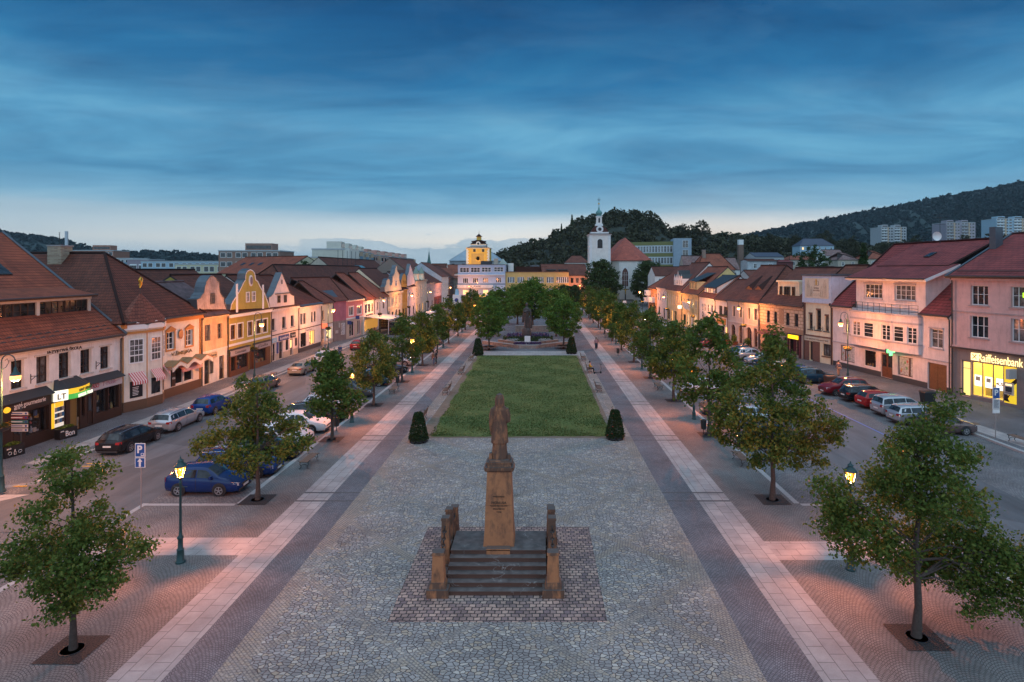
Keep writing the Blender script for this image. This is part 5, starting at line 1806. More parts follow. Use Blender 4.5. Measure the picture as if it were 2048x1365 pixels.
def fig(cx,z0,hh,ww,seed):
 r=random.Random(seed)
 y=-.295
 def ln(ps):
  q.tube([(a,y,b)for a,b in ps],.012,LN,4)
 t=z0+hh
 ln([(cx+.09*math.cos(a),t-.1+.12*math.sin(a))for a in[2*PI*i/8 for i in range(9)]])
 ln([(cx-.06,t-.22),(cx-ww,t-.45),(cx-ww*.85,z0+hh*.45),(cx-ww*1.1,z0)])
 ln([(cx+.06,t-.22),(cx+ww,t-.45),(cx+ww*.85,z0+hh*.45),(cx+ww*1.1,z0)])
 for k in range(3):
  x=cx+r.uniform(-.5,.5)*ww
  ln([(x,t-.4),(x+r.uniform(-.05,.05),z0+hh*.4),(x+r.uniform(-.08,.08),z0)])
 ln([(cx-ww*.8,t-.8),(cx+ww*.3,t-.95),(cx+ww*.8,t-.7)])
 ln([(cx-ww*1.1,z0),(cx+ww*1.1,z0)])
w_=L-.85
fig(.45+w_*.15,8.5,2.1,.26,1)
fig(.45+w_*.85,8.5,2.15,.26,2)
fig(.45+w_*.29,8.5,1.3,.2,3)
fig(.45+w_*.71,8.5,1.35,.22,4)
for k in range(5):
 xx=.45+w_*(.36+.07*k)
 q.tube([(xx,-.295,8.6),(xx+.1,-.295,8.95),(xx+.25,-.295,8.75),(xx+.3,-.295,8.55)],.01,LN,4)
q.build('line_figures',om)
q=MB()
xm=.45+w_*.5
q.box(xm-.38,-.31,9.95,xm+.38,-.288,10.55,pbr('book_grey',(.2,.17,.16),.7))
q.box(xm-.32,-.32,10.0,xm+.32,-.311,10.5,MUR)
q.taper(xm,-.325,10.02,10.75,(.14,.004),(.12,.004),pbr('chalice_gold',(.5,.28,.05),.5))
q.build('book_and_cup',om)
lettering('Kristus',LN,om,xm,-.30,9.65,.85,.28)
lettering('život věčný',LN,om,xm,-.30,9.3,1.1,.26)
h.roof(7.6,12.6,5.8,BRNR,ov=-.5,hipA=1.2,back=True)
h.lamp_bracket(h.s_of(1629),4.3)
h.lamp_bracket(h.s_of(1646),4.3)
h.pipe(.1,7.6)
h.pipe(L-.12,7.6)
# R4 sgraffito house
h=House('sgraffito_house',(33.6,91),(35.6,80.45),'tan sgraffito house with dormer, wine red shopfront and lit yellow sign')
L=h.L
SGR=brick('sgraffito_blocks',(.62,.46,.32),(.56,.42,.30),(.30,.19,.12),.95,.46,.05)
ws=[h.rect(c8,*r)for r in((490,526,523,650),(565,536,600,660),(688,550,730,685),(778,562,821,700))]
ws=[(a,4.2,c_,5.95)for a,b,c_,d in ws]
RST=pbr('sgraffito_frieze',(.40,.25,.16),.9,var=.6,vs=9)
yl=h.rect(c8,728,785,842,832)
WINE=pbr('wine_red_wood',(.085,.018,.03),.5)
gp=[(yl[0]+.05,.3,yl[0]+1.3,2.4),(yl[0]+1.4,.1,yl[2]-.9,2.4),(yl[2]-.8,.3,yl[2]-.1,2.4),(1.2,.4,5.0,2.5)]
ar=(yl[0]-1.5,.1,yl[0]-.45,2.5)
h.wall(7.0,11,SGR,ws+gp+[ar],bands=[(0,3.1,plaster('tan_plaster',(.50,.35,.27))),(3.1,3.85,RST)],rev=.2)
for R in ws:
 h.window(R,DKBROWN,1,(.5,),.16,GLASS,sill=plaster('tan_plaster',(.5,.35,.27)))
R=h.rect(c8,622,522,672,665)
h.board((R[0],4.3,R[2],6.4),RST,.04,name='sgraffito_panel')
R=h.rect(c8,612,690,675,720)
h.board((R[0],3.3,R[2],3.7),SGR,.05,name='plaque')
h.arch(ar,plaster('tan_plaster',(.5,.35,.27)),BLACK,0,.3,1,None,BLACK,True)
for i in(0,2,3):
 h.shopwin(gp[i],WINE,1,0,seed=140+i)
h.door(gp[1],WINE,.12,0,GLASS,2)
q=MB()
for a,c_ in((yl[0]-.3,yl[0]+.02),(yl[0]+1.3,yl[0]+1.4),(yl[2]-.9,yl[2]-.8),(yl[2]-.08,yl[2]+.25)):
 q.box(a,-.2,0,c_,-.005,2.45,WINE)
q.box(yl[0]-.3,-.25,2.45,yl[2]+.25,-.005,3.1,WINE)
q.box(yl[0]-.4,-.45,3.1,yl[2]+.35,-.005,3.2,DARK)
q.build('shopfront',h.o)
o=h.board((yl[0]+.1,2.52,yl[2]-.05,3.03),pbr('lit_yellow_sign',(.9,.6,.02),.5,emit=1.5,ecol=(1,.62,.01)),.3)
q=MB()
q.roof([[(.9,-1.3,2.6),(5.3,-1.3,2.6),(5.3,-.02,3.1),(.9,-.02,3.1)]],pbr('wine_awning',(.10,.03,.04),.8),DARK,.05)
q.build('awning',h.o)
h.strip(6.7,7.0,.25,plaster('tan_plaster',(.5,.35,.27)))
h.roof(7.0,12.3,6.0,BRNR,ov=.45,wallm=CREAM)
dm=h.rect(c8,608,250,832,420,1.2)
q=MB()
dz0,dz1=8.1,10.2
q.box(dm[0],1.2,dz0,dm[2],4.5,dz1,CREAM)
q.box(dm[0]-.15,1.0,dz1,dm[2]+.15,4.6,dz1+.25,CREAM)
o=q.build('dormer',h.o)
for x0,x1 in((630,657),(677,738),(760,791)):
 R=h.rect(c8,x0,320,x1,412,1.2)
 h.niche((R[0],8.3,R[2],9.6),DKBROWN,1.19)
h.gutter(7.02,-.5)
h.pipe(.12,7.0)
# R5 grey arcade house
h=House('arcade_house',(31.9,101),(33.6,91.05),'grey lilac house with four arched shop openings and eyebrow dormers')
L=h.L
ws=[h.rect(c7,*r)for r in((1078,897,1104,1003),(1149,905,1176,1017),(1237,915,1263,1030),(1303,922,1334,1042))]
ws=[(a,4.3,c_,6.0)for a,b,c_,d in ws]
gs=[h.rect(c7,*r)for r in((1060,1095,1110,1265),(1138,1110,1187,1295),(1222,1130,1281,1310),(1300,1150,1341,1315))]
gs=[(a,.1,c_,3.0)for a,b,c_,d in gs]
h.wall(6.9,12,GREYP,ws+gs,bands=[(0,3.35,plaster('pinkish_grey_plaster',(.52,.43,.40)))],rev=.22)
for R in ws:
 h.window(R,DKBROWN,2,(.62,),.16,GLASS,sur=plaster('light_grey_trim',(.60,.55,.53)),sw=.1)
for i,R in enumerate(gs):
 h.arch(R,plaster('pinkish_grey_plaster',(.52,.43,.40)),BROWN,0,.2,3,plaster('light_grey_trim',(.60,.55,.53)),GLASS,i%2==1)
h.strip(3.35,3.5,.12,plaster('light_grey_trim',(.6,.55,.53)))
h.strip(6.55,6.9,.3,GREYP)
h.roof(6.9,12.7,6.0,BRNR,hipB=2.5,hipA=0,ov=.45,wallm=GREYP)
EYB=BRNR
for x in(1245,1345):
 t_,z_=h.sz(c7,x,715,1.7)
 q=MB()
 n=8
 sl_=5.8/6.45
 y0=1.7
 for i in range(n):
  a0,a1=-1.3+2.6*i/n,-1.3+2.6*(i+1)/n
  f0,f1=.55*math.cos(a0/1.3*PI/2)**2,.55*math.cos(a1/1.3*PI/2)**2
  zb=6.9+(y0+.45)*sl_
  q.face([(t_+a0,y0,zb+f0+.02),(t_+a1,y0,zb+f1+.02),(t_+a1*.2,y0+2.4,zb+2.4*sl_+.03),(t_+a0*.2,y0+2.4,zb+2.4*sl_+.03)],EYB)
  q.face([(t_+a0,y0+.02,zb-.02),(t_+a1,y0+.02,zb-.02),(t_+a1,y0+.02,zb+f1),(t_+a0,y0+.02,zb+f0)],BROWN)
 q.build('eyebrow_dormer',h.o)
h.gutter(6.92,-.5)
h.pipe(L-.1,6.9)
h.pipe(.1,6.9)
# R6 .. R10
h=House('flower_box_house',(31.6,107),(31.9,101.05),'narrow white house with two dark windows, flower boxes and orange panel')
L=h.L
ws=[h.rect(c7,933,925,968,1008),h.rect(c7,981,930,1022,1022)]
ws=[(a,4.15,c_,5.75)for a,b,c_,d in ws]
gs=[(.4,.2,L-1.6,2.3),(L-1.3,.2,L-.4,2.3)]
h.wall(6.8,9,WHITEW,ws+gs,rev=.16)
for i,R in enumerate(ws):
 o=h.window(R,DKBROWN,2,(),.1,GLASS)
 q=MB()
 q.box(R[0],-.25,R[1]-.25,R[2],-.02,R[1]-.02,BROWN)
 for k in range(14):
  x=R[0]+(R[2]-R[0])*k/13
  q.tube([(x,-.14,R[1]-.04),(x+.05,-.2,R[1]+.12)],[.06,.02],pbr('box_plant',(.06,.10,.02),.8),5)
 q.build('flower_box',o)
h.shopwin(gs[0],BLACK,2,0,seed=150)
h.shopwin(gs[1],WHITE,1,0,seed=151,back=LITW)
h.board((.5,2.6,L-.8,3.6),pbr('orange_panel',(.60,.26,.06),.6,var=.2),.08)
h.roof(6.8,10.3,4,BRNR,ov=.4)
h.pipe(.05,6.8)
h=House('shed_dormer_house',(31.4,117),(31.6,107.05),'white house with long shed dormer of small windows and arched passage')
L=h.L
ws=[h.rect(c7,*r)for r in((752,900,767,965),(775,903,792,972),(810,908,829,985),(850,912,871,992),(883,918,901,992))]
ws=[(a,4.15,c_,5.6)for a,b,c_,d in ws]
ar=h.rect(c7,748,1040,790,1165)
ar=(ar[0],.1,ar[2],3.2)
g1=h.rect(c7,805,1075,826,1165)
g1=(g1[0],.6,g1[2],2.6)
g2=h.rect(c7,850,1090,895,1180)
g2=(g2[0],.5,g2[2],2.3)
h.wall(6.9,10,WHITEW,ws+[ar,g1,g2],bands=[(0,.45,DPLINTH)],rev=.16)
for R in ws:
 h.window(R,WHITE,1,(.6,),.1,GLASSW)
h.arch(ar,WHITEW,CREAM,0,.3,1,None,pbr('passage_wall',(.5,.33,.16),.8),True)
h.window(g1,WHITE,1,(),.05,pbr('lit_blue_poster',(.2,.4,.9),.5,emit=1.0,ecol=(.3,.5,1)),name='shop_window')
h.shopwin(g2,DKBROWN,2,0,seed=155)
R=h.rect(c7,803,1020,897,1065)
h.sign((R[0],2.6,R[2],3.3),DARK,None,LETW,.4)
t_,z_=h.sz(c7,766,995,-.5)
q=MB()
q.lathe([(0,-.03),(.45,-.03),(.45,.03),(0,.03)],BLACK,16,(t_,-.55,3.7),1)
q.lathe([(0,-.035),(.25,-.035),(.25,.035),(0,.035)],WHITE,12,(t_,-.55,3.7),1)
q.build('sign',h.o)
h.roof(6.9,10.9,4.5,MIDR,ov=.4,wallm=WHITEW)
q=MB()
q.roof([[(1.2,.2,8.75),(L-.8,.2,8.75),(L-.8,4.3,11.0),(1.2,4.3,11.0)]],DARK,DARK,.1)
q.box(1.4,.5,7.5,L-1.0,.6,8.8,DKBROWN)
for x in(1.4,L-1.0):
 q.face([(x,.5,7.5),(x,4.3,10.7),(x,.5,8.8)],WHITEW)
q.build('dormer',h.o)
for i in range(5):
 x=2.0+(L-3.2)*i/5
 h.niche((x,7.75,x+.8,8.55),WHITE,.5,LITW if i%2 else GLASS)
h=House('flag_house',(31.1,130),(31.4,117.05),'yellow ochre house with two white flags and yellow dormer')
L=h.L
ws=[(1.2+i*2.9,4.2,2.2+i*2.9,6.0)for i in range(4)]
gs=[(1.2,.4,2.9,2.5),(4.4,.3,5.7,3.0),(7.0,.1,8.0,2.6),(9.6,.3,10.9,3.0)]
h.wall(7.1,11,PALEY,ws+gs,rev=.16)
for R in ws:
 h.window(R,WHITE,2,(.62,),.12,GLASS)
h.shopwin(gs[0],DKBROWN,1,0,seed=160)
h.arch(gs[1],PALEY,WHITE,0,.16,2,WHITE,LITW)
h.door(gs[2],WHITE,.1)
h.arch(gs[3],PALEY,WHITE,0,.16,2,WHITE,LITW)
h.strip(6.75,7.1,.3,PALEY)
h.strip(3.4,3.55,.08,PALEY)
h.roof(7.1,12.6,5.6,MIDR,ov=.4,wallm=plaster('gable_yellow',(.70,.53,.22)))
q=MB()
q.box(4.2,.5,8.0,9.6,4.5,9.6,PALEY)
q.roof([[(3.9,.2,9.65),(9.9,.2,9.65),(9.9,5.2,11.8),(3.9,5.2,11.8)]],DARK,DARK,.1)
q.build('dormer',h.o)
for i in range(3):
 h.niche((4.6+i*1.75,8.1,5.6+i*1.75,9.4),PALEY,.49)
q=MB()
q.box(.2,-1.0,3.6,.5,-.2,4.3,LWHT)
q.build('sign',h.o)
for i,x in enumerate((5.2,7.4)):
 t=MB()
 t.tube([(x,-.02,4.3),(x+.3,-1.5,5.6)],.03,WHITE,6)
 o=t.build('flag_pole',h.o)
 q=MB()
 q.face([(x+.3,-1.45,5.55),(x+.12,-.55,4.8),(x+.5,-.5,3.6),(x+.75,-1.3,4.2)],pbr('white_flag',(.70,.70,.72),.8))
 q.face([(x+.3,-1.15,4.75),(x+.35,-.8,4.5),(x+.45,-.75,4.2),(x+.5,-1.1,4.4)],pbr('flag_blue',(.1,.2,.4),.8))
 q.build('flag',o)
h.gutter(7.12,-.45)
h.pipe(.08,7.1)
h.pipe(L-.08,7.1)
h=House('crown_dormer_house',(31,145),(31.1,130.05),'pale yellow house with tall narrow windows and white spiked dormer crown')
L=h.L
ws=[(x,4.0,x+.9,6.3)for x in(1.2,3.0,5.4,7.2,9.8,11.6)]
gs=[(1.2,.3,3.2,2.6),(5.0,.1,6.2,2.6),(8,.3,10,2.6)]
h.wall(7.3,11,plaster('butter_plaster',(.70,.55,.30)),ws+gs,rev=.16)
for R in ws:
 h.window(R,WHITE,1,(.6,),.12,GLASS)
for i,R in enumerate(gs):
 h.shopwin(R,DKBROWN,1,0,seed=170+i,back=LITW if i==1 else None)
h.strip(6.95,7.3,.3,plaster('butter_plaster',(.70,.55,.30)))
h.roof(7.3,13.6,6,BRNR,ov=.4,wallm=WHITEW)
q=MB()
q.box(4,.8,8.4,12,5,10.0,WHITE)
for i in range(5):
 x=4+i*1.6
 hh=1.9 if i==2 else 1.0
 q.prism([(x,10.0),(x+1.6,10.0),(x+.8,10.0+hh)],.8,3.5,WHITE,DARK)
q.build('dormer',h.o)
for i in range(5):
 h.niche((4.4+i*1.6,8.6,5.2+i*1.6,9.7),WHITE,.79,GLASS,1)
h=simple('rose_far_house',(31,157),(31,145.05),'rose white house near the church end of the right row',PINKW,7.5,13,6,BRNR,(4.2,6.0),4,1.1,seed=180)
h=simple('corner_cafe_house',(30.4,166),(31,157.05),'corner cafe house with white sign boards and orange lit wall facing the church',plaster('lamplit_orange_plaster',(.62,.30,.13)),7.0,10.8,5,MIDR,(4.4,5.8),2,1.1,seed=184,hipA=4)  # orange lamplight on this wall is put into the plaster colour
for(x0,y,z0,z1,w)in((.3,-1.2,5.0,6.4,2.4),(2.0,-1.0,3.3,4.7,5.2),(.1,-1.4,3.2,4.4,1.2)):
 q=MB()
 q.box(x0,y,z0,x0+w,-.01,z1,WHITE)
 o=q.build('sign',h.o)
 if w<3:
  lettering('Čes. Drog',LETD,o,x0+w/2,y-.01,(z0+z1)/2,w*.7,.5)
  # -- far end of the square
BLUEW=plaster('blue_white_plaster',(.56,.60,.70),.1)
BLB=plaster('slate_blue_band',(.24,.31,.40),.1)
h=House('blue_white_hotel',(-29.7,221),(-12.3,221),'blue and white four storey building with lettered white balcony band at the far end','building')
L=h.L
ws=[]
top=[h.rect(c5,*r)for r in((1022,545,1128,598),(1146,543,1252,598),(1270,541,1377,595),(1410,538,1517,592))]
mid=[h.rect(c5,*r)for r in((1056,663,1116,722),(1169,661,1230,720),(1284,659,1345,718),(1432,657,1494,716))]
low=[h.rect(c5,*r)for r in((1056,797,1118,852),(1169,796,1232,852),(1284,796,1345,852),(1432,794,1494,850))]
shp=[(.8,.2,3.4,2.6),(4.2,.1,6.4,2.6),(7.4,.2,10.4,2.6),(11.5,.2,14.5,2.6)]
ba=h.sz(c5,1000,625)[1]
h.wall(13.8,15,BLUEW,top+mid+low+shp,bands=[(h.sz(c5,1200,625)[1],13.8,plaster('mid_blue_plaster',(.36,.45,.58),.1)),(h.sz(c5,1200,742)[1],h.sz(c5,1200,722)[1],BLB)],rev=.2)
for R in top:
 h.window(R,WHITE,3,(.5,),.12,GLASS,fw=.12,mw=.1)
for R in mid:
 h.window(R,WHITE,3,(),.12,GLASS,fw=.12,mw=.1)
for i,R in enumerate(low):
 h.window(R,WHITE,3,(),.12,LITW if i in(0,2)else GLASS,fw=.12,mw=.1)
for i,R in enumerate(shp):
 h.shopwin(R,DARK,2,0,seed=200+i,back=LITW if i==2 else None)
R=h.rect(c5,994,742,1400,776,-.8)
q=MB()
q.box(R[0],-.9,R[1],R[2],-.003,R[3],WHITEW)
o=q.build('balcony_band',h.o)
R2=h.rect(c5,1132,748,1262,766,-.9)
lettering('SLAVIE',pbr('slate_letter',(.07,.08,.11),.5),o,(R2[0]+R2[2])/2,-.91,(R[1]+R[3])/2,R2[2]-R2[0],.68,bold=.01)
zc=h.sz(c5,1200,628)[1]
q=MB()
q.box(-1.2,-.7,zc-.1,L+.05,-.003,zc+.15,WHITE)
q.box(-.1,-.15,13.8,L+.1,15.1,14.0,ZINC)
q.build('cornice',h.o)
q=MB()
q.box(8,4,14.0,12,8,15.3,DARK)
q.box(13,3,14.0,14.5,6,16.2,BEIGE)
q.prism([(14.5,14.0),(18,14.0),(16.2,16.2)],5,9,plaster('mint_plaster',(.5,.58,.52)))
q.build('roof_plant',h.o)
h=House('yellow_office',(-12.25,223),(11.4,226),'long yellow three storey flat roofed building with rows of white windows','building')
L=h.L
YOF=plaster('office_yellow',(.78,.48,.17),.1)
ws=[]
for(x0,x1)in((172,240),(267,333),(363,430),(459,525),(553,622),(648,768)):
 for y0,y1 in((850,908),(962,1020)):
  ws.append(h.rect((980,380,.2051),x0,y0,x1,y1))
h.wall(11.3,14,YOF,ws+[(1.5,.2,4,2.6),(6,.2,10,2.6),(12,.2,16,2.6)],rev=.2)
for i,R in enumerate(ws):
 h.window(R,WHITE,6 if i>=10 else 4,(),.12,GLASS,fw=.12,mw=.22)
h.strip(11.1,11.35,.25,BROWN)
q=MB()
for i,(x,w,z,m_)in enumerate(((1.5,2.0,14.5,WHITEW),(4.5,12,13.2,MIDR),(10.5,3,13.8,ZINC),(17,6,13.4,MIDR))):
 q.box(x,6+i*.3,11.2,x+w,12,z,m_)
q.build('roof_house',h.o)
h=House('rose_roofed_house',(11.45,228),(19,229),'rose house with brown roof and two dormers right of the yellow building')
L=h.L
ws=[(x,z,x+1.1,z+1.9)for z in(3.6,7.0)for x in(.8,2.8,4.9)]
h.wall(9.8,12,plaster('rose_plaster',(.62,.38,.28)),ws,rev=.2)
for R in ws:
 h.window(R,DKBROWN,2,(),.12,GLASS)
h.roof(9.8,14.2,6,BRNR,ov=.4,ovA=10,wallm=BEIGE)
for x in(-8,-3.5):
 q=MB()
 q.box(x,1.2,10.6,x+3.2,4,12.0,DKBROWN)
 q.box(x-.2,1.0,12.0,x+3.4,4.4,12.2,ZINC)
 q.build('dormer',h.o)
 # clock gate tower
def obox(name,loc,w,d,label,cat):
 return thing(name,label,cat,loc)
TY=262.0
tl,trr=AT(932.5,496,TY).x,AT(979,496,TY).x
tcx,tw=(tl+trr)/2,trr-tl
t=thing('clock_gate_tower','yellow floodlit gate tower with clock and stepped brown roof behind the blue building','tower',(tcx,TY,0))
TYP=plaster('tower_yellow',(.80,.46,.09),.12)
ze=AT(0,497,TY).z
q=MB()
q.box(-tw/2,0,0,tw/2,tw,ze,TYP)
ow=q.build('shaft',t)
q=MB()
for sx2 in(-1,1):
 for k in range(14):
  w_=.75 if k%2 else 1.1
  x0=sx2*tw/2
  q.box(min(x0,x0-sx2*w_),-.12,ze-9+k*.62,max(x0,x0-sx2*w_),-.004,ze-9+k*.62+.5,WHITE)
q.build('quoins',t)
q=MB()
zc_=AT(0,517.5,TY).z
q.box(-tw*.28,-.08,zc_-7,tw*.25,-.005,zc_+2.2,plaster('tower_panel',(.55,.33,.10),.1))
q.build('clock_panel',t)
q=MB()
q.lathe([(1.0,-.3),(1.0,-.2),(.75,-.2),(.75,-.3)],BLACK,24,(0.1,0,zc_),1)
for k in range(12):
 a=k*PI/6
 q.box(.1+.85*math.cos(a)-.08,-.34,zc_+.85*math.sin(a)-.08,.1+.85*math.cos(a)+.08,-.3,zc_+.85*math.sin(a)+.08,GOLD)
q.tube([(.1,-.36,zc_),(.1-.45,-.36,zc_+.1)],.09,BLACK,6)
q.tube([(.1,-.36,zc_),(.1+.3,-.36,zc_-.6)],.07,BLACK,6)
q.lathe([(0,-.28),(.72,-.28),(.72,-.22)],plaster('dial',(.5,.3,.08)),20,(0.1,0,zc_),1)
q.build('clock',t)
for x in(-1.5,2.3):
 q=MB()
 z_=AT(0,501.5,TY).z
 q.box(x-.55,-.1,z_-.6,x+.55,-.02,z_+.6,BLACK)
 o=q.build('window',t)
 q=MB()
 for a0,a1,c0,c1_ in((-.75,-.55,-.6,.6),(.55,.75,-.6,.6),(-.75,.75,.6,.8)):
  q.box(x+a0,-.14,z_+c0,x+a1,-.03,z_+c1_,plaster('tower_panel2',(.8,.6,.25)))
 q.build('surround',o)
c_=tw/2
q=MB()
q.taper(0,c_,ze,ze+.25,(c_+.35,c_+.35),(c_+.35,c_+.35),WHITE)
q.taper(0,c_,ze+.25,ze+.8,(c_+.4,c_+.4),(c_*.72,c_*.72),DKR)
q.taper(0,c_,ze+.8,ze+1.7,(c_*.66,c_*.66),(c_*.66,c_*.66),WHITE)
q.taper(0,c_,ze+1.7,ze+1.85,(c_*.74,c_*.74),(c_*.74,c_*.74),WHITE)
q.taper(0,c_,ze+1.85,ze+2.9,(c_*.7,c_*.7),(c_*.5,c_*.5),DKR)
q.taper(0,c_,ze+2.9,ze+3.3,(c_*.6,c_*.6),(c_*.6,c_*.6),DKR)
q.taper(0,c_,ze+3.3,ze+3.8,(c_*.5,c_*.5),(c_*.2,c_*.2),DKR)
q.taper(0,c_,ze+3.8,ze+5.3,(c_*.2,c_*.2),(c_*.18,c_*.18),TYP)
q.taper(0,c_,ze+5.3,ze+6.6,(c_*.27,c_*.27),(.1,.1),DKR)
q.tube([(0,c_,ze+6.5),(0,c_,ze+8.2)],[.08,.04],DARK,6)
q.lathe([(.0,-.2),(.2,0),(0,.2)],GOLD,8,(0,c_,ze+7.3))
q.build('roof',t)
q=MB()
q.lathe([(0,-.1),(.95,-.1),(.95,.3)],WHITE,16,(0,c_*.30,ze+2.1),1)
q.lathe([(0,-.15),(.5,-.15),(.5,.0)],BLACK,12,(0,c_*.28,ze+2.1),1)
q.build('round_dormer',t)
fl=bpy.data.lights.new('tower_floodlight','SPOT')
fl.energy,fl.color,fl.spot_size,fl.spot_blend,fl.shadow_soft_size=4500,(1,.55,.14),1.3,.8,.3
lo2=link('tower_floodlight',fl,None,(tcx-1,TY-12,14.6))
lo2.rotation_euler=(math.radians(112),0,0)
# grey hall behind the gate tower
h=House('grey_hall',(AT(899,0,300).x,300),(AT(1003,0,300).x,300),'large grey hall with pale hipped sheet roof behind the gate tower','building')
L=h.L
h.wall(16.5,20,plaster('hall_grey',(.33,.36,.38)),rev=.2)
for i in range(5):
 x=1+i*5.2
 h.niche((x,8,x+1.5,15),DARK,0)
h.roof(16.5,23.5,10,pbr('hall_roof',(.30,.36,.40),.5,metal=.2,var=.2,vs=.3),hipA=9,hipB=9,ov=.5)
# -- church
CY=213.0
def cx(u,Y=CY):return(u-U0)/F*Y
CHW=plaster('church_white',(.76,.72,.66),.14)
CHT=plaster('church_trim',(.72,.71,.69),.08)
CRED=tiles('church_roof_tiles',(.44,.112,.075),(.37,.09,.06),0,.3,.4)
t=thing('church_tower','white church tower with red tiled skirt and green onion lantern','church tower',(cx(1200),CY,0))
w=cx(1221)-cx(1178.5)
hw=w/2
ze=AT(0,471,CY).z
q=MB()
q.box(-hw,0,0,hw,w,ze,CHW)
q.build('shaft',t)
q=MB()
for x in(-hw,hw-.9):
 q.box(x,-.1,0,x+.9,-.004,ze,CHT)
q.taper(0,hw,ze,ze+.35,(hw+.2,hw+.2),(hw+.45,hw+.45),CHT)
q.taper(0,hw,ze+.35,ze+.6,(hw+.5,hw+.5),(hw+.1,hw+.1),CRED)
q.taper(0,hw,ze+.6,ze+1.2,(hw*.84,hw*.84),(hw*.84,hw*.84),CHT)
q.build('cornice',t)
q=MB()
n=6
for k in range(n):
 f0=.78*math.cos(k/n*PI/2*.75)
 f1=.78*math.cos((k+1)/n*PI/2*.75)
 q.taper(0,hw,ze+1.2+k*.4,ze+1.2+(k+1)*.4,(hw*f0,hw*f0),(hw*f1,hw*f1),CRED)
q.build('roof',t)
zl_=ze+3.6
q=MB()
q.taper(0,hw,zl_-.1,zl_+.7,(hw*.36,hw*.36),(hw*.34,hw*.34),CHT)
q.taper(0,hw,zl_+.7,zl_+3.2,(hw*.26,hw*.26),(hw*.25,hw*.25),CHW)
q.taper(0,hw,zl_+3.2,zl_+3.5,(hw*.31,hw*.31),(hw*.31,hw*.31),CHT)
q.build('lantern',t)
COP=pbr('green_copper_dome',(.10,.26,.25),.55,var=.2,vs=2)
q=MB()
q.lathe([(1.05,0),(.9,.15),(.8,.35),(1.1,.8),(1.2,1.2),(.95,1.7),(.5,2.1),(.3,2.4),(.3,2.8),(.16,3.2),(.08,4.0),(.05,5.4)],COP,16,(0,hw,zl_+3.5))
q.lathe([(0,-.4),(.4,0),(0,.4)],GOLD,10,(0,hw,zl_+8.0))
q.box(-.7,hw-.05,zl_+9.5,.7,hw+.05,zl_+9.62,DARK)
q.box(-.45,hw-.05,zl_+9.1,.45,hw+.05,zl_+9.2,DARK)
q.tube([(0,hw,zl_+8.6),(0,hw,zl_+10.3)],.06,DARK,6)
q.build('onion_dome',t)
def tower_window(par,x,y,z0,z1,ww,dark,trim):
 q=MB()
 pts_=[(x-ww,z0),(x+ww,z0)]+[(x+ww*math.cos(a),z1-ww+ww*math.sin(a))for a in[PI*i/10 for i in range(11)]]
 q.prism(pts_,y-.06,y+.1,dark)
 o=q.build('window',par)
 q=MB()
 k=1.28
 P=[(x-ww*k,z0-.25),(x+ww*k,z0-.25)]+[(x+ww*k*math.cos(a),z1-ww+ww*k*math.sin(a))for a in[PI*i/10 for i in range(11)]]
 q.prism(P,y-.03,y+.05,trim)
 q.build('surround',o)
zz=AT(0,497,CY).z
tower_window(t,0,0,zz-.0,AT(0,478.5,CY).z,.9,BLACK,CHT)
tower_window(t,0,hw*.74,zl_+1.1,zl_+2.8,.3,BLACK,CHT)
q=MB()
q.lathe([(0,-.1),(1.25,-.1),(1.25,.6)],CHT,18,(0,hw*.2,ze+2.2),1)
q.lathe([(0,-.16),(.62,-.16),(.62,.0)],BLACK,14,(0,hw*.2,ze+2.2),1)
q.build('round_dormer',t)
# nave and polygonal choir
t=thing('church','white gothic church choir with red tiled roof and tall pointed window','church',(0,0,0))
X0,X1=cx(1217),cx(1309)
zE=AT(0,521,CY).z
Yc=214.5
xa,xb,xc,xd=cx(1222),cx(1240),cx(1284),cx(1305)
zR=AT(0,474.5,228).z
q=MB()
q.slab([(xa,Yc+5),(xb,Yc),(xc-1,Yc),(xd,Yc+5),(xd,Yc+38),(xa,Yc+38)],0,zE,CHW)
q.build('wall',t)
q=MB()
rid=((xa+xd)/2+0.3,Yc+17,zR)
rid2=((xa+xd)/2+1,Yc+38,zR)
fr_=((xb+xc)/2,Yc+6,zE+4.0)
E=[(xa-.9,Yc+5,zE-.1),(xb-.3,Yc-.6,zE-.1),(xc-.5,Yc-.6,zE-.1),(xd+1.2,Yc+5,zE-.1)]
q.roof([[E[0],E[1],rid],[E[1],E[2],rid],[E[2],E[3],rid],[E[3],(xd+1.2,Yc+38,zE-.1),rid2,rid],[(xa-.9,Yc+38,zE-.1),E[0],rid,rid2]],CRED,GUT)
q.roof([[(xb-2,Yc-.5,zE-.05),(xc+1,Yc-.5,zE-.05),((xb+xc)/2,Yc+9,zE+5.2)]],CRED,GUT)
q.build('roof',t)
q=MB()
q.tube([rid,(rid[0],rid[1],rid[2]+3)],.06,DARK,6)
q.build('roof_spike',t)
xw=cx(1251.5)
z0,z1,ww=AT(0,573,Yc).z,AT(0,536,Yc).z,1.05
def lancet(mb,k,y0,y1,mat,zb):
 P=[(xw-ww*k,zb),(xw+ww*k,zb),(xw+ww*k,z1-2.0)]+[(xw+ww*k-2*ww*k*(1-math.cos(a)),z1-2.0+2.3*k*math.sin(a))for a in(.3,.6,.85,1.03)]+[(xw-ww*k+2*ww*k*(1-math.cos(a)),z1-2.0+2.3*k*math.sin(a))for a in(.85,.6,.3)]+[(xw-ww*k,z1-2.0)]
 mb.prism(P,y0,y1,mat)
q=MB()
lancet(q,1,Yc-.06,Yc+.1,pbr('stained_window',(.10,.035,.025),.3,var=.6,vs=1.2),z0)
o=q.build('window',t)
q=MB()
lancet(q,1.35,Yc-.03,Yc+.05,CHT,z0-.4)
q.build('surround',o)
q=MB()
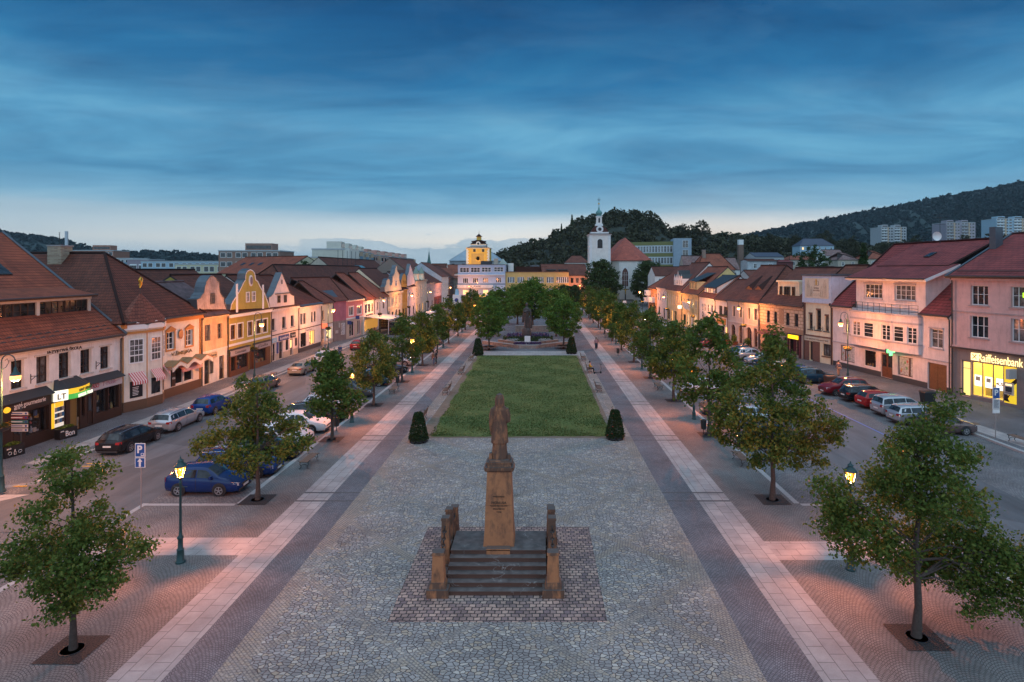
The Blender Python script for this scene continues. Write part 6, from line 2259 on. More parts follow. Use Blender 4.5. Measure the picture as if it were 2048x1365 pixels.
for k in(-.33,.33):
 q.box(xw+k*ww-.05,Yc-.12,z0,xw+k*ww+.05,Yc-.065,z1-1.5,CHT)
for z in(z0+2,z0+4):
 q.box(xw-ww,Yc-.11,z,xw+ww,Yc-.066,z+.08,CHT)
q.build('tracery',o)
q=MB()
q.box(xw-4.2,Yc-1.0,0,xw-3.4,Yc+.1,zE-4,CHW)
q.box(xw+3.4,Yc-1.0,0,xw+4.2,Yc+.1,zE-4,CHW)
q.build("buttress",t)
# crucifix before the choir
p=(cx(1251,Yc-1.5),Yc-1.5,0)
t=thing('crucifix','dark wayside crucifix with gilt figure against the church wall','crucifix',p)
q=MB()
q.box(-2.6,0,0,2.6,.9,1.2,STONE)
q.box(-2.8,-.1,1.2,2.8,1.0,1.4,DARK)
q.build('plinth',t)
q=MB()
q.box(-.16,.2,1.4,.16,.45,6.4,DARK)
q.box(-1.25,.2,4.9,1.25,.44,5.2,DARK)
q.build('cross',t)
q=MB()
q.tube([(0,.12,3.3),(.05,.1,4.0),(0,.1,4.75),(0,.08,5.0)],[.10,.14,.22,.1],GOLD,8)
q.tube([(-1.0,.15,5.05),(-.2,.1,4.75),(0,.1,4.7),(.2,.1,4.75),(1.0,.15,5.05)],[.05,.08,.1,.08,.05],GOLD,8)
q.lathe([(0,-.17),(.13,-.05),(.15,.05),(0,.19)],GOLD,10,(.03,.08,5.12))
q.build('figure',t)
# -- street lamps
SOD=(1.0,.25,.075)
def lit_glass():
 m_,nt_,b=newmat('lit_lantern_glass')
 e_=nd(nt_,'Emission',{'Color':(1,.27,.025,1),'Strength':3.6})
 t_=nd(nt_,'BsdfTransparent')
 nt_.links.new(nd(nt_,'MixShader',{0:.4,1:e_.outputs[0],2:t_.outputs[0]}).outputs[0],nt_.nodes['Material Output'].inputs[0])
 return m_
LANT=lit_glass()
GLOBE=pbr('lit_globe',(1,.8,.5),.4,emit=2.3,ecol=(1,.31,.05))
def point(name,e,col,par,loc,size=.05):
 l_=bpy.data.lights.new(name,'POINT')
 l_.energy,l_.color,l_.shadow_soft_size=e,col,size
 return link(name,l_,par,loc)
def lantern_lamp():
 t=thing('street_lamp','lamp','street lamp',(0,0,0),0,'green lantern lamps along the tree rows')
 q=MB()
 q.lathe([(.19,0),(.19,.06),(.15,.1),(.13,.5),(.145,.55),(.10,.6),(.095,.95),(.12,1.0),(.12,1.06),(.07,1.12),(.06,1.3)],BIRDGREEN,12)
 q.build('base',t)
 q=MB()
 q.lathe([(.055,1.3),(.042,3.2),(.06,3.24),(.06,3.28),(.035,3.32),(.035,3.42)],BIRDGREEN,10)
 q.tube([(-.28,0,3.1),(.28,0,3.1)],.014,BIRDGREEN,6)
 q.build('pole',t)
 q=MB()
 q.lathe([(.05,3.40),(.12,3.46),(.12,3.49)],BIRDGREEN,4)
 for k in range(4):
  a=PI/2*k
  c_,s_=math.cos(a),math.sin(a)
  q.tube([(.12*c_,.12*s_,3.48),(.235*c_,.235*s_,3.93)],.016,BIRDGREEN,5)
 q.lathe([(.25,3.93),(.26,3.96),(.12,4.10),(.10,4.16),(.13,4.18),(.03,4.26),(.02,4.34)],BIRDGREEN,8)
 ol=q.build('lantern',t)
 q=MB()
 for k in range(4):
  a,b=PI/2*k,PI/2*(k+1)
  q.face([(.115*math.cos(a),.115*math.sin(a),3.49),(.115*math.cos(b),.115*math.sin(b),3.49),(.23*math.cos(b),.23*math.sin(b),3.93),(.23*math.cos(a),.23*math.sin(a),3.93)],LANT)
 q.build('pane',ol)
 q=MB()
 q.lathe([(0,3.78),(.05,3.81),(.05,3.88),(0,3.91)],GLOBE,8)
 q.build('bulb',ol)
 point('lamp_light',2600,SOD,t,(0,0,3.70),.035)
 return t
lamp0=lantern_lamp()
for side,X in((0,-14.68),(1,12.48)):
 for k in range(-1,7):
  y=(24.6 if side==0 else 24.0)+(22.6 if side==0 else 24.2)*k
  lab='lit green lantern lamp nearest the camera, outside the lower picture edge' if k<0 else 'lit green lantern lamp %s'%(('standing alone beside the blue hatchback, front of the left tree row','half hidden behind the second tree of the left row','third along the left tree row','in the left tree row near the standing couple','in the left row beyond the couple','far along the left row by the clipped round tree','last of the left tree row')[k]if side==0 else('glowing through the large front right tree','glowing among the crowns of the right row near the litter bin','third along the right tree row','in the right row beside the standing pair','in the right row past the standing pair','far along the right row near the church','last of the right tree row')[k])
  if side==0 and k==0:
   lamp0.location=(X,y,0)
   lamp0['label']=lab
  else:
   dup(lamp0,(X,y,0),0,lab)
def crook_lamp():
 t=thing('crook_lamp','lamp','street lamp',(0,0,0),0,'tall crook lamps along the house fronts')
 q=MB()
 q.lathe([(.20,0),(.20,.08),(.15,.14),(.13,.8),(.15,.86),(.09,.95),(.085,1.3),(.06,1.4)],BIRDGREEN,12)
 q.build('base',t)
 q=MB()
 q.lathe([(.06,1.4),(.045,5.6),(.07,5.65),(.045,5.7),(.035,7.0)],BIRDGREEN,10)
 q.build('pole',t)
 q=MB()
 q.tube([(0,0,6.9)]+[(.38-.38*math.cos(a),0,7.0+.42*math.sin(a))for a in[PI*i/10 for i in range(11)]]+[(.76,0,6.75)],.028,BIRDGREEN,6)
 q.tube([(.05,0,6.6),(.25,0,6.75),(.4,0,7.0),(.3,0,7.2),(.2,0,7.1)],.016,BIRDGREEN,5)
 q.build('crook',t)
 q=MB()
 q.lathe([(.05,6.75),(.09,6.65),(.10,6.5),(.22,6.38),(.25,6.30)],BIRDGREEN,14,(.76,0,0))
 oh=q.build('lamp_hood',t)
 q=MB()
 q.lathe([(.24,6.30),(.26,6.2),(.22,6.06),(.12,5.97),(0,5.95)],GLOBE,14,(.76,0,0))
 q.build('globe',oh)
 q=MB()
 q.lathe([(.1,3.25),(.3,3.32),(.42,3.5),(.40,3.52)],DARK,14)
 ob_=q.build('flower_basket',t)
 q=MB()
 r=random.Random(11)
 for i in range(150):
  a,rr=r.uniform(0,2*PI),.42*math.sqrt(r.random())
  x,y,z=rr*math.cos(a),rr*math.sin(a),3.5+r.uniform(0,.2)
  d=.06
  q.face([(x-d,y,z),(x,y-d,z+.05),(x+d,y,z+.02),(x,y+d,z-.02)],pbr('basket_leaf',(.05,.09,.02),.8)if i%4 else pbr('basket_flower',(.5,.25,.03),.8))
 q.build('flowers',ob_)
 point('lamp_light',1800,(1.0,.33,.10),t,(.76,0,5.72),.16)
 return t
cl=crook_lamp()
FARL=[c_ for c_ in cl.children if c_.type=='LIGHT'][0].data.copy()
FARL.energy=1400
CL=[((-29.0,32.4),0,'tall lit crook lamp at the left picture edge by the cheese shop'),((-30.3,64),0,'tall lit crook lamp before the mustard yellow house'),((-30.5,87),0,'tall lit crook lamp before the small white lit shop'),((-30.4,115),0,'tall lit crook lamp beside the terrace awning'),((-29.6,137),0,'tall lit crook lamp before the ochre narrow house'),((-29.6,160),0,'tall lit crook lamp before the twin turret house'),((-29.8,198),0,'tall lit crook lamp at the mouth of the side street'),((33.3,64.6),PI,'tall lit crook lamp before the pale pink pharmacy'),((31.3,91.5),PI,'tall lit crook lamp before the grey arcade house'),((28.2,109.5),PI,'tall lit crook lamp before the yellow flag house'),((27.9,130),PI,'tall lit crook lamp before the crown dormer house'),((27.4,158),PI,'tall lit crook lamp at the church corner'),((-25.5,214),0,'tall lit crook lamp before the blue white hotel'),((14.5,222),0,'tall lit crook lamp between the yellow building and the church tower')]
for i,((x,y),rz,lab)in enumerate(CL):
 if i==0:
  cl.location,cl['label']=(x,y,0),lab
 else:
  o=dup(cl,(x,y,0),rz,lab)
  if y>100:
   lt=[c_ for c_ in o.children if c_.type=='LIGHT'][0]
   lt.data=FARL
   # -- trees
def leafmat(name,a,b_,c_,trans=.35):
 m_,nt_,b=newmat(name)
 g=nd(nt_,'NewGeometry')
 rr=g.outputs['Random Per Island']
 col=ramp(nt_,rr,[(.0,a),(.5,b_),(1.0,c_)])
 nt_.links.new(col,b.inputs['Base Color'])
 b.inputs['Roughness'].default_value=.55
 b.inputs['Specular IOR Level'].default_value=.12
 t_=nd(nt_,'BsdfTranslucent',{'Color':col})
 nt_.links.new(nd(nt_,'MixShader',{0:trans,1:b.outputs[0],2:t_.outputs[0]}).outputs[0],nt_.nodes['Material Output'].inputs[0])
 return m_
LEAF=leafmat('maple_leaf',(.06,.105,.02),(.115,.165,.034),(.19,.22,.05))
LEAF2=leafmat('maple_leaf_deep',(.05,.10,.02),(.095,.15,.028),(.16,.20,.042))
LEAFR=leafmat('round_tree_leaf',(.06,.13,.022),(.11,.20,.034),(.17,.25,.05))
LEAFD=leafmat('dark_tree_leaf',(.03,.055,.018),(.05,.08,.026),(.08,.105,.038),.2)
LEAFH=leafmat('hedge_leaf',(.018,.04,.014),(.03,.055,.018),(.05,.075,.025),.2)
BARK=pbr('tree_bark',(.075,.055,.045),.9,var=.4,vs=9,bump=.5,bs=30)
def leaves(name,cen,size,mat,up=.5,rng=None,asp=.72):
 rng=rng or RNG
 n=len(cen)
 nr=rng.normal(size=(n,3))
 nr[:,2]+=up
 nr/=np.linalg.norm(nr,axis=1)[:,None]+1e-9
 t=np.cross(nr,rng.normal(size=(n,3)))
 t/=np.linalg.norm(t,axis=1)[:,None]+1e-9
 b=np.cross(nr,t)
 s=(size*rng.uniform(.65,1.3,n))[:,None]
 v=np.empty((n,4,3))
 v[:,0]=cen-t*s*.6
 v[:,1]=cen+b*s*.5*asp-t*s*.08+nr*s*.12
 v[:,2]=cen+t*s*.6
 v[:,3]=cen-b*s*.5*asp-t*s*.08+nr*s*.12
 me=bpy.data.meshes.new(name)
 me.vertices.add(n*4)
 me.loops.add(n*4)
 me.polygons.add(n)
 me.vertices.foreach_set('co',v.reshape(-1).astype(np.float32))
 me.loops.foreach_set('vertex_index',np.arange(n*4,dtype=np.int32))
 me.polygons.foreach_set('loop_start',np.arange(0,n*4,4,dtype=np.int32))
 me.update(calc_edges=True)
 me.materials.append(mat)
 return me
def ball(n,rng,p=2.0):
 d=rng.normal(size=(n,3))
 d/=np.linalg.norm(d,axis=1)[:,None]
 return d*(rng.random(n)**(1/p))[:,None]
def blob_cloud(blobs,size,dens,rng,sig=.16):
 out=[]
 for(x,y,z,r,rz)in blobs:
  nl=max(30,int(dens*r*max(r,rz)/size**2))
  nc=max(5,int(nl/26))
  c_=ball(nc,rng,2.3)*np.array([r,r,rz])+np.array([x,y,z])
  k=rng.integers(0,nc,nl)
  out.append(c_[k]+rng.normal(size=(nl,3))*np.array([sig,sig,sig*.7]))
 return np.concatenate(out)
def trunk_mb(blobs,h0,h1,r0,lean=(0,0)):
 q=MB()
 n=7
 pts_=[(lean[0]*(i/n)**2+.04*math.sin(i*1.7),lean[1]*(i/n)**2+.03*math.cos(i*2.1),h1*i/n)for i in range(n+1)]
 q.tube(pts_,[r0*(1.35 if i==0 else 1)*(1-.88*i/n)+.012 for i in range(n+1)],BARK,10)
 for(x,y,z,r,rz)in blobs:
  d=math.hypot(x-lean[0]*.4,y-lean[1]*.4)
  zb=max(h0+.9*math.sin(x*37+z*11)**2,min(z-.25-d*.55,h1*.93))
  t=zb/h1
  bx_,by_=lean[0]*t*t,lean[1]*t*t
  rr=max(.012,r0*.42*(1-t*.75))
  q.tube([(bx_,by_,zb),(bx_+(x-bx_)*.3+.08*math.sin(z*9),by_+(y-by_)*.3+.08*math.cos(z*7),zb+(z-zb)*.2+d*.12),(bx_+(x-bx_)*.65-.07*math.sin(z*5),by_+(y-by_)*.65,zb+(z-zb)*.6+d*.1),(x,y,z)],[rr,rr*.7,rr*.45,.008],BARK,6,False)
 return q
def make_tree(name,lab,blobs,size,dens,mat,h0,h1,r0,loc,group,cat='tree',sig=.16,seed=1,lean=(0,0)):
 t=thing(name,lab,cat,loc,0,group)
 rng=np.random.default_rng(seed)
 trunk_mb(blobs,h0,h1,r0,lean).build('trunk',t)
 link('crown',leaves('crown',blob_cloud(blobs,size,dens,rng,sig),size,mat,rng=rng),t)
 return t
def from_px(lst,off,k,ub,Y,seed,rk=1.0):
 r=random.Random(seed)
 out=[]
 for(x,y,rr)in lst:
  u,v=off[0]+x*k,off[1]+y*k
  rad=rr*k*Y/F*rk
  dx,z=(u-ub)/F*Y,CH-(v-V0)*Y/F
  lim=max(.15,2.0-abs(dx)*.55)*.75
  dy=r.uniform(-lim,lim)
  f_=(Y+dy)/Y
  out.append((dx*f_+(ub-U0)/F*Y*(f_-1),dy,CH-(CH-z)*f_,rad*.92,rad*.85))
 return out
TG1,TG2='maples along the left edge of the square','maples along the right edge of the square'
B1=from_px([(350,120,85),(400,90,50),(300,150,55),(560,190,65),(500,220,60),(330,270,85),(450,250,70),(130,430,42),(230,400,60),(230,460,50),(300,380,60),(520,420,70),(460,470,60),(130,590,90),(60,680,70),(280,600,120),(430,570,110),(600,520,110),(700,570,75),(780,610,60),(850,612,35),(30,750,55),(160,700,100),(330,720,130),(500,690,120),(620,680,80),(640,790,48),(560,790,80),(250,810,75),(380,850,100),(500,850,75),(310,950,55),(330,1000,35),(420,910,60),(720,650,50),(560,870,40)],(0,880),.3554,145,18.95,1,1.1)
make_tree('maple_tree','young maple in an iron grate, bottom left corner beside the parking sign',B1,.105,24,LEAF,1.6,6.0,.085,(-14.72,18.95,0),TG1,seed=1)
B2=from_px([(600,310,50),(580,350,40),(740,335,45),(650,410,75),(720,450,95),(800,470,80),(560,520,95),(450,565,45),(680,600,140),(820,560,100),(560,680,120),(400,720,105),(300,780,80),(245,820,45),(700,760,140),(880,660,105),(980,650,80),(1040,630,45),(1050,760,65),(940,800,100),(1070,800,42),(560,850,105),(450,860,70),(720,880,95),(850,880,75),(570,970,75),(640,1000,45),(330,870,45),(620,480,70)],(330,680),.2638,515,31.3,2,1.08)
make_tree('maple_tree','broad maple shading the blue cars, second in the left row',B2,.15,22,LEAF,1.7,6.0,.10,(-14.66,31.3,0),TG1,seed=2)
B3=from_px([(1895,812,26),(1870,838,32),(1845,868,36),(1792,880,28),(1830,905,52),(1790,925,34),(1900,905,45),(1938,920,22),(1668,985,38),(1640,978,22),(1688,1018,44),(1762,955,40),(1665,1040,45),(1720,1060,62),(1800,990,72),(1880,985,72),(1938,1010,42),(1860,1070,82),(1780,1100,55),(1950,1080,55),(1990,1105,52),(2030,1140,52),(1930,1145,55),(1985,1190,42),(1962,1225,28),(2030,1205,34),(1880,1130,52),(1700,1105,28),(2080,1150,52),(1830,1140,40),(2060,1100,30)],(0,0),1.0,1833,19.6,3,1.05)
make_tree('maple_tree','large wind blown maple with a lamp glowing in its left side, bottom right corner',B3,.108,22,LEAF,1.9,7.2,.115,(12.36,19.6,0),TG2,seed=3,lean=(.1,0))
B4=from_px([(1200,160,60),(1225,230,80),(1150,300,70),(1240,345,95),(1120,400,80),(1320,400,65),(1020,450,120),(1180,500,130),(1330,510,110),(900,600,100),(830,670,75),(960,710,130),(1120,690,140),(1300,670,140),(1450,670,110),(1580,740,85),(1650,750,42),(815,800,55),(900,830,75),(1060,850,105),(1220,840,130),(1380,850,120),(1500,830,95),(1600,850,60),(1100,950,75),(1190,970,65),(1350,970,85),(1480,990,65),(1075,1000,32)],(1180,620),.3077,1545,31.3,4,1.08)
make_tree('maple_tree','tall spreading maple with yellowish leaves, second in the right row',B4,.15,21,LEAF,1.8,7.4,.12,(12.2,31.3,0),TG2,seed=4)
def row_blobs(seed,R=2.5,z0=2.0,z1=6.3,n=30):
 r=random.Random(seed)
 out=[]
 for i in range(n):
  t=(i+r.random())/n
  z=z0+(z1-z0)*t
  rad=R*(.62+.5*t*2 if t<.3 else(1-(t-.3)/.7)**.75*.92+.08)
  a=i*2.4+r.uniform(-.5,.5)
  d=rad*math.sqrt(r.uniform(.25,1))*.8
  rr=r.uniform(.5,.85)*(1-.35*t)
  out.append((d*math.cos(a),d*math.sin(a),z,rr,rr*.8))
 return out
proto=[]
lab_l=('dark green maple beside the white parked car, third in the left row','orange lit maple beside a green lamp, fourth in the left row','orange lit maple, fifth in the left row','maple behind the standing couple, sixth in the left row','maple, seventh in the left row','maple, eighth in the left row','maple, ninth in the left row','maple, tenth in the left row','maple near the far crossing, eleventh in the left row','maple, last in the left row')
lab_r=('maple beside the litter bin, third in the right row','maple with a lamp in its crown, fourth in the right row','tall pointed maple, fifth in the right row','maple beside the standing pair, sixth in the right row','maple, seventh in the right row','maple, eighth in the right row','maple, ninth in the right row','maple, tenth in the right row','maple near the church, eleventh in the right row','maple, last in the right row')
for k in range(6):
 near=k<3
 t=make_tree('maple_tree','x',row_blobs(50+k,2.45+.18*(k%3),2.0,6.2+.5*(k%3),32),.19 if near else.27,20,(LEAF2,LEAF,LEAF2)[k%3],1.7,5.6,.10,(0,0,0),TG1,seed=20+k,sig=.2)
 proto.append(t)
used=set()
for side,X,Ys,labs in((0,-14.6,[42.4,53.2,64.3,75.4,86.5,97.6,108.7,119.8,131,142],lab_l),(1,12.4,[43.6,55,66.6,78,89.5,101,112.5,124,136,148],lab_r)):
 for i,y in enumerate(Ys):
  k=((i+side*2)%3)+(0 if i<4 else 3)
  sc_=(1.0,1.06,.95,1.03,.98)[(i*2+side)%5]*(1.12 if side else 1.0)
  rz=(i*1.9+side)%6.2
  if k not in used:
   used.add(k)
   o=proto[k]
   o.location,o.rotation_euler,o.scale=(X,y,0),(0,0,rz),(sc_,)*3
   o['label']=labs[i]
  else:
   o=dup(proto[k],(X,y,0),rz,labs[i],sc_)
  o['group']=TG2 if side else TG1
  # iron tree grates
def grate_mat():
 m_,nt_,b=newmat('cast_iron_grate')
 v_=nd(nt_,'TexVoronoi',{'Vector':nd(nt_,'TexCoord').outputs['Object'],'Scale':11.0},voronoi_dimensions='2D',feature='DISTANCE_TO_EDGE').outputs['Distance']
 nt_.links.new(ramp(nt_,v_,[(.08,(.075,.055,.05)),(.14,(.02,.017,.016))]),b.inputs['Base Color'])
 b.inputs['Roughness'].default_value=.7
 nt_.links.new(nd(nt_,'Bump',{'Strength':.8,'Distance':.03,'Height':v_}).outputs[0],b.inputs['Normal'])
 return m_
GRATE=grate_mat()
q=MB()
for a0 in range(16):
 a,b=2*PI*a0/16,2*PI*(a0+1)/16
 def sq(t):
  m_=max(abs(math.cos(t)),abs(math.sin(t)))
  return(.72*math.cos(t)/m_,.72*math.sin(t)/m_)
 q.face([(.33*math.cos(a),.33*math.sin(a),.014),(*sq(a),.014),(*sq(b),.014),(.33*math.cos(b),.33*math.sin(b),.014)],GRATE)
q.lathe([(.36,.012),(.36,.03),(.32,.03),(.32,.012)],DARK,20)
gm_=q.mesh('tree_grate')
q=MB()
q.lathe([(.33,.010),(.0,.011)],pbr('dark_soil',(.03,.024,.02),.95),16)
gs_=q.mesh('soil')
for i,(x,y)in enumerate([(-14.72,18.95),(12.36,19.6),(-14.66,31.3),(12.2,31.3)]+[(-14.6,y)for y in(42.4,53.2,64.3,75.4)]+[(12.4,y)for y in(43.6,55,66.6,78)]):
 ang=('bottom left maple','bottom right maple','second left maple','second right maple','third left maple','fourth left maple','fifth left maple','sixth left maple','third right maple','fourth right maple','fifth right maple','sixth right maple')[i]
 o=tag(link('tree_grate',gm_,None,(x,y,0)),'square iron tree grate round the trunk of the '+ang,'tree grate','iron tree grates')
 link('soil',gs_,o)
 # grass blades on the lawn
rgl=np.random.default_rng(8)
gx_,gy_=rgl.uniform(-7.9,5.25,42000),43.25+40.4*rgl.random(42000)**1.35
keep=(np.sin(gx_*1.3+np.sin(gy_*.7)*2)+np.sin(gy_*.9+gx_*.6)+rgl.normal(size=42000))>-.9
cen_=np.stack([gx_[keep],gy_[keep],np.full(keep.sum(),.055)],1)
tag(link('grass',leaves('grass',cen_,.09,leafmat('grass_blade',(.04,.065,.014),(.06,.09,.02),(.11,.12,.035),.2),-.1,rgl,.45)),kind='stuff')
# clipped round trees about the monument and old trees by the church
def round_blobs(seed,R,z0,z1,n=42):
 r=random.Random(seed)
 out=[]
 zc,hz=(z0+z1)/2,(z1-z0)/2
 for i in range(n):
  ct=1-2*(i+.5)/n
  a=i*2.399
  st=math.sqrt(1-ct*ct)
  k=r.uniform(.62,.86)
  w=1.0+(.12 if ct<-.1 else-.22*max(0,ct))
  rr=R*r.uniform(.26,.4)
  out.append((R*st*math.cos(a)*k*w,R*st*math.sin(a)*k*w,zc+hz*ct*.84,rr,rr*.95))
 return out
RG='clipped round trees about the second monument'
rt=make_tree('round_tree','dense round tree left of the monument flower bed',round_blobs(5,2.65,1.9,8.3),.26,15,LEAFR,1.6,6.5,.13,(-7.45,90,0),RG,seed=40,sig=.2)
dup(rt,(3.85,91.5,0),2.1,'dense round tree right of the monument flower bed',(1.03,1.03,.97))
dup(rt,(-7.2,108,0),4.0,'dense round tree behind the left monument tree',1.05)
dup(rt,(3.2,108,0),1.0,'dense round tree behind the right monument tree',1.08)
rt2=make_tree('round_tree','largest round tree behind the cloaked statue',round_blobs(8,3.6,2.0,10.2,54),.3,15,LEAFR,1.8,8,.2,(-1.2,121,0),RG,seed=41,sig=.25)
dup(rt2,(-4.6,132,0),2.0,'round tree in the shade behind the largest round tree',.85)
CG='old dark trees beside the church'
ct=make_tree('church_tree','large dark tree before the church tower',round_blobs(9,6.3,1.5,15.2,60),.55,14,LEAFD,2,12,.4,(cx(1203,205),205,0),CG,seed=42,sig=.45)
dup(ct,(cx(1297,205),205,0),2.5,'large dark tree right of the church choir window',(.95,.95,.98))
for i,(x,y,s_)in enumerate(((10,168,.5),(15,158,.45),(17,176,.5),(8,185,.48))):
 dup(ct,(x,y,0),i*1.3,('dark bushy tree beyond the right tree row','dark bushy tree near the parked cars by the church','dark small tree before the church wall','dark small tree left of the church tower')[i],s_)
 # topiary cones in planters
def cone_shrub():
 t=thing('topiary_cone','x','clipped shrub',(0,0,0),0,'clipped cone shrubs at the lawn corners')
 q=MB()
 for k in range(8):
  a,b=2*PI*k/8,2*PI*(k+.7)/8
  q.tube([(.58*math.cos(a),.58*math.sin(a),.07),(.58*math.cos(b),.58*math.sin(b),.07)],.07,BLACK,5)
 q.lathe([(.6,.1),(.64,.28),(.58,.3),(.0,.3)],BLACK,18)
 q.build('planter',t)
 rng=np.random.default_rng(77)
 n=5200
 h_=rng.random(n)**1.15
 rad=(.66-.36*h_-.05*h_**6)*(1+.05*rng.normal(size=n))*np.where(rng.random(n)<.8,1,rng.random(n))
 a=rng.random(n)*2*PI
 cen=np.stack([rad*np.cos(a),rad*np.sin(a),.2+1.85*h_],1)
 link('foliage',leaves('foliage',cen,.085,LEAFH,.2,rng),t)
 k=26
 h_,a=rng.random(k),rng.random(k)*2*PI
 rad=(.68-.36*h_)
 link('blossoms',leaves('blossoms',np.stack([rad*np.cos(a),rad*np.sin(a),.3+1.6*h_],1),.075,pbr('red_blossom',(.55,.04,.03),.6),.2,rng),t)
 return t
tc_=cone_shrub()
for i,(p,lab)in enumerate(((G(837,884),'tall clipped cone shrub with red blossoms at the near left lawn corner'),(G(1230,878),'tall clipped cone shrub with red blossoms at the near right lawn corner'),(G(956,711),'clipped cone shrub at the far left lawn corner'),(G(1143,708),'clipped cone shrub at the far right lawn corner'),(G(920,622),'small clipped cone shrub in the far crossing'))):
 if i==0:
  tc_.location,tc_['label']=p,lab
 else:
  dup(tc_,p,i*1.7,lab,1.0 if i<2 else 1.15)
  # -- benches
SLAT=pbr('bench_slats',(.20,.12,.085),.7,var=.3,vs=8)
IRON=pbr('cast_iron',(.03,.035,.036),.5)
def bench(back):
 t=thing('park_bench','x','bench',(0,0,0),0,'iron benches with backs beside the lawn' if back else 'backless iron benches under the trees')
 q=MB()
 for i in range(6):
  y=-.22+.085*i
  q.box(-.9,y,.43,.9,y+.065,.465,SLAT)
 q.build('seat',t)
 if back:
  q=MB()
  for i in range(4):
   z=.55+i*.11
   q.box(-.9,.27+(z-.5)*.3,z,.9,.30+(z-.5)*.3,z+.075,SLAT)
  q.build('backrest',t)
 for x in(-.78,.78):
  q=MB()
  q.tube([(x,-.26,0),(x,-.16,.12),(x,-.24,.28),(x,-.22,.42)],.022,IRON,6)
  q.tube([(x,.30,0),(x,.18,.12),(x,.26,.28),(x,.24,.42)],.022,IRON,6)
  q.tube([(x,-.24,.41),(x,.28,.41)],.022,IRON,6)
  q.tube([(x,-.2,.2),(x,0,.3),(x,.22,.2)],.016,IRON,6)
  if back:
   q.tube([(x,.26,.42),(x,.36,.75),(x,.42,1.0),(x,.36,1.05)],.022,IRON,6)
   q.tube([(x,.33,.68),(x,.05,.70),(x,-.22,.66),(x,-.26,.58),(x,-.2,.54)],.02,IRON,6)
  else:
   q.tube([(x,-.24,.42),(x,-.3,.5),(x,-.36,.46)],.02,IRON,6)
   q.tube([(x,.28,.42),(x,.34,.5),(x,.4,.46)],.02,IRON,6)
  q.build('iron_leg',t)
 return t
bb=bench(True)
# benches face the lawn's edge paths: left ones look left (-X), right ones look right (+X)
BB=[((-8.95,58.2),-PI/2,'iron bench with back, nearest on the left edge of the lawn'),((-8.95,69.2),-PI/2,'iron bench with back, middle of the left lawn edge'),((-8.95,79.6),-PI/2,'iron bench with back, farthest on the left lawn edge'),((5.95,79.5),PI/2,'empty iron bench at the far end of the right lawn edge'),((5.95,70.3),PI/2,'iron bench on which the person in yellow sits'),((5.95,59.3),PI/2,'empty iron bench in the middle of the right lawn edge'),((6.3,47.3),PI/2,'iron bench half hidden behind the near right cone shrub'),((-9.3,47.6),-PI/2,'iron bench half hidden behind the near left cone shrub')]
for i,((x,y),rz,lab)in enumerate(BB):
 if i==0:
  bb.location,bb.rotation_euler,bb['label']=(x,y,.004),(0,0,rz),lab
 else:
  dup(bb,(x,y,.004),rz,lab)
b2=bench(False)
B2_=[((-14.1,36.9),'backless slatted bench between the second and third left maples'),((12.6,37.3),'backless slatted bench behind the second right maple'),((-14.1,58.6),'backless slatted bench between the fourth and fifth left maples'),((12.1,60.5),'backless slatted bench between the fourth and fifth right maples'),((-14.1,81),'backless slatted bench beside the standing couple'),((12.0,106),'backless slatted bench far along the right row'),((33.2,41.2),'backless slatted bench below the right parking sign'),((-29.6,66.6),'backless slatted bench on the pavement behind the beige saloon')]
for i,((x,y),lab)in enumerate(B2_):
 rz=PI/2 if abs(x)<20 else(PI/2+.08)
 if i==0:
  b2.location,b2.rotation_euler,b2['label']=(x,y,.004),(0,0,rz),lab
 else:
  dup(b2,(x,y,.004),rz,lab)
def ring_bench():
 t=thing('ring_bench','x','round bench',(0,0,0),0,'round benches about the clipped trees')
 q=MB()
 for(r0,r1)in((.95,1.08),(1.1,1.23),(1.25,1.38)):
  q.lathe([(r0,.42),(r0,.46),(r1,.46),(r1,.42)],SLAT,24)
 q.build('seat',t)
 for k in range(8):
  a=PI/4*k
  q=MB()
  q.tube([(1.0*math.cos(a),1.0*math.sin(a),0),(1.0*math.cos(a),1.0*math.sin(a),.42),(1.36*math.cos(a),1.36*math.sin(a),.42),(1.36*math.cos(a),1.36*math.sin(a),0)],.022,IRON,6)
  q.build('leg',t)
 return t
rb=ring_bench()
rb.location,rb['label']=(-7.45,90,.004),'round slatted bench about the left monument tree'
dup(rb,(3.85,91.5,.004),.2,'round slatted bench about the right monument tree')
# -- front monument
def stone_mat(name='weathered_sandstone',lo=.5,hi=.72):
 m_,nt_,b=newmat(name)
 oc=nd(nt_,'TexCoord').outputs['Object']
 a=nd(nt_,'TexNoise',{'Vector':oc,'Scale':1.6,'Detail':9.0,'Roughness':.7}).outputs['Fac']
 st=nd(nt_,'Mapping',{'Vector':oc,'Scale':(2.6,2.6,1.1)}).outputs[0]
 s_=nd(nt_,'TexNoise',{'Vector':st,'Scale':1.3,'Detail':6.0,'Roughness':.65}).outputs['Fac']
 col=ramp(nt_,a,[(.3,(.30,.125,.06)),(.55,(.42,.175,.075)),(.75,(.27,.125,.07))])
 col=mix(nt_,ramp(nt_,s_,[(lo,(0,0,0)),(hi,(.9,.9,.9))]),col,(.085,.05,.036))
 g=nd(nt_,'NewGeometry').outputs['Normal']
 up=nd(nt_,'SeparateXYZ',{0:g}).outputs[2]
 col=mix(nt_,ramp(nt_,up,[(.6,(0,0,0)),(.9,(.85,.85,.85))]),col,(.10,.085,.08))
 nt_.links.new(col,b.inputs['Base Color'])
 b.inputs['Roughness'].default_value=.85
 n_=nd(nt_,'TexNoise',{'Vector':oc,'Scale':22.0,'Detail':5.0}).outputs['Fac']
 nt_.links.new(nd(nt_,'Bump',{'Strength':.5,'Distance':.02,'Height':n_}).outputs[0],b.inputs['Normal'])
 return m_
SAND=stone_mat()
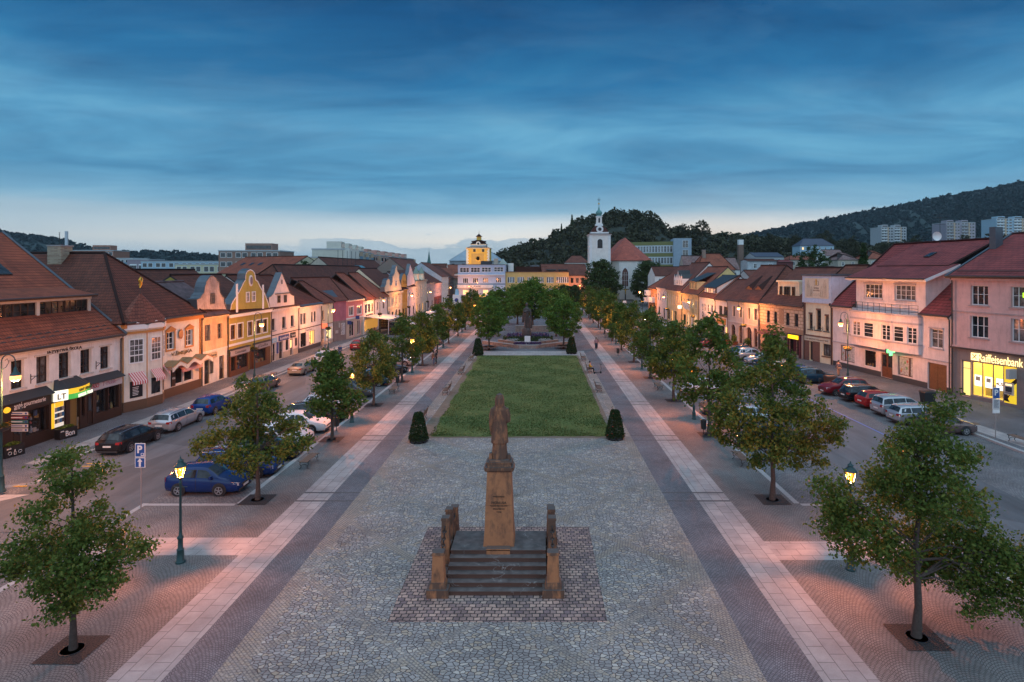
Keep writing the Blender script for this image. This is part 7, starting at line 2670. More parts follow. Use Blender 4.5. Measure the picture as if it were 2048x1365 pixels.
SANDD=stone_mat('dark_stained_sandstone',.33,.52)
def step_mat():
 m_,nt_,b=newmat('dark_step_stone')
 oc=nd(nt_,'TexCoord').outputs['Object']
 wv=nd(nt_,'TexNoise',{'Vector':oc,'Scale':1.5,'Detail':4.0}).outputs['Color']
 ov=nd(nt_,'VectorMath',{0:oc,1:wv},operation='ADD').outputs[0]
 ve=nd(nt_,'TexVoronoi',{'Vector':ov,'Scale':1.05},feature='DISTANCE_TO_EDGE').outputs['Distance']
 nz=nd(nt_,'TexNoise',{'Vector':oc,'Scale':3.0,'Detail':6.0}).outputs['Fac']
 gate=ramp(nt_,nd(nt_,'TexNoise',{'Vector':oc,'Scale':1.3,'Detail':2.0}).outputs['Fac'],[(.5,(0,0,0)),(.6,(1,1,1))])
 col=ramp(nt_,nz,[(.35,(.085,.07,.065)),(.7,(.16,.135,.125))])
 crack=mix(nt_,1.0,ramp(nt_,ve,[(.004,(1,1,1)),(.010,(0,0,0))]),gate,'MULTIPLY')
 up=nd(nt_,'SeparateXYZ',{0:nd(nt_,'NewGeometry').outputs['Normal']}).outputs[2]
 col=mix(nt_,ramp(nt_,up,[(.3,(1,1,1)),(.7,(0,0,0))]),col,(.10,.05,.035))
 nt_.links.new(mix(nt_,crack,col,(.30,.27,.25)),b.inputs['Base Color'])
 b.inputs['Roughness'].default_value=.7
 return m_
STEP=step_mat()
MX=-1.58
t=thing('monument','sandstone monument pedestal on dark cracked steps with chained corner pillars','monument',(MX,22.1,0))
q=MB()
N=6
for i in range(N):
 z0,z1=i*.168,(i+1)*.168
 q.box(-1.86,i*.29,z0,1.86,4.6-i*.29,z1-.03,STEP)
 q.box(-1.87,i*.29-.03,z1-.03,1.87,4.63-i*.29,z1,STEP)
q.build('steps',t)
q=MB()
zt=N*.168
PY_=2.3
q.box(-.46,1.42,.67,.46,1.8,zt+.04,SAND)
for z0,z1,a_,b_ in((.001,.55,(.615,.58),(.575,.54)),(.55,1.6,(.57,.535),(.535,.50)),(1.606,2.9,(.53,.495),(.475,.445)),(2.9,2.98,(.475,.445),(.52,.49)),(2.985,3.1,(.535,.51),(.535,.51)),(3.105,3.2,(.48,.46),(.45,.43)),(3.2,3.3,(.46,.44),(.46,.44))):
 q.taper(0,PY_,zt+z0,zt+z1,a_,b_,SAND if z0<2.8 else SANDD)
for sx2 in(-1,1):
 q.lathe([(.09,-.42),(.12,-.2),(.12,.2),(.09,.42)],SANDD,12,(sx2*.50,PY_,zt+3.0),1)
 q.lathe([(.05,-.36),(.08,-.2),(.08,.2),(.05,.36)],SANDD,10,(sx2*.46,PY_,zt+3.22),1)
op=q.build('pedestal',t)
CUT=pbr('incised_letter',(.10,.055,.035),.8)
yb=PY_-.475
for k,(tx,w,hh)in enumerate((('POSTAVENO',.44,.05),('',0,0),('MONUSA',.6,.1),('VLASTNI PECI OBCANU',.68,.05),('BEROUNSKYCH',.46,.05),('1908',.2,.05))):
 if w:
  lettering(tx,CUT,op,0,yb-.022-.004*k,zt+1.95-.12*k,w,hh,name='inscription')
PIL=((.13,1.50,.33),(1.85,2.05,.25),(2.85,2.0,.25),(4.35,1.5,.25))
for sx2 in(-1,1):
 for i,(y,zt_,wd)in enumerate(PIL):
  q=MB()
  x=sx2*2.12
  if i==0:
   q.taper(x,y,0,.30,(.40,.36),(.40,.36),SANDD)
   q.taper(x,y,.30,.52,(.31,.28),(.26,.24),SANDD)
   q.taper(x,y,.52,zt_,(.235,.22),(.195,.185),SAND)
   q.taper(x,y,zt_,zt_+.09,(.23,.21),(.21,.19),SANDD)
  else:
   q.taper(x,y,0,.35,(.28,.3),(.28,.3),SANDD)
   q.taper(x,y,.35,zt_,(.19,.22),(.14,.16),SANDD)
   q.taper(x,y,zt_,zt_+.1,(.165,.19),(.155,.18),SANDD)
  q.build('pillar',t)
 for i in range(3):
  (y0,z0,_),(y1,z1,_)=PIL[i],PIL[i+1]
  q=MB()
  x=sx2*2.12
  n=15 if i!=1 else 9
  for k in range(n):
   f0=(k+.5)/n
   y=y0+.2+(y1-y0-.4)*f0
   z=(z0-.22)+((z1-.2)-(z0-.22))*f0-.5*math.sin(PI*f0)*(.7 if i==0 else.5)
   r_,d_=.07,(y1-y0)/n*.75
   ring=[(x+(r_*math.cos(a)if k%2 else 0),y+d_*math.sin(a),z+(0 if k%2 else r_*math.cos(a)))for a in[2*PI*j/8 for j in range(9)]]
   q.tube(ring,.022,IRON,5,False)
  q.build('chain',t)
  q=MB()
  q.box(x-.17,y0+.25,0,x+.17,y1-.25,.3+.6*(i==1),SANDD)
  q.build('side_kerb',t)
t=thing('statue','brown stone statue of a long haired man in a coat, on the front pedestal','statue',(MX,24.4,zt+3.3))
q=MB()
def fold(a,h):
 k=1.0 if h<2.0 else.2
 return k*(.022*math.sin(a*9+.4)+.016*math.sin(a*14+1.3)+.012*math.sin(a*5))
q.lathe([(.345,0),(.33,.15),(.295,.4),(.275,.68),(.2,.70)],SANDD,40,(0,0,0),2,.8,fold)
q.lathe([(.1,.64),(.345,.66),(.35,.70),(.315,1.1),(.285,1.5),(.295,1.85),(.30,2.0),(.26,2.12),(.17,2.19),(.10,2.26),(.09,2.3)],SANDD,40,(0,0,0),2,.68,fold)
q.tube([(-.26,0,2.06),(-.325,-.02,1.8),(-.34,-.03,1.5),(-.335,.02,1.25),(-.33,.04,1.12)],[.10,.105,.095,.085,.05],SANDD,14)
q.tube([(.26,0,2.06),(.33,0,1.8),(.345,.0,1.58),(.3,.16,1.5),(.18,.3,1.62)],[.10,.11,.105,.095,.06],SANDD,14)
for k in range(4):
 q.tube([(-.37+.03*k,.06,1.13),(-.365+.028*k,.07,1.02),(-.355+.026*k,.09,.95+.01*k)],[.022,.02,.016],SANDD,6)
q.tube([(-.33,.08,1.14),(-.31,.11,1.06)],[.022,.016],SANDD,6)
q.lathe([(0,2.24),(.07,2.25),(.115,2.32),(.135,2.42),(.135,2.52),(.11,2.61),(.06,2.66),(0,2.68)],SANDD,20,(0,.02,0),2,1.15)
q.taper(0,.165,2.38,2.45,(.018,.03),(.012,.02),SANDD)
r=random.Random(4)
for k in range(15):
 a=PI*1.02+PI*.96*k/14
 x,y=.135*math.cos(a),.145*math.sin(a)
 q.tube([(x*.7,y*.7+.01,2.62),(x*1.02,y*1.02,2.48),(x*1.12,y*1.12,2.32),(x*(1.25+r.uniform(-.1,.1)),y*1.15,2.14+r.uniform(-.03,.03))],[.04,.045,.045,.03],SANDD,8)
o=q.build('stone_figure',t)
md=o.modifiers.new('remesh','REMESH')
md.mode,md.voxel_size,md.use_smooth_shade='VOXEL',.014,True
q=MB()
q.taper(0,0,-.002,.05,(.42,.38),(.40,.36),SANDD)
q.taper(-.36,-.1,.05,.28,(.07,.12),(.05,.09),SANDD)
q.taper(.38,-.05,.05,.22,(.07,.12),(.05,.09),SANDD)
q.build('plinth',t)
# -- second monument with flower bed
BRZ=pbr('dark_bronze',(.075,.062,.055),.6,var=.5,vs=3,bump=.6,bs=8)
t=thing('cloaked_statue','dark statue of a standing cloaked man on a rough rock pedestal amid flowers','statue',(-1.9,97.5,0))
q=MB()
rk=random.Random(9)
q.lathe([(.85,0),(.8,.8),(.74,1.6),(.68,2.3),(.55,2.5),(.3,2.55)],BRZ,14,(0,0,0),2,.85,lambda a,h:.12*math.sin(a*3+h*2)+.07*math.sin(a*7+h*5))
q.build('rock_pedestal',t)
q=MB()
q.lathe([(.20,2.5),(.19,3.2),(.24,3.9),(.22,4.3)],BRZ,16,(-.2,0,0),2,.9)
q.lathe([(.20,2.5),(.19,3.2),(.24,3.9),(.22,4.3)],BRZ,16,(.25,.05,0),2,.9)
q.lathe([(.28,4.1),(.34,4.6),(.37,5.2),(.40,5.6),(.27,5.9),(.14,6.0),(.12,6.1)],BRZ,20,(0,0,0),2,.7,fold)
q.tube([(-.35,.1,5.7),(-.45,.15,5.0),(-.55,.2,4.2),(-.66,.25,3.4)],[.15,.2,.24,.16],BRZ,12)
q.tube([(-.42,0,5.65),(-.55,-.1,5.25),(-.2,-.4,5.2),(.25,-.38,5.35)],[.17,.16,.13,.1],BRZ,10)
q.tube([(.45,0,5.65),(.6,-.05,5.1),(.62,-.1,4.6),(.6,-.1,4.3)],[.17,.17,.14,.08],BRZ,10)
q.tube([(.65,.05,2.5),(.68,0,3.6),(.66,0,4.6)],[.25,.22,.12],BRZ,10)
q.lathe([(0,6.05),(.16,6.1),(.23,6.3),(.22,6.5),(.14,6.64),(0,6.68)],BRZ,16)
o=q.build('bronze_figure',t)
md=o.modifiers.new('remesh','REMESH')
md.mode,md.voxel_size,md.use_smooth_shade='VOXEL',.05,True
t=thing('flower_terrace','low stone walled flower terrace in front of the cloaked statue','flower bed',(-1.7,91.2,0))
TER=pbr('terrace_stone',(.30,.25,.215),.85,var=.4,vs=2.5)
CAP=pbr('terrace_cap',(.40,.37,.34),.8,var=.2,vs=4)
def vwall(pts_,z0,z1,th,mat,capm):
 q=MB()
 for i in range(len(pts_)-1):
  a_,b_=Vector(pts_[i]),Vector(pts_[i+1])
  n_=Vector((-(b_-a_).y,(b_-a_).x)).normalized()*th
  q.slab([a_,b_,b_+n_,a_+n_],z0,z1-.06,mat)
  n2=n_.normalized()
  q.slab([a_-n2*.04,b_-n2*.04,b_+n_+n2*.04,a_+n_+n2*.04],z1-.06,z1+.004*i,capm)
 return q
vwall([(-7.4,5.8),(-1.3,0),(1.3,0),(7.6,5.8)],0,.55,.5,TER,CAP).build('low_wall',t)
vwall([(-4.8,5.0),(-1.6,2.0),(1.6,2.0),(4.9,5.0)],0,.85,.3,TER,CAP).build('inner_wall',t)
for x,y in((7.2,6.1),):
 q=MB()
 q.taper(x,y,0,1.3,(.4,.4),(.36,.36),TER)
 q.taper(x,y,1.3,1.42,(.44,.44),(.42,.42),CAP)
 q.build('end_pier',t)
q=MB()
q.slab([(-4.5,5.2),(-1.5,2.35),(1.5,2.35),(4.6,5.2),(3,9),(-3,9)],0,.75,pbr('dark_soil',(.03,.024,.02),.95))
q.slab([(-7.0,6.2),(-1.2,.55),(1.2,.55),(7.0,6.2),(5.2,5.6),(1.7,1.95),(-1.7,1.95),(-5.1,5.6)],0,.4,pbr('dark_soil',(.03,.024,.02),.95))
q.build('soil',t)
q=MB()
q.add([(-.45,1.2,.5),(.45,1.2,.5),(.45,1.6,1.75),(-.45,1.6,1.75),(-.45,1.4,.5),(.45,1.4,.5),(.45,1.75,1.75),(-.45,1.75,1.75)],[(0,1,2,3),(4,7,6,5),(0,3,7,4),(1,5,6,2),(3,2,6,7),(0,4,5,1)],pbr('marble_tablet',(.62,.6,.58),.4))
o=q.build('tablet',t)
rng=np.random.default_rng(5)
def patch(nm,n,x0,x1,y0,y1,z0,zh,size,mat):
 cen=np.stack([rng.uniform(x0,x1,n),rng.uniform(y0,y1,n),z0+rng.random(n)*zh],1)
 tag(link(nm,leaves(nm,cen,size,mat,.8,rng),t),kind='stuff')
PUR=leafmat('purple_flower',(.05,.03,.09),(.09,.06,.15),(.14,.08,.17),.1)
WFL=leafmat('white_flower',(.42,.45,.45),(.5,.52,.5),(.6,.6,.58),.1)
patch('purple_flowers',1300,-3.4,3.4,5.6,8.8,.8,.8,.2,PUR)
patch('green_plants',1500,-4.0,4.0,4.2,7.0,.75,.5,.2,LEAFD)
patch('green_plants',500,-1.6,1.6,2.5,4.2,.75,.35,.18,LEAFD)
patch('white_flowers',500,-3.4,-1.4,3.9,5.0,.75,.25,.14,WFL)
patch('white_flowers',500,1.7,3.6,3.9,5.0,.75,.25,.14,WFL)
patch('lavender',900,-2.1,2.1,.6,1.5,.4,.5,.16,PUR)
patch('red_flowers',60,-2.5,2.8,6,8,1.3,.3,.14,pbr('pink_blossom',(.5,.15,.2),.7))
t=thing('round_planter','low stone planter with dark soil behind the cloaked statue','planter',(-1,116,0))
vwall([(-3.5,0),(4.2,0)],0,1.2,.6,TER,CAP).build('wall',t)
t=thing('round_planter','pale round flower tub by the crook lamp in the far crossing','planter',(G(866,623)))
q=MB()
q.lathe([(1.0,0),(1.1,.7),(.9,.75),(0,.7)],CAP,16)
q.build('tub',t)
link('foliage',leaves('foliage',ball(300,rng)*np.array([1,1,.5])+np.array([0,0,.9]),.25,LEAFH,.5,rng),t)
# -- cars
TYRE=pbr('tyre_rubber',(.014,.014,.015),.8)
RIM=pbr('alloy_rim',(.40,.40,.41),.35,metal=.8)
CHROME=pbr('chrome',(.6,.6,.6),.2,metal=.9)
HEAD=pbr('headlight_glass',(.5,.52,.55),.12)
TAIL=pbr('tail_light',(.28,.012,.012),.2)
PLATE=pbr('number_plate',(.62,.62,.6),.5)
PLASTIC=pbr('black_plastic',(.02,.02,.022),.6)
PAINT0=pbr('car_paint',(.3,.3,.3),.28,coat=.6)
def paint(name,col,metal=.0):
 return pbr('paint_'+name,col,.16,metal=metal,spec=.4)
 # stations: x/L, width factor, bottom, belt height, top height, half width of roof line
SHAPES={'hatchback':(4.0,1.74,1.48,.255,.80,[(0,.74,.30,.56,.60,.66),(.025,.90,.22,.66,.70,.72),(.12,.97,.19,.80,.86,.78),(.25,1,.19,.88,.98,.78),(.29,1,.19,.90,1.01,.74),(.46,1,.19,.94,1.44,.60),(.58,1,.19,.95,1.48,.61),(.84,.99,.19,.97,1.43,.58),(.89,.98,.2,.98,1.38,.57),(.975,.95,.24,.97,1.00,.66),(.99,.92,.30,.88,.95,.70),(1,.84,.42,.80,.84,.66)],(.29,.46),(.89,.975)),'estate':(4.68,1.82,1.47,.20,.80,[(0,.74,.30,.56,.60,.66),(.02,.90,.22,.66,.70,.72),(.11,.97,.18,.79,.85,.78),(.24,1,.18,.86,.96,.78),(.27,1,.18,.88,.98,.74),(.42,1,.18,.91,1.41,.60),(.54,1,.18,.93,1.47,.61),(.82,.99,.18,.95,1.45,.59),(.92,.97,.2,.96,1.38,.56),(.975,.95,.24,.95,1.00,.66),(.99,.92,.30,.86,.93,.70),(1,.84,.42,.78,.82,.66)],(.27,.42),(.92,.975)),'suv':(4.4,1.84,1.63,.21,.79,[(0,.78,.38,.68,.74,.68),(.025,.92,.30,.80,.84,.74),(.11,.98,.26,.95,1.02,.80),(.24,1,.25,1.0,1.10,.80),(.28,1,.25,1.02,1.12,.76),(.43,1,.25,1.05,1.56,.62),(.56,1,.25,1.07,1.63,.63),(.83,.99,.25,1.10,1.58,.60),(.90,.98,.27,1.11,1.50,.58),(.972,.96,.32,1.08,1.13,.68),(.99,.93,.40,.98,1.04,.72),(1,.86,.5,.88,.94,.68)],(.28,.43),(.90,.972)),'saloon':(4.65,1.79,1.45,.205,.79,[(0,.74,.30,.56,.60,.66),(.02,.90,.22,.66,.70,.72),(.11,.97,.18,.79,.85,.78),(.24,1,.18,.86,.95,.78),(.28,1,.18,.88,.97,.74),(.43,1,.18,.91,1.41,.60),(.55,1,.18,.93,1.45,.60),(.70,.99,.18,.94,1.40,.58),(.76,.98,.18,.94,1.34,.57),(.885,.97,.2,.95,1.03,.70),(.985,.93,.26,.90,1.00,.70),(1,.86,.40,.80,.90,.66)],(.28,.43),(.76,.885)),'minivan':(4.4,1.80,1.65,.20,.79,[(0,.78,.30,.62,.68,.68),(.025,.92,.22,.74,.80,.74),(.10,.98,.19,.88,.96,.80),(.19,1,.19,.94,1.06,.78),(.22,1,.19,.96,1.09,.75),(.41,1,.19,1.0,1.58,.62),(.54,1,.19,1.01,1.65,.63),(.86,.99,.19,1.03,1.61,.61),(.94,.98,.2,1.03,1.54,.59),(.98,.96,.24,1.02,1.08,.70),(.992,.93,.30,.94,1.0,.72),(1,.86,.42,.86,.9,.68)],(.22,.41),(.94,.98)),'panel_van':(5.4,2.0,2.4,.18,.78,[(0,.80,.34,.85,.92,.70),(.02,.94,.26,1.0,1.08,.80),(.09,1,.22,1.12,1.22,.84),(.15,1,.22,1.16,1.3,.84),(.165,1,.22,1.18,1.34,.80),(.29,1,.22,1.25,2.25,.80),(.36,1,.22,1.25,2.4,.82),(.9,1,.22,1.25,2.4,.82),(.985,1,.22,1.25,2.36,.82),(.993,.98,.25,1.22,2.30,.80),(.997,.97,.3,1.2,2.28,.80),(1,.96,.35,1.15,2.25,.79)],(.165,.29),None),}
def car(kind):
 L,Wd,Ht,wf,wr,st,ws,rw=SHAPES[kind]
 hw=Wd/2
 t=thing('parked_car' if kind!='panel_van' else 'parked_van','x','car' if kind!='panel_van' else 'van',(0,0,0))
 def sec(s):
  x,w,zb,belt,top,rf=s
  w*=hw
  X=L/2-x*L
  return[(X,0,zb),(X,.84*w,zb),(X,.97*w,zb+.12),(X,w,(zb+belt)*.52),(X,.985*w,belt-.05),(X,.955*w,belt+.005),(X,min(rf*hw/.62*.72,.95*w),top-.05),(X,min(rf*hw/.62*.72,.95*w)*.86,top),(X,0,top+.025)]
 S=[sec(s)for s in st]
 n=len(S[0])
 V,Fc=[],[]
 for s in S:
  V+=s+[(x,-y,z)for x,y,z in s[1:-1]][::-1]
 m_=2*n-2
 for i in range(len(S)-1):
  for k in range(m_):
   Fc.append((i*m_+k,i*m_+(k+1)%m_,(i+1)*m_+(k+1)%m_,(i+1)*m_+k))
 Fc.append(tuple(range(m_)))
 Fc.append(tuple(range(len(V)-1,len(V)-1-m_,-1)))
 q=MB()
 q.add(V,Fc,PAINT0,True)
 body=q.build('body',t)
 def at(xn,k):
  for i in range(len(st)-1):
   if st[i][0]<=xn<=st[i+1][0]:
    f_=(xn-st[i][0])/(st[i+1][0]-st[i][0])
    return Vector(S[i][k]).lerp(Vector(S[i+1][k]),f_)
  return Vector(S[-1][k])
  # windscreen and rear window lie on the sloping top surface
 def topglass(nm,xa,xb,inset=.93):
  q2=MB()
  a6,a7,b6,b7=at(xa,6),at(xa,7),at(xb,6),at(xb,7)
  e=Vector((0,0,.014))+Vector((.012 if xa<.6 else-.012,0,0))
  L_=[a6*1.0,a7,Vector((a7.x,0,a7.z+.025))]
  up=[b6,b7,Vector((b7.x,0,b7.z+.025))]
  P0=[p.lerp(u_,.06)for p,u_ in zip(L_,up)]
  P1=[p.lerp(u_,.92)for p,u_ in zip(L_,up)]
  vs=[]
  for row in(P0,P1):
   row=[Vector((p.x,p.y*inset,p.z))+e for p in row]
   vs+=row+[Vector((p.x,-p.y,p.z))for p in row[1::-1]]
  q2.add(vs,[(i,i+1,i+6,i+5)for i in range(4)],CARGLASS,True)
  q2.build(nm,t)
 topglass('windscreen',*ws)
 if rw:
  topglass('rear_window',rw[1],rw[0])
 else:
  for sg in(-1,1):
   q2=MB()
   q2.box(-L/2-.01,min(sg*.12,sg*.75),1.35,-L/2+.03,max(sg*.12,sg*.75),1.95,CARGLASS)
   q2.build('rear_window',t)
   # side windows
 wa,wb=ws
 if kind=='panel_van':
  spans=[(wa+.035,.30)]
 else:
  end=rw[0]+(.03 if kind!='saloon' else-.0)
  a0=wa+.04
  mid=.30+.27 if kind!='minivan' else.52
  spans=[(a0,mid-.008),(mid+.008,.76 if kind not in('saloon','hatchback')else.74 if kind=='hatchback' else.70)]
  if kind!='saloon':
   spans.append((spans[1][1]+.014,end))
  else:
   spans.append((.712,.79))
 for sg in(1,-1):
  for j,(xa,xb)in enumerate(spans):
   xau=max(xa,wb-.045)if j==0 else xa
   xbu=min(xb,(rw[0]if rw else 1)-.005)if j==len(spans)-1 else xb
   if xbu-xau<.02:
    xbu=xau+.02
   def sp(xn,f_):
    p=at(xn,5).lerp(at(xn,6),f_)
    return Vector((p.x,sg*(p.y+.011),p.z))
   q2=MB()
   lo_,hi_=.06,.86
   ns=4
   row0=[sp(xa+(xb-xa)*i/ns,lo_)for i in range(ns+1)]
   row1=[sp(xau+(xbu-xau)*i/ns,hi_)for i in range(ns+1)]
   q2.add(row0+row1,[(i,i+1,i+ns+2,i+ns+1)for i in range(ns)],CARGLASS,True)
   q2.build('side_window',t)
  for xn in[a_[1]+.006 for a_ in spans[:2]]+[spans[0][0]+.03]:
   if xn<.86:
    q2=MB()
    P=[at(xn,k_)for k_ in(2,3,4,5)]
    q2.tube([(p_.x,sg*(p_.y+.001),p_.z)for p_ in P],.009,PLASTIC,4,False)
    q2.build('door_seam',t)
    # mirror
  p=at(wa+.07,5)
  q2=MB()
  q2.taper(p.x,sg*(p.y+.10),p.z+.0,p.z+.16,(.07,.10),(.05,.09),PAINT0)
  q2.build('mirror',t)
 zc=.31 if kind!='panel_van' else.34
 rad=zc
 for xn in(wf,wr):
  for sg in(1,-1):
   X=L/2-xn*L
   y=sg*(hw-.10)
   q2=MB()
   o_=1 if sg>0 else-1
   q2.lathe([(rad*1.2,o_*-.05),(rad*1.2,o_*.107),(rad*1.02,o_*.109)],PLASTIC,20,(X,y,zc+.03),1)
   q2.lathe([(rad*.55,o_*-.1),(rad*.97,o_*-.1),(rad,o_*.0),(rad,o_*.09),(rad*.95,o_*.128),(rad*.70,o_*.132),(rad*.66,o_*.112)],TYRE,20,(X,y,zc),1)
   ow=q2.build('wheel',t)
   q2=MB()
   q2.lathe([(0,o_*.116),(rad*.16,o_*.135),(rad*.18,o_*.118)],RIM,10,(X,y,zc),1)
   q2.lathe([(rad*.58,o_*.114),(rad*.60,o_*.136),(rad*.70,o_*.136)],RIM,20,(X,y,zc),1,caps=False)
   for k in range(5):
    a=2*PI*k/5+.3
    c_,s_=math.cos(a),math.sin(a)
    P=[]
    for rr,hh in((.1,.05),(.64,.085)):
     for e in(-1,1):
      P.append((X+rad*(rr*c_-e*hh*s_*1.6),y+o_*.13,zc+rad*(rr*s_+e*hh*c_*1.6)))
    q2.face([P[0],P[1],P[3],P[2]],RIM)
   q2.build('rim',ow)
 zf=st[1][3]
 for sg in(1,-1):
  q2=MB()
  x0,x1=at(.012,4),at(.075,4)
  zz=zf-.02
  q2.add([(x0.x+.05,sg*.52*hw,zz-.13),(x0.x+.01,sg*.86*hw,zz-.10),(x1.x,sg*(at(.075,4).y+.012),zz+.02),(x1.x+.03,sg*(at(.075,4).y-.03),zz+.09),(x0.x-.03,sg*.80*hw,zz+.045),(x0.x+.03,sg*.52*hw,zz-.02)],[(0,1,4,5),(1,2,3,4)],HEAD,True)
  q2.build('headlight',t)
  q2=MB()
  zr_=st[-3][3]-.10 if kind!='panel_van' else 1.1
  hgt=.2 if kind in('hatchback','suv','minivan')else.15
  if kind=='panel_van':
   hgt=.4
  xr=-L/2
  q2.add([(xr-.015,sg*.58*hw,zr_-hgt*.6),(xr-.015,sg*.82*hw,zr_-hgt*.7),(xr+.13,sg*(.965*hw+.012),zr_-hgt*.5),(xr+.13,sg*(.95*hw+.012),zr_+hgt*.55),(xr-.0,sg*.84*hw,zr_+hgt*.45),(xr-.0,sg*.60*hw,zr_+hgt*.3)],[(0,1,4,5),(1,2,3,4)],TAIL,True)
  q2.build('tail_light',t)
 for X,zz in((L/2+.012,.42),(-L/2-.016,.64 if kind not in('saloon',)else.70)):
  q2=MB()
  q2.box(X-.01,-.26,zz-.055,X+.01,.26,zz+.055,PLATE)
  q2.build('number_plate',t)
 q2=MB()
 q2.box(L/2-.10,-.40*hw*1.2,st[1][3]-.19,L/2+.006,.40*hw*1.2,st[1][3]-.09,PLASTIC)
 q2.build('grille',t)
 for X0,X1 in((L/2-.16,L/2+.010),(-L/2-.010,-L/2+.16)):
  q2=MB()
  q2.box(X0,-.72*hw,.24,X1,.72*hw,.36,PLASTIC)
  q2.build('lower_bumper',t)
 if kind in('estate','suv','minivan'):
  for sg in(1,-1):
   q2=MB()
   P=[at(xn,6)for xn in(wb+.02,wb+.06,.7,(rw[0]-.03),rw[0])]
   q2.tube([(p.x,sg*p.y*.93,p.z+(.06 if 0<i<4 else.02))for i,p in enumerate(P)],.018,CHROME,6)
   q2.build('roof_rail',t)
 return t
PROT={}
def place(kind,x,y,hd,col,lab,group,z=RZ):
 if kind not in PROT:
  PROT[kind]=car(kind)
  tree_of(PROT[kind])
  o=PROT[kind]
  o.location,o.rotation_euler,o['label']=(x,y,z),(0,0,math.radians(hd)),lab
 else:
  o=dup(PROT[kind],(x,y,z),math.radians(hd),lab)
 o['group']=group
 for c_ in[c for c in o.children_recursive if c.data and c.data.materials and c.data.materials[0]==PAINT0]:
  c_.material_slots[0].link='OBJECT'
  c_.material_slots[0].material=col
pb=paint('black',(.012,.012,.014))
psil=paint('silver',(.46,.47,.49),.5)
pblue=paint('deep_blue',(.007,.028,.125))
pblue2=paint('royal_blue',(.009,.045,.20))
pwhite=paint('white',(.74,.74,.75))
pbronze=paint('bronze',(.20,.17,.15),.4)
pbeige=paint('beige',(.42,.35,.27),.4)
pred=paint('red',(.32,.018,.018))
pdred=paint('dark_red',(.17,.012,.02))
pteal=paint('dark_teal',(.012,.045,.075))
pbrown=paint('mauve_brown',(.17,.12,.115),.4)
pgrey=paint('grey',(.10,.105,.11),.3)
G1,G2,G3,G4='cars along the left pavement','cars nose in at the left tree row','cars nose in at the right pavement','cars behind the right tree row'
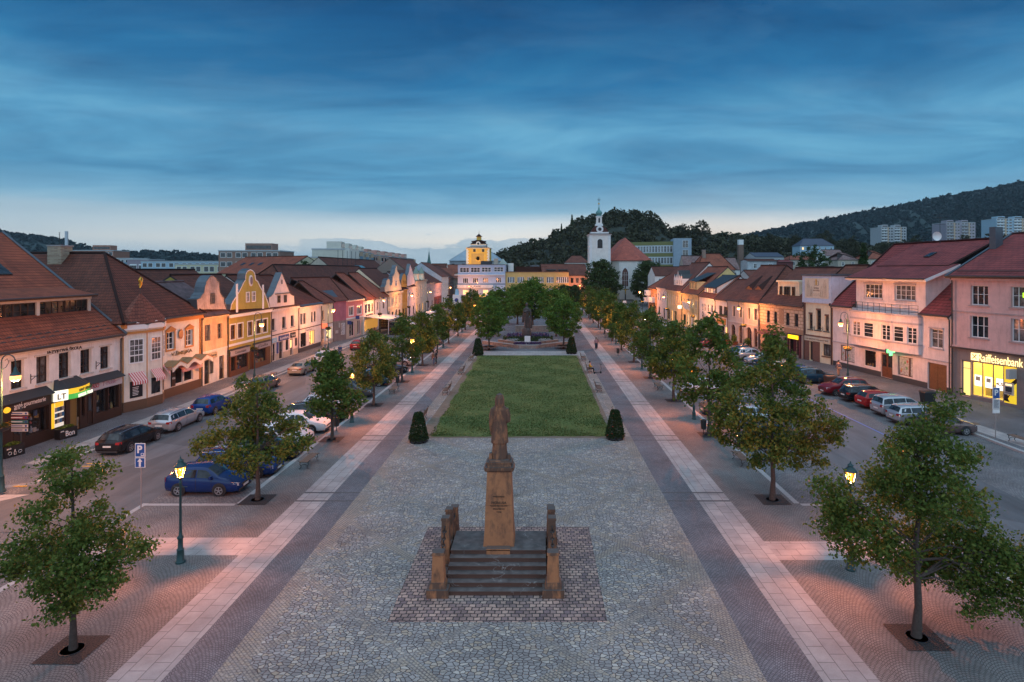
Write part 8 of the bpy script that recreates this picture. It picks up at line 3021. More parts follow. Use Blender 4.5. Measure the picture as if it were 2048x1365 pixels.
for a in(('estate',-27.95,41.2,90,pb,'black estate car with chrome roof line, nearest at the left kerb',G1),('estate',-27.9,46.4,90,psil,'silver estate car with roof rails at the left kerb',G1),('hatchback',-27.9,51.4,90,pblue2,'royal blue car at the left kerb before the confectionery',G1),('hatchback',-27.8,61.0,90,pbronze,'bronze grey hatchback at the left kerb by the crook lamp',G1),('saloon',-27.7,70.4,90,pbeige,'beige saloon at the left kerb',G1),('suv',-27.7,78.2,90,pwhite,'white car with roof bars at the left kerb',G1),('hatchback',-27.4,91.6,90,pdred,'dark red car at the left kerb near the pink corner house',G1),('panel_van',-26.8,114,90,pb,'black van parked by the terrace awning',G1),('panel_van',-25.2,142,90,pwhite,'white delivery van on the far left road',G1),('hatchback',-26.5,128,90,pwhite,'white car at the left kerb before the cream baroque house',G1),('hatchback',-18.05,32.9,0,pblue,'deep blue hatchback beside the lone lantern lamp',G2),('estate',-17.75,35.7,0,pblue,'deep blue estate behind the blue hatchback, under the maple',G2),('saloon',-17.7,38.7,0,pb,'black saloon beyond the two blue cars',G2),('hatchback',-17.9,41.9,0,pwhite,'white hatchback half hidden by the second left maple',G2),('hatchback',-17.75,45.1,0,pwhite,'white hatchback with dark wheels at the third left maple',G2),('estate',-17.8,48.2,0,pb,'black estate behind the white hatchback',G2),('suv',-17.7,51.2,0,psil,'silver car beyond the black estate in the left bays',G2),('hatchback',-17.8,57.4,0,pgrey,'grey hatchback in the left bays',G2),('suv',-17.8,63,0,pteal,'dark teal car at the fifth left maple',G2),('saloon',-17.6,70,0,pb,'black saloon at the sixth left maple',G2),('hatchback',-17.7,76,0,psil,'silver hatchback in the left bays',G2),('saloon',-17.7,88,0,pdred,'dark red saloon behind the standing couple',G2),('suv',-17.7,97,0,pgrey,'grey car far along the left bays',G2),('hatchback',-17.7,129,0,pwhite,'white car at the far end of the left bays',G2),('hatchback',30.2,44.6,3,pbrown,'mauve brown hatchback nearest on the right, before the bench',G3),('estate',30.2,47.5,4,psil,'silver estate half hidden by the front right maple',G3),('minivan',30.3,50.2,5,psil,'silver minivan with black roof rails before the bank',G3),('hatchback',30.2,52.9,5,pred,'red hatchback between the silver minivan and the black estate',G3),('estate',30.4,55.6,6,pb,'black estate with chrome roof rails between two red cars',G3),('suv',29.7,58.4,184,pdred,'dark red car facing the road before the pharmacy',G3),('suv',29.6,64.4,4,pteal,'dark teal car beside the brown bin',G3),('saloon',29.4,67.6,5,pblue,'blue saloon beyond the dark teal car',G3),('hatchback',29.2,70.8,5,pbeige,'beige hatchback before the chapel house',G3),('saloon',28.9,74,5,pteal,'dark teal saloon among the cars before the chapel house',G3),('hatchback',28.6,77.2,184,psil,'pale hatchback facing the road before the sgraffito house',G3),('suv',28.6,80.6,5,psil,'silver car with dark rear window before the sgraffito house',G3),('saloon',28.4,84.6,175,pteal,'dark saloon facing the road before the arcade house',G3),('hatchback',27.6,94.5,178,pred,'red car beyond the arcade house planters',G3),('estate',27.6,98,4,pteal,'teal estate behind the red car',G3),('saloon',25.6,110,4,psil,'silver saloon before the shed dormer house',G3),('hatchback',25.6,117,180,pblue2,'royal blue car before the flag house',G3),('suv',25.3,124,2,pwhite,'white car beyond the royal blue car',G3),('saloon',25.1,133,180,psil,'silver car before the crown dormer house',G3),('hatchback',26,152,150,psil,'silver car by the church corner lamp',G3),('saloon',21.5,170,160,pwhite,'white car before the church choir',G3),('saloon',15.9,41.3,180,pb,'black saloon behind the second right maple',G4),('hatchback',15.9,47.3,180,psil,'silver hatchback behind the third right maple',G4),('suv',15.9,50.4,180,pgrey,'grey car behind the third right maple',G4),('hatchback',15.9,58.8,180,pwhite,'white hatchback behind the fourth right maple',G4),('saloon',15.9,70,180,pblue,'blue saloon behind the fifth right maple',G4),('estate',15.9,82,180,pb,'black estate behind the sixth right maple',G4),('hatchback',15.9,94,180,psil,'silver hatchback behind the seventh right maple',G4)):
 place(*a)
 # -- street furniture
def sign_post(loc,lab,h,plates):
 t=thing('parking_sign',lab,'road sign',loc)
 q=MB()
 q.lathe([(.032,0),(.032,h)],pbr('galvanised_pole',(.32,.30,.29),.5,metal=.4),8)
 q.build('pole',t)
 for(z,w,hh,m_,tx,tw,th)in plates:
  q=MB()
  q.box(-w/2,-.075,z-hh/2,w/2,-.04,z+hh/2,LETW)
  o=q.build('plate',t)
  q=MB()
  q.box(-w/2+.03,-.082,z-hh/2+.03,w/2-.03,-.076,z+hh/2-.03,m_)
  q.build('face',o)
  if tx=='arrow':
   q=MB()
   q.box(-.05,-.09,z-.2,.05,-.083,z+.05,LETW)
   q.add([(-.13,-.089,z+.05),(.13,-.089,z+.05),(0,-.089,z+.22)],[(0,1,2)],LETW)
   q.build('arrow',o)
  elif tx=='lines':
   for k in range(7):
    q=MB()
    q.box(-w*.34,-.09,z+hh*(.36-.11*k)-.012,w*(.34-.1*(k%3)),-.083,z+hh*(.36-.11*k)+.012,LETD)
    q.build('lettering',o)
  elif tx:
   lettering(tx,LETW,o,-.0 if th>.4 else 0,-.092,z+.05,tw,th,bold=.03)
   if hh>.65 and w==.5 and h<3.5:
    q=MB()
    q.box(.05,-.09,z-.28,.2,-.083,z-.14,LETW)
    q.box(.08,-.094,z-.24,.17,-.0905,z-.16,m_)
    q.build('symbol',o)
 return t
SBL=pbr('road_sign_blue',(.018,.075,.26),.4)
p=G(282,1020)
sign_post((p.x,p.y,0),'blue parking sign with white arrow plate below on a thin post at the left',3.35,[(3.0,.5,.68,SBL,'P',.24,.38),(2.38,.5,.5,SBL,'arrow',0,0)])
p=G(1991,876)
sign_post((p.x,p.y,0),'blue parking sign with grey text plate at the right before the bank',3.6,[(3.2,.5,.78,SBL,'P',.26,.42),(2.42,.5,.7,pbr('sign_grey',(.45,.44,.44),.6),'lines',0,0),(1.9,.5,.26,LETW,None,0,0)])
# direction boards at the left edge
t=thing('direction_sign','stack of five direction boards on a post at the left picture edge','direction sign',(-33.9,39.3,0))
q=MB()
q.lathe([(.045,0),(.045,3.0)],DARK,8)
q.build('post',t)
for k in range(5):
 q=MB()
 z=2.6-.27*k
 col=(pbr('white_board',(.62,.56,.52),.5),pbr('maroon_board',(.2,.04,.05),.5),pbr('green_board',(.06,.16,.14),.5))[0 if k in(0,3,4)else k]
 q.box(-.95,-.06,z-.1,.5,-.03,z+.1,col)
 o=q.build('board',t)
 q=MB()
 q.lathe([(0,-.075),(.07,-.075),(.07,-.062)],BLUE,10,(.38,0,z),1)
 q.box(-.8,-.066,z-.03,.15,-.061,z+.03,BLUE if k in(0,3,4)else LETW)
 q.build('symbol',o)
 o.rotation_euler=(0,0,.0)
 # black planters with chalk lettering
for(u,v,w,lab,tx)in((132,876,1.25,'black planter box with handwritten white word before the cheese shop','Bon'),(24,913,1.2,'black planter box with white drawn symbols at the left edge',None)):
 p=G(u,v)
 t=thing('planter_box',lab,'planter',(p.x,p.y,0),PI/2-.25,'black planter boxes on the left pavement')
 q=MB()
 q.box(-w/2,-.25,.02,w/2,.25,.72,BLACK)
 q.build('box',t)
 link('plants',leaves('plants',ball(260,rng)*np.array([w*.46,.22,.14])+np.array([0,0,.78]),.13,LEAF,.5,rng),t)
 if tx:
  lettering(tx,LETW,t,.1,-.262,.36,.62,.38)
  lettering('anté',LETW,t,-.45,-.262,.58,.22,.1)
 else:
  lettering('anté',LETW,t,-.35,-.262,.58,.26,.1)
  q=MB()
  for x in(-.3,.3):
   q.tube([(x+.11*math.cos(a),-.262,.28+.09*math.sin(a))for a in[2*PI*i/10 for i in range(11)]],.012,LETW,4)
  q.tube([(-.05,-.262,.14),(.06,-.262,.14),(.06,-.262,.3),(.02,-.262,.36),(.02,-.262,.46),(-.02,-.262,.46),(-.02,-.262,.36),(-.05,-.262,.3),(-.05,-.262,.14)],.012,LETW,4)
  q.build('symbol',t)
def bin_(loc,lab,kind=0,group=None):
 t=thing('litter_bin',lab,'litter bin',loc,0,group)
 q=MB()
 if kind==0:
  q.lathe([(.03,0),(.03,.5)],IRON,8)
  q.build('post',t)
  q=MB()
  q.lathe([(.16,.35),(.19,.40),(.21,1.0),(.22,1.02),(.16,1.03),(.14,.6)],IRON,14)
  q.build('body',t)
 else:
  m_=pbr('brown_bin',(.10,.045,.03),.5)if kind==1 else PLASTIC
  q.taper(0,0,.05,.95,(.42,.34),(.52,.4),m_)
  q.build('body',t)
  q=MB()
  q.taper(0,0,.95,1.05,(.56,.44),(.5,.38),m_)
  q.build('lid',t)
  for x in(-.35,.35):
   q=MB()
   q.lathe([(.1,-.04),(.1,.04)],TYRE,12,(x,.3,.1),1)
   q.build('wheel',t)
 return t
LB_='dark litter bins on posts beneath the trees'
bin_(G(673,862),'dark litter bin on a post beside the third left maple',0,LB_)
bin_(G(1407,868),'dark litter bin on a post beside the third right maple',0,LB_)
bin_(G(795,772),'dark litter bin on a post between the fourth and fifth left maples',0,LB_)
bin_(G(1236,712),'large dark litter bin by the path far along the right row',0,LB_)
bin_(G(1660,772),'brown wheeled bin beside the crook lamp before the pharmacy',1)
bin_(G(1855,806),'black wheeled bin on the pavement before the bank',2)
for i,(u,v)in enumerate(((1639,776),(668,678),(672.6,677))):
 p=G(u,v)
 t=thing('bollard',('black bollard beside the dark teal car','left of two dark bollards at the mauve side wall','right of two dark bollards at the mauve side wall')[i],'bollard',(p.x,p.y,0),0,'dark bollards on the pavements')
 q=MB()
 q.lathe([(.09,0),(.07,.1),(.06,.8),(.085,.84),(.07,.95),(0,1.0)],IRON,12)
 q.build('post',t)
for i,(u,v)in enumerate(((1455,686),(1470,690),(1497,698),(1530,706))):
 p=G(u,v)
 t=thing('flower_tub',('wooden tub with a small plant, leftmost before the arcade house','wooden tub with a bush, second before the arcade house','wooden tub beside the crook lamp of the arcade house','wooden tub with a plant by the wine red awning')[i],'planter',(p.x-.3,p.y-.5,0),.2,'wooden plant tubs before the arcade house')
 q=MB()
 q.taper(0,0,0,.6,(.4,.3),(.5,.4),BROWN)
 q.build('tub',t)
 link('foliage',leaves('foliage',ball(420,rng)*np.array([.5,.45,.65])+np.array([0,0,1.15]),.16,LEAF2,.5,rng),t)
t=thing('small_pavement_tree','small pavement tree before the flower box house','tree',(29.9,106,0))
bl=row_blobs(91,.8,1.6,3.4,10)
trunk_mb(bl,1.2,3.0,.05).build('trunk',t)
link('crown',leaves('crown',blob_cloud([(x,y,z,r_*.7,rz_*.7)for x,y,z,r_,rz_ in bl],.2,14,rng,.12),.2,LEAF2,rng=rng),t)
for i,(x,y,w,lab)in enumerate(((24.5,171,.5,'small white notice board on a post before the church'),(21.8,172,.5,'round white road sign on a post before the church'))):
 t=thing('notice_sign',lab,'sign',(x,y,0))
 q=MB()
 q.lathe([(.05,0),(.05,3)],ZINC,6)
 q.build('pole',t)
 q=MB()
 q.box(-w,-.09,2.4,w,-.05,3.2,WHITE)if i==0 else q.lathe([(0,-.1),(.6,-.1),(.6,-.05)],WHITE,16,(0,0,2.9),1)
 q.build('plate',t)
p=G(914,617)
t=thing('kiosk','white advertising column beside a dark stall in the far side street','kiosk',(p.x,p.y,0))
q=MB()
q.taper(0,0,0,4.2,(1.3,1.0),(1.2,.9),WHITE)
q.taper(0,0,4.2,6.0,(.6,.5),(.4,.3),pbr('pale_blue_sign',(.28,.5,.62),.5))
q.build('column',t)
q=MB()
q.lathe([(0,-1.12),(.6,-1.12),(.6,-1.05)],BLUE,14,(0,0,2.6),1)
q.build('emblem',t)
t=thing('market_stall','dark low stall at the mouth of the far side street','stall',(p.x+6.5,p.y+3,0))
q=MB()
q.taper(0,0,0,2.6,(3.2,1.4),(3.2,1.4),DKBROWN)
q.build('body',t)
q=MB()
q.taper(0,0,2.6,3.3,(3.5,1.7),(3.0,1.2),DARK)
q.build('roof',t)
# -- people
SKIN=pbr('skin',(.42,.25,.18),.6)
def skinned(name,verts,edges,radii,mat,parent,root=0):
 me=bpy.data.meshes.new(name)
 me.from_pydata(verts,edges,[])
 me.materials.append(mat)
 o=link(name,me,parent)
 sm_=o.modifiers.new('skin','SKIN')
 sm_.use_smooth_shade=True
 for i,r_ in enumerate(radii):
  d=me.skin_vertices[0].data[i]
  d.radius=(r_,r_)if not isinstance(r_,tuple)else r_
  d.use_root=i==root
 s2=o.modifiers.new('sub','SUBSURF')
 s2.levels=s2.render_levels=1
 return o
def person(lab,loc,rz,top,legs,hair,pose='stand',group=None,sc_=1.0,holds=False,longhair=False):
 t=thing('person',lab,'person',loc,rz,group)
 t.scale=(sc_,)*3
 sit=pose=='sit'
 walk=.18 if pose=='walk' else.03
 zp=.48 if sit else.92
 V=[(0,0,zp),(0,.01,zp+.22),(0,.0,zp+.46),(0,.0,zp+.56),(0,-.01,zp+.64),(0,-.02,zp+.74),(0,-.01,zp+.80)]
 R_=[.13,.12,.13,.055,.075,.088,.06]
 E=[(0,1),(1,2),(2,3),(3,4),(4,5),(5,6)]
 TV,TE,TR=[(0,0,zp-.04),(0,.01,zp+.22),(0,0,zp+.45),(0,0,zp+.52)],[(0,1),(1,2),(2,3)],[.155,.145,.165,.08]
 LV,LE,LR=[(0,0,zp+.02)],[],[.14]
 for sg in(-1,1):
  sh=(sg*.19,0,zp+.47)
  if holds or sit:
   elb,hand=(sg*.25,-.06,zp+.20),(sg*.12,-.30,zp+.26)
  else:
   elb,hand=(sg*.245,.03-sg*walk*.3,zp+.2),(sg*.25,-.05-sg*walk,zp-.05)
  b0=len(V)
  V+=[sh,elb,hand]
  R_+=[.058,.042,.03]
  E+=[(2,b0),(b0,b0+1),(b0+1,b0+2)]
  hv=Vector(hand)
  d=(hv-Vector(elb)).normalized()
  sd=d.cross(Vector((0,1,0)if abs(d.y)<.8 else(0,0,1))).normalized()
  pv=hv+d*.085
  V.append(tuple(pv))
  R_.append(.034)
  E.append((b0+2,b0+3))
  for k in range(4):
   c0=len(V)
   q1=pv+sd*(.028*(k-1.5))*.8+d*.03
   q2=q1+d*(.05+.012*(1.5-abs(k-1.5)))+Vector((0,-.015,0))
   V+=[tuple(q1),tuple(q2)]
   R_+=[.011,.008]
   E+=[(b0+3,c0),(c0,c0+1)]
  c0=len(V)
  V.append(tuple(hv+d*.05+sd*.055*sg))
  R_.append(.011)
  E.append((b0+2,c0))
  a0=len(TV)
  TV+=[sh,elb,tuple(hv-d*.02)]
  TR+=[.085,.065,.05]
  TE+=[(2,a0),(a0,a0+1),(a0+1,a0+2)]
  hip=(sg*.09,0,zp-.05)
  if sit:
   kn,an=(sg*.12,-.44,zp+.02),(sg*.13,-.46,.09)
  else:
   kn,an=(sg*.10,-.03+sg*walk*.5,.49),(sg*.11,.02+sg*walk,.08)
  toe=(an[0]+sg*.02,an[1]-.16,.035)
  b1=len(V)
  V+=[hip,kn,an,toe]
  R_+=[.09,.058,.042,.035]
  E+=[(0,b1),(b1,b1+1),(b1+1,b1+2),(b1+2,b1+3)]
  l0=len(LV)
  LV+=[hip,kn,(an[0],an[1],an[2]+.02)]
  LR+=[.105,.078,.062]
  LE+=[(0,l0),(l0,l0+1),(l0+1,l0+2)]
  sv=MB()
  sv.tube([(an[0],an[1]+.05,.05),(an[0]+sg*.01,an[1]-.08,.045),toe,(toe[0],toe[1]-.05,.03)],[.05,.05,.045,.02],BLACK,8)
  sv.build('shoe',t)
 skinned('body',V,E,R_,SKIN,t)
 skinned('jacket',TV,TE,TR,top,t)
 skinned('trousers',LV,LE,LR,legs,t)
 q=MB()
 zc=zp+.735
 q.lathe([(.03,zc-(.22 if longhair else.06)),(.10,zc-.03),(.108,zc+.04),(.085,zc+.10),(.04,zc+.125),(0,zc+.13)],hair,14,(0,.018,0))
 q.build('hair',t)
 q=MB()
 for x in(-.033,.033):
  q.lathe([(0,-.005),(.010,0),(0,.005)],BLACK,6,(x,-.098,zc+.0),1)
 q.taper(0,-.108,zc-.045,zc-.01,(.016,.016),(.008,.01),SKIN)
 q.taper(0,-.098,zc-.075,zc-.066,(.022,.006),(.02,.006),pbr('lips',(.3,.1,.09),.6))
 q.build('face',t)
 return t
cb_=lambda n,c_:pbr('cloth_'+n,c_,.85)
HB,HG,HBL=pbr('hair_brown',(.05,.03,.02),.7),pbr('hair_grey',(.35,.33,.31),.7),pbr('hair_dark',(.015,.012,.01),.7)
p=G(867,731);person('person in a brown jacket and blue jeans, left one of the standing couple',p,1.2,cb_('brown',(.14,.09,.06)),cb_('denim',(.06,.09,.15)),HB,longhair=True)
p=G(872.5,728);person('person in black, right one of the standing couple',p,-1.4,cb_('black',(.015,.015,.018)),cb_('black',(.015,.015,.018)),HBL)
p=G(680,715);person('person in a navy jacket walking away on the left pavement',p,PI+.2,cb_('navy',(.02,.05,.13)),cb_('denim',(.06,.09,.15)),HG,'walk')
p=G(1192,699);person('person in a pink jacket on the right path',p,.2,cb_('pink',(.52,.25,.25)),cb_('dark_blue',(.02,.03,.06)),HBL)
p=G(1193.5,697);person('person in dark clothes just behind the pink jacket',p,.3,cb_('rose_dark',(.16,.10,.10)),cb_('charcoal',(.03,.03,.035)),HG)
person('person in a yellow top sitting on a bench at the right lawn edge',(6.0,70.1,.004),PI/2,cb_('yellow',(.62,.28,.02)),cb_('black',(.015,.015,.018)),HBL,'sit')
p=G(646,699);person('person in a beige coat by the lit shop, nearer the wall',p,PI/2,cb_('beige',(.42,.33,.25)),cb_('beige2',(.40,.32,.26)),HB,'walk')
p=G(655,697);person('person in white clothes by the lit shop, nearer the road',p,PI/2,cb_('white',(.62,.60,.58)),cb_('white',(.62,.60,.58)),HBL,'walk')
p=G(1677,752);person('person in grey walking past the pharmacy corner',p,PI*.95,cb_('grey',(.12,.10,.13)),cb_('tan',(.28,.18,.13)),HBL,'walk')
p=G(886,620);person('dark dressed person walking in the far side street',p,0,cb_('black',(.015,.015,.018)),cb_('rust',(.2,.06,.04)),HBL,'walk',sc_=1.05)
p=G(909,622);person('person in light clothes by the small cone shrub',p,0,cb_('greyblue',(.2,.25,.3)),cb_('denim',(.06,.09,.15)),HB,'walk',sc_=1.05)
# wheeled push scooter beside the seated person
p=Vector((6.9,69.4,.004))
t=thing('kick_scooter','small black scooter standing before the seated person in yellow','scooter',p,.5)
q=MB()
q.box(-.45,-.07,.12,.3,.07,.16,BLACK)
q.build('deck',t)
q=MB()
q.tube([(.32,0,.12),(.42,0,.5),(.36,0,1.05)],.025,BLACK,6)
q.tube([(.36,-.28,1.05),(.36,.28,1.05)],.02,BLACK,6)
q.build('handlebar',t)
for x in(-.5,.36):
 q=MB()
 q.lathe([(.06,-.03),(.11,-.03),(.11,.03),(.06,.03)],TYRE,12,(x,0,.11),1)
 q.build('wheel',t)
 # -- background
def hill(name,prof,Y,depth,mat,zb=-2,seed=0,wob=3.0):
 """terrain ridge: prof = [(u, v)] skyline measured at distance Y, falling to the plain towards the viewer"""
 r=random.Random(seed)
 us=[p[0]for p in prof]
 n=60
 P=[]
 for i in range(n+1):
  u=us[0]+(us[-1]-us[0])*i/n
  for a,b in zip(prof,prof[1:]):
   if a[0]<=u<=b[0]:
    v=a[1]+(b[1]-a[1])*(u-a[0])/(b[0]-a[0])
    break
  p=AT(u,v,Y)
  P.append((p.x,p.z))
 rows=[(-1.0,0),(-.75,.12),(-.5,.38),(-.25,.74),(0,1),(.4,.9),(1.0,.3)]
 vs=[]
 for f_,h_ in rows:
  for i,(x,z)in enumerate(P):
   k=(Y+f_*depth)/Y
   vs.append((x*(1+(k-1)*.6),Y+f_*depth,zb+(max(z-zb,.2))*h_+(r.uniform(-wob,wob)*h_ if 0<h_<1 else 0)))
 m=MB()
 w=n+1
 m.add(vs,[(j*w+i,j*w+i+1,(j+1)*w+i+1,(j+1)*w+i)for j in range(len(rows)-1)for i in range(n)],mat,True)
 structure(name,m)
 return P,rows,zb
FLOOR=pbr('forest_floor',(.025,.032,.022),.95)
WOOD=leafmat('hill_wood_leaf',(.030,.036,.016),(.052,.052,.026),(.088,.08,.045),.1)
WOODF=leafmat('far_wood_leaf',(.006,.022,.023),(.008,.026,.026),(.011,.031,.030),.05)
def forest(nm,P,rows,zb,Y,depth,n,size,cr,mat,seed,lab=None,leaf=70,f0=-.9,f1=.12):
 rg=np.random.default_rng(seed)
 out=[]
 xs=np.array([p[0]for p in P])
 zs=np.array([p[1]for p in P])
 fr=np.array([a for a,b in rows])
 hr=np.array([b for a,b in rows])
 for i in range(n):
  f_=f0+(f1-f0)*(rg.random()**.75)
  h_=np.interp(f_,fr,hr)
  k=(Y+f_*depth)/Y
  xr=rg.uniform(xs[0],xs[-1])
  z=zb+max(np.interp(xr,xs,zs)-zb,.2)*h_
  c_=cr*rg.uniform(.6,1.25)
  hgt=c_*rg.uniform(1.0,1.7)
  m_=max(10,int(leaf*c_/cr))
  b=ball(m_,rg,5.0)
  b[:,2]=np.abs(b[:,2])*1.0
  out.append(b*np.array([c_,c_,hgt])+np.array([xr*(1+(k-1)*.6),Y+f_*depth,z-c_*.45]))
 me=leaves(nm,np.concatenate(out),size,mat,.4,rg,1.0)
 tag(link(nm,me),kind='stuff')
 # wooded hill behind the church
pr=[(940,534),(1000,514),(1050,496),(1095,482),(1120,468),(1160,446),(1200,437),(1240,426),(1270,428),(1310,442),(1325,462),(1400,470),(1440,476),(1520,482),(1600,488),(1700,494),(1800,498),(1950,502),(2120,505)]
P,rows,zb=hill('hill',pr,460,170,FLOOR,seed=1)
forest('hill_forest',P,rows,zb,460,170,1500,1.7,5.0,WOOD,3,leaf=90)
# long far ridge on the right, low ridges on the left and centre
pr=[(1380,505),(1440,488),(1500,472),(1600,452),(1700,432),(1800,414),(1900,394),(1990,378),(2060,364),(2200,350),(2500,340)]
P,rows,zb=hill('hill',pr,1700,900,pbr('far_forest_floor',(.016,.035,.032),.95),seed=2,wob=14)
forest('far_forest',P,rows,zb,1700,900,6500,7.0,9,WOODF,4,leaf=26,f0=-.95)
pr=[(-300,440),(-60,452),(30,470),(70,474),(120,482),(180,500),(230,508),(330,506),(420,514),(520,530),(620,534)]
P,rows,zb=hill('hill',pr,1500,600,pbr('far_forest_floor',(.016,.035,.032),.95),seed=5,wob=8)
forest('far_forest',P,rows,zb,1500,600,2200,6.5,8,WOODF,6,leaf=26)
# single trees standing out on the hill skyline and in the middle distance
def conifer(loc,h,lab,group):
 t=thing('conifer',lab,'tree',loc,0,group)
 q=MB()
 q.lathe([(h*.018,0),(h*.004,h)],BARK,6)
 q.build('trunk',t)
 rg=np.random.default_rng(int(h*10))
 n=700
 hh=rg.random(n)**.8
 rad=h*.19*(1-hh)*(.55+.45*np.abs(np.sin(hh*26)))*rg.random(n)**.4+.05
 a=rg.random(n)*2*PI
 link('crown',leaves('crown',np.stack([rad*np.cos(a),rad*np.sin(a),h*(.12+.88*hh)],1),h*.055,LEAFD,.6,rg),t)
SG='conifers on the skyline of the hill'
for i,(u,v0,v1,Y)in enumerate(((1144,430,470,455),(1123,448,478,458),(1106,458,486,460))):
 p=AT(u,v1,Y)
 conifer((p.x,Y,p.z),(v1-v0)*Y/F,('tallest conifer on the left slope of the wooded hill','middle small conifer on the left hill slope','lowest small conifer on the left hill slope')[i],SG)
for i,(u,v,w_,Y,mt)in enumerate(((607,550,26,150,LEAFD),(1405,458,17,400,WOOD),(1365,462,14,410,WOOD),(1543,490,22,380,WOOD),(1588,490,18,375,WOOD),(1625,528,34,200,LEAFD),(1700,500,24,330,WOOD),(1830,500,24,320,WOOD),(1650,484,20,400,WOOD),(1770,505,18,330,WOOD),(1990,488,26,400,WOOD),(1930,492,20,420,WOOD))):
 p=AT(u,v,Y)
 R=w_*Y/F
 labs=('round dark tree beside the cream panel block','bushy tree on the right skyline of the hill','bushy tree right of the school block','pale crowned tree behind the brick chimney','dark tree right of the pale crowned tree','dark tree among the roofs behind the chapel house','tree below the far ridge left of the white tower blocks','tree in front of the white tower block','rounded tree on the middle skyline','low tree left of the pharmacy ridge','tree row under the rightmost tower block','tree between the brown and the right tower blocks')
 make_tree('skyline_tree',labs[i],[(x,y,z+0,r_,q_)for x,y,z,r_,q_ in round_blobs(60+i,R*.95,-R*.9+p.z,R*1.0+p.z,26)],max(.35,R*.1),12,mt,max(1,p.z-R),max(3,p.z),.35,(p.x,Y,0),'single trees on the skyline',seed=70+i,sig=R*.07)
conifer((AT(1727,0,150).x,150,0),CH+(540-488)*150/F,'dark spruce behind the pharmacy roof, before the red tiled villas','dark spruces among the roofs')
# panel blocks
def slab_block(lab,cu,cv,Y,w,d,h,rz,wall,accent,floors,cols,mode='balcony',side=None,name='apartment_block',roofbox=0,group='housing blocks behind the old town',lit=()):
 p=AT(cu,cv,Y)
 t=thing(name,lab,'apartment block',(p.x,Y,0),rz,group)
 z1=p.z
 h0=z1-h
 q=MB()
 q.box(0,0,0,w,d,z1,wall)
 q.box(-.15,-.15,z1,w+.15,d+.15,z1+.4,pbr('block_parapet',(.4,.42,.43),.8))
 ow=q.build('wall',t)
 if side:
  q=MB()
  q.box(-.12,d*.1,h0+1,-.02,d*.9,z1-1.5,side)
  q.build('side_panel',t)
 fh=h/floors
 cwid=w/cols
 for i in range(cols):
  if mode=='balcony' and i%2==0:
   x0=i*cwid+cwid*.05
   for f_ in range(floors):
    q=MB()
    z=z1-(f_+1)*fh
    q.box(x0,-1.1,z+.05,x0+cwid*.9,-.02,z+.2,wall)
    q.box(x0,-1.15,z+.2,x0+cwid*.9,-1.05,z+fh*.42,accent)
    q.build('balcony',t)
   q=MB()
   q.box(x0+cwid*.92,-.9,h0,x0+cwid*1.12,-.02,z1,pbr('block_fin',(.5,.36,.25),.8))
   q.build('fin',t)
  for f_ in range(floors):
   z=z1-(f_+1)*fh
   for k in(0,1):
    x=i*cwid+cwid*(.14+.42*k)
    q=MB()
    q.box(x,-.06,z+fh*.35,x+cwid*.3,-.01,z+fh*.82,LITW if(i,f_)in lit else GLASS)
    q.box(x-.12,-.05,z+fh*.31,x+cwid*.3+.12,-.008,z+fh*.86,WHITE)
    q.build('window',t)
 for k in range(roofbox):
  q=MB()
  x=w*(k+.35)/roofbox
  q.box(x,d*.3,z1+.4,x+w/roofbox*.45,d*.7,z1+3.0,wall)
  q.box(x+.4,d*.3-.06,z1+1.0,x+w/roofbox*.45-.4,d*.3-.01,z1+2.2,GLASS)
  q.build('roof_box',t)
 return t
BLC=plaster('block_cream',(.58,.54,.45),.1)
BLG=plaster('block_grey',(.42,.42,.43),.1)
BLK=pbr('balcony_blue',(.16,.28,.36),.6)
BLP=plaster('block_pink',(.50,.25,.20),.1)
BLY=plaster('block_pale_yellow',(.60,.54,.36),.1)
BLBL=plaster('block_pale_blue',(.36,.48,.56),.1)
slab_block('long cream panel block with blue balconies behind the left row',629+70,500,200,60,12,18,math.radians(98),BLC,BLK,6,8,roofbox=4)
t=thing('apartment_block','blank cream gable end joined to the long cream panel block','apartment block',(0,0,0),0,'housing blocks behind the old town')
a_,b_=AT(627,500,205),AT(699,500,199)
q=MB()
q.slab([(a_.x,a_.y),(b_.x,b_.y),(b_.x+2,b_.y+4),(a_.x,a_.y+4)],0,a_.z,plaster('block_gable_cream',(.62,.59,.52),.08))
q.build('gable_end',t)
slab_block('pink and brown terraced panel block right of the cream block',744,511,262,105,12,15,math.radians(92),BLP,pbr('balcony_salmon',(.42,.24,.2),.6),4,9,roofbox=6)
slab_block('pale blue and cream panel block behind the confectionery roof',282,524,260,50,12,14,0.05,BLBL,BLK,4,9,'plain',lit=((4,1),(2,2)))
slab_block('cream low panel block before the blue one',350,530,230,36,12,8,.03,BLY,BLK,2,7,'plain')
slab_block('grey panel block with mauve gable at the left',218,518,270,10,14,14,.1,BLG,BLK,5,3,side=None)
slab_block('grey block with mauve blank panel',254,520,268,9,14,14,.1,plaster('mauve_panel',(.30,.24,.27),.1),BLK,1,1,'none')
slab_block('orange brown flat roofed block behind the brick chimney',146,502,300,19,14,10,.1,plaster('block_terracotta',(.36,.17,.12),.1),BLK,3,4,'plain',roofbox=1)
slab_block('brown brick flat roofed block behind the pale gabled house',437,503,210,21,14,16,.05,plaster('block_brick',(.30,.17,.13),.1),BLK,5,4,'plain',roofbox=1)
slab_block('pale yellow block with painted arches behind the pointed gable',527,516,180,16,14,12,.1,BLY,BLK,1,1,'none')
ARCH_T=[o for o in C.objects if o.get('label','').startswith('pale yellow block with painted')][0]
zA=AT(0,516,180).z
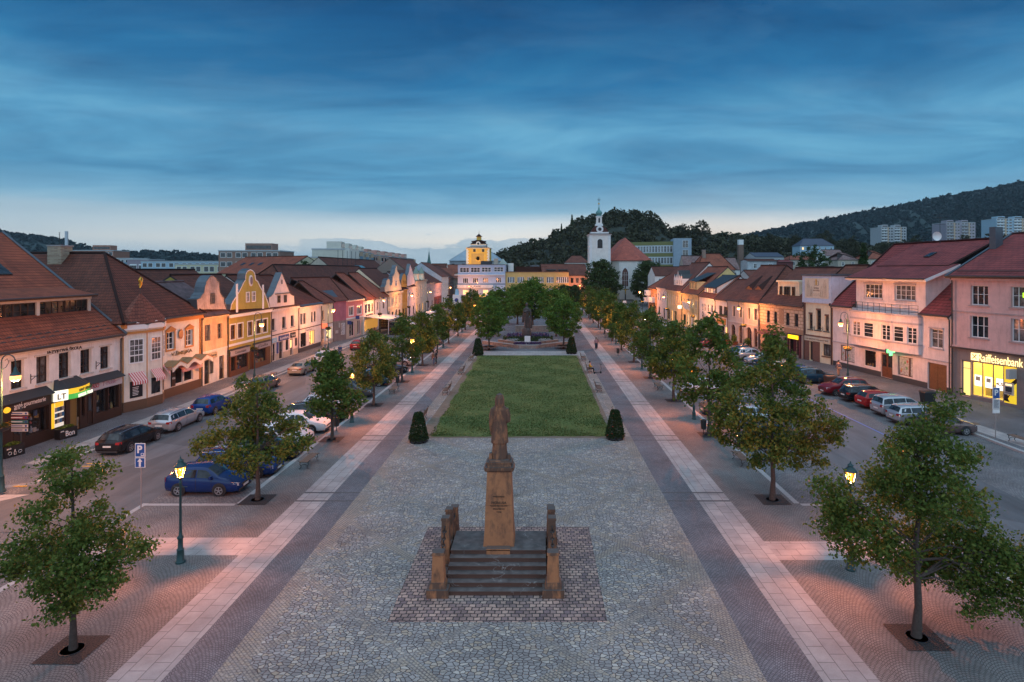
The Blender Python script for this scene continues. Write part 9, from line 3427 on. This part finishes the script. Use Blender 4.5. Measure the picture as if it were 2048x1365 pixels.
for r_ in(3.2,4.6,6.0):
 q=MB()
 q.tube([(8+r_*math.cos(a),-.05,zA-7.5+r_*math.sin(a))for a in[PI*i/14 for i in range(15)]],.28,plaster('ochre_arch',(.50,.34,.10)),6)
 q.build('painted_arch',ARCH_T)
pa=AT(545,545,179)
t=None
h=House('red_roof_back_house',(AT(436,0,165).x,165),(AT(560,0,150).x,150),'cream back house with steep red roof and skylights behind the mustard gable')
h.wall(11.0,16,BLY)
h.roof(11.0,15.6,8,RED1,wallm=BLY,ovA=.2)
for x in(5,9,13):
 h.skylight(x,3.6,13.2,.5,1.2,1.4)
 # school block right of the church
h=House('school_block',(AT(1262,0,300).x,300),(AT(1360,0,290).x,290),'long school block with olive bands and white window rows right of the church roof','building')
L=h.L
OLV=plaster('olive_band',(.20,.19,.07),.1)
zt_=AT(0,484,295).z
bands=[]
for k in range(4):
 z=zt_-1.8-k*5.6
 bands+=[(z,z+1.8+.01,OLV)]
h.wall(zt_,14,plaster('school_white',(.5,.53,.55)),bands=bands)
for k in range(4):
 z=zt_-1.8-k*5.6
 n=16
 for i in range(n):
  a=.4+(L-.8)*i/n
  h.niche((a,z-3.4,a+(L-.8)/n*.8,z-.35),WHITE,0,GLASS if(i*7+k)%5 else GLASSW)
h=House('school_stair_tower',(AT(1347,0,289).x,289),(AT(1383,0,288).x,288),'blue grey stair tower at the right end of the school block','building')
zt2=AT(0,477,289).z
h.wall(zt2,14,plaster('tower_blue_grey',(.30,.36,.42),.1))
for k in range(5):
 h.niche((h.L*.5,zt2-4.6-k*4.6,h.L*.82,zt2-1.0-k*4.6),WHITE,0,GLASSW)
 # tower blocks on the right
for(u0,u1,v,Y,wl,ac,lab)in((1762,1813,455,620,BLG,WHITE,'white grey tower block left of the aerials'),(1892,1951,446,560,plaster('block_mauve',(.34,.29,.33),.1),BLG,'mauve and white tower block in the middle right'),(1992,2060,438,600,BLBL,WHITE,'pale tower block at the right picture edge')):
 w=(u1-u0)/F*Y
 slab_block(lab,u0,v,Y,w,20,32,.0,wl,ac,11,4,'balcony',roofbox=2,name='tower_block',group='tower blocks below the far ridge')
 # brick chimney
p=AT(1481,482,240)
t=thing('factory_chimney','short square brick chimney with pale top right of the school','chimney',(p.x,240,0))
q=MB()
q.taper(0,0,0,p.z-1.6,(1.1,1.1),(.95,.95),brick('factory_brick',(.22,.11,.07),(.16,.08,.05),(.2,.17,.15)))
q.build('shaft',t)
q=MB()
q.taper(0,0,p.z-1.6,p.z+.4,(.9,.9),(.95,.95),LETW)
q.build('top',t)
# middle distance roofs behind both rows: each its own small house
def back(u0,u1,ve,vr,Y,rm,wl,lab,hip=2.0,d=5,lit=False,name='back_house'):
 A,B=AT(u0,ve,Y),AT(u1,ve,Y)
 h=House(name,(A.x,Y),(B.x,Y),lab)
 ze=A.z
 zr=AT(0,vr,Y+d).z
 h.wall(ze,d*2,wl)
 h.roof(ze,zr,d,rm,hipA=hip,hipB=hip,ov=.3,wallm=wl)
 n=max(1,int(h.L/3))
 for i in range(n):
  x=h.L*(i+.5)/n
  h.niche((x-.5,ze-2.2,x+.5,ze-.8),WHITE,0,LITW if lit and i==0 else GLASS)
 return h
FRED=tiles('frosted_red_tiles',(.22,.10,.085),(.28,.2,.19),.1)
back(1370,1452,545,512,190,FRED,BEIGE,'mottled pale roof house behind the right row',0)
back(1395,1470,540,508,180,MIDR,BEIGE,'red roofed back house with chimneys behind the flag house',3).chimney(3,4,12,18,1,1)
back(1440,1480,540,516,200,FRED,WHITEW,'white speckled roof house beside the brick chimney',0)
back(1495,1556,522,519,175,DKR,plaster('weathered_white',(.5,.52,.53),.4),'long weathered white shed wall behind the arcade house',0,3)
back(1556,1586,524,521,174,MAROON,plaster('maroon_wall',(.16,.05,.05)),'maroon boarded shed beside the white shed',0,3)
back(1510,1568,514,506,230,pbr('slate_blue_roof',(.05,.06,.09),.6),BLG,'dark slate roofed hall above the white shed',0,6)
back(1580,1640,520,512,240,MIDR,BEIGE,'low red roof between the hall and the dark tree',2,5)
back(1600,1668,492,478,330,pbr('slate_blue_roof',(.05,.06,.09),.6),BLBL,'pale blue villa with dark roof and lit window on the slope',4,5,True)
back(1652,1690,512,500,230,FRED,WHITEW,'small white gabled house left of the red villas',0,4)
back(1676,1716,520,506,215,FRED,BEIGE,'left villa with mottled red hipped roof',5,5)
back(1735,1780,518,502,210,MIDR,BEIGE,'right villa with red hipped roof behind the spruce',5,5)
back(1630,1740,545,534,120,BRNR,WHITEW,'brown hipped roof behind the chapel house',5,5)
back(1130,1178,526,512,330,BRNR,WHITEW,'white villa with brown mansard roof left of the church tower',4,5)
back(1310,1372,552,534,185,DKR,WHITEW,'dark roofed back house behind the church end of the right row',0,6)
back(1500,1620,556,541,125,BRNR,WHITEW,'long brown roof behind the arcade house',0,4)
back(858,890,548,528,250,DKR,WHITEW,'dark gabled roof over the far side street',0,6)
back(880,916,546,530,290,MIDR,BEIGE,'red gabled roof at the end of the far side street',0,6)
back(590,640,556,547,125,MIDR,WHITEW,'low red roof below the round dark tree',2,4)
# church spire far left of the gate tower
p=AT(858,531,420)
t=thing('church_spire','slim green church spire far off left of the gate tower','church spire',(p.x,420,0))
q=MB()
q.taper(0,0,0,p.z,(2.2,2.2),(2.2,2.2),CHW)
q.build('shaft',t)
q=MB()
q.lathe([(2.6,0),(1.6,1.2),(.9,4),(.1,10),(.04,12.5)],pbr('spire_green',(.06,.14,.12),.6),8,(0,0,p.z))
q.build('roof',t)
# white flue, aerials
p=AT(133,492,120)
t=thing('white_flue','tall white flue pipe behind the brick chimney on the left','flue',(p.x,120,0))
q=MB()
q.lathe([(.28,0),(.28,AT(0,463,120).z)],pbr('pale_metal',(.5,.52,.55),.4),10)
q.build('pipe',t)
def aerial(u,v0,v1,Y,lab,n=4,w=1.0,dish=False):
 p=AT(u,v1,Y)
 t=thing('roof_aerial',lab,'aerial',(p.x,Y,p.z),0,'television aerials on the roofs')
 hh=(v1-v0)*Y/F
 q=MB()
 q.lathe([(.035,0),(.025,hh)],DARK,6)
 q.build('mast',t)
 for k in range(n):
  q=MB()
  z=hh*(.98-.11*k)
  q.tube([(-w*(1-.12*k),0,z),(w*(1-.12*k),0,z)],.018,DARK,5)
  q.build('antenna_arm',t)
 if dish:
  q=MB()
  q.lathe([(0,.12),(.35,.05),(.5,-.08),(.5,-.1),(.35,.03),(0,.09)],LETW,16,(-.45,-.1,hh*.25),1)
  q.build('dish',t)
aerial(1880,428,488,66,'tall aerial with dish on the pharmacy ridge',4,1.0,True)
aerial(1481,520,556,118,'aerial mast behind the yellow gable',2,.4)
aerial(119,465,497,70,'aerial mast by the brick chimney on the left',5,.12)
aerial(564,532,552,88,'aerial above the pointed gable',2,.6)
aerial(1588,536,560,100,'aerial with dish above the arcade roof',2,.4,True)
# evening air: one even box of thin haze round everything
q=MB()
q.box(-3500,-400,-5,3500,3400,420,DARK)
hz=tag(q.build('haze'),kind='stuff')
hm=bpy.data.materials.new('haze_air')
hm.use_nodes=True
hn=hm.node_tree
hn.nodes.clear()
vol=nd(hn,'VolumePrincipled',{'Color':(.80,.90,1.0),'Density':.00006,'Anisotropy':.2})
hn.links.new(vol.outputs[0],nd(hn,'OutputMaterial').inputs['Volume'])
hz.data.materials.clear()
hz.data.materials.append(hm)
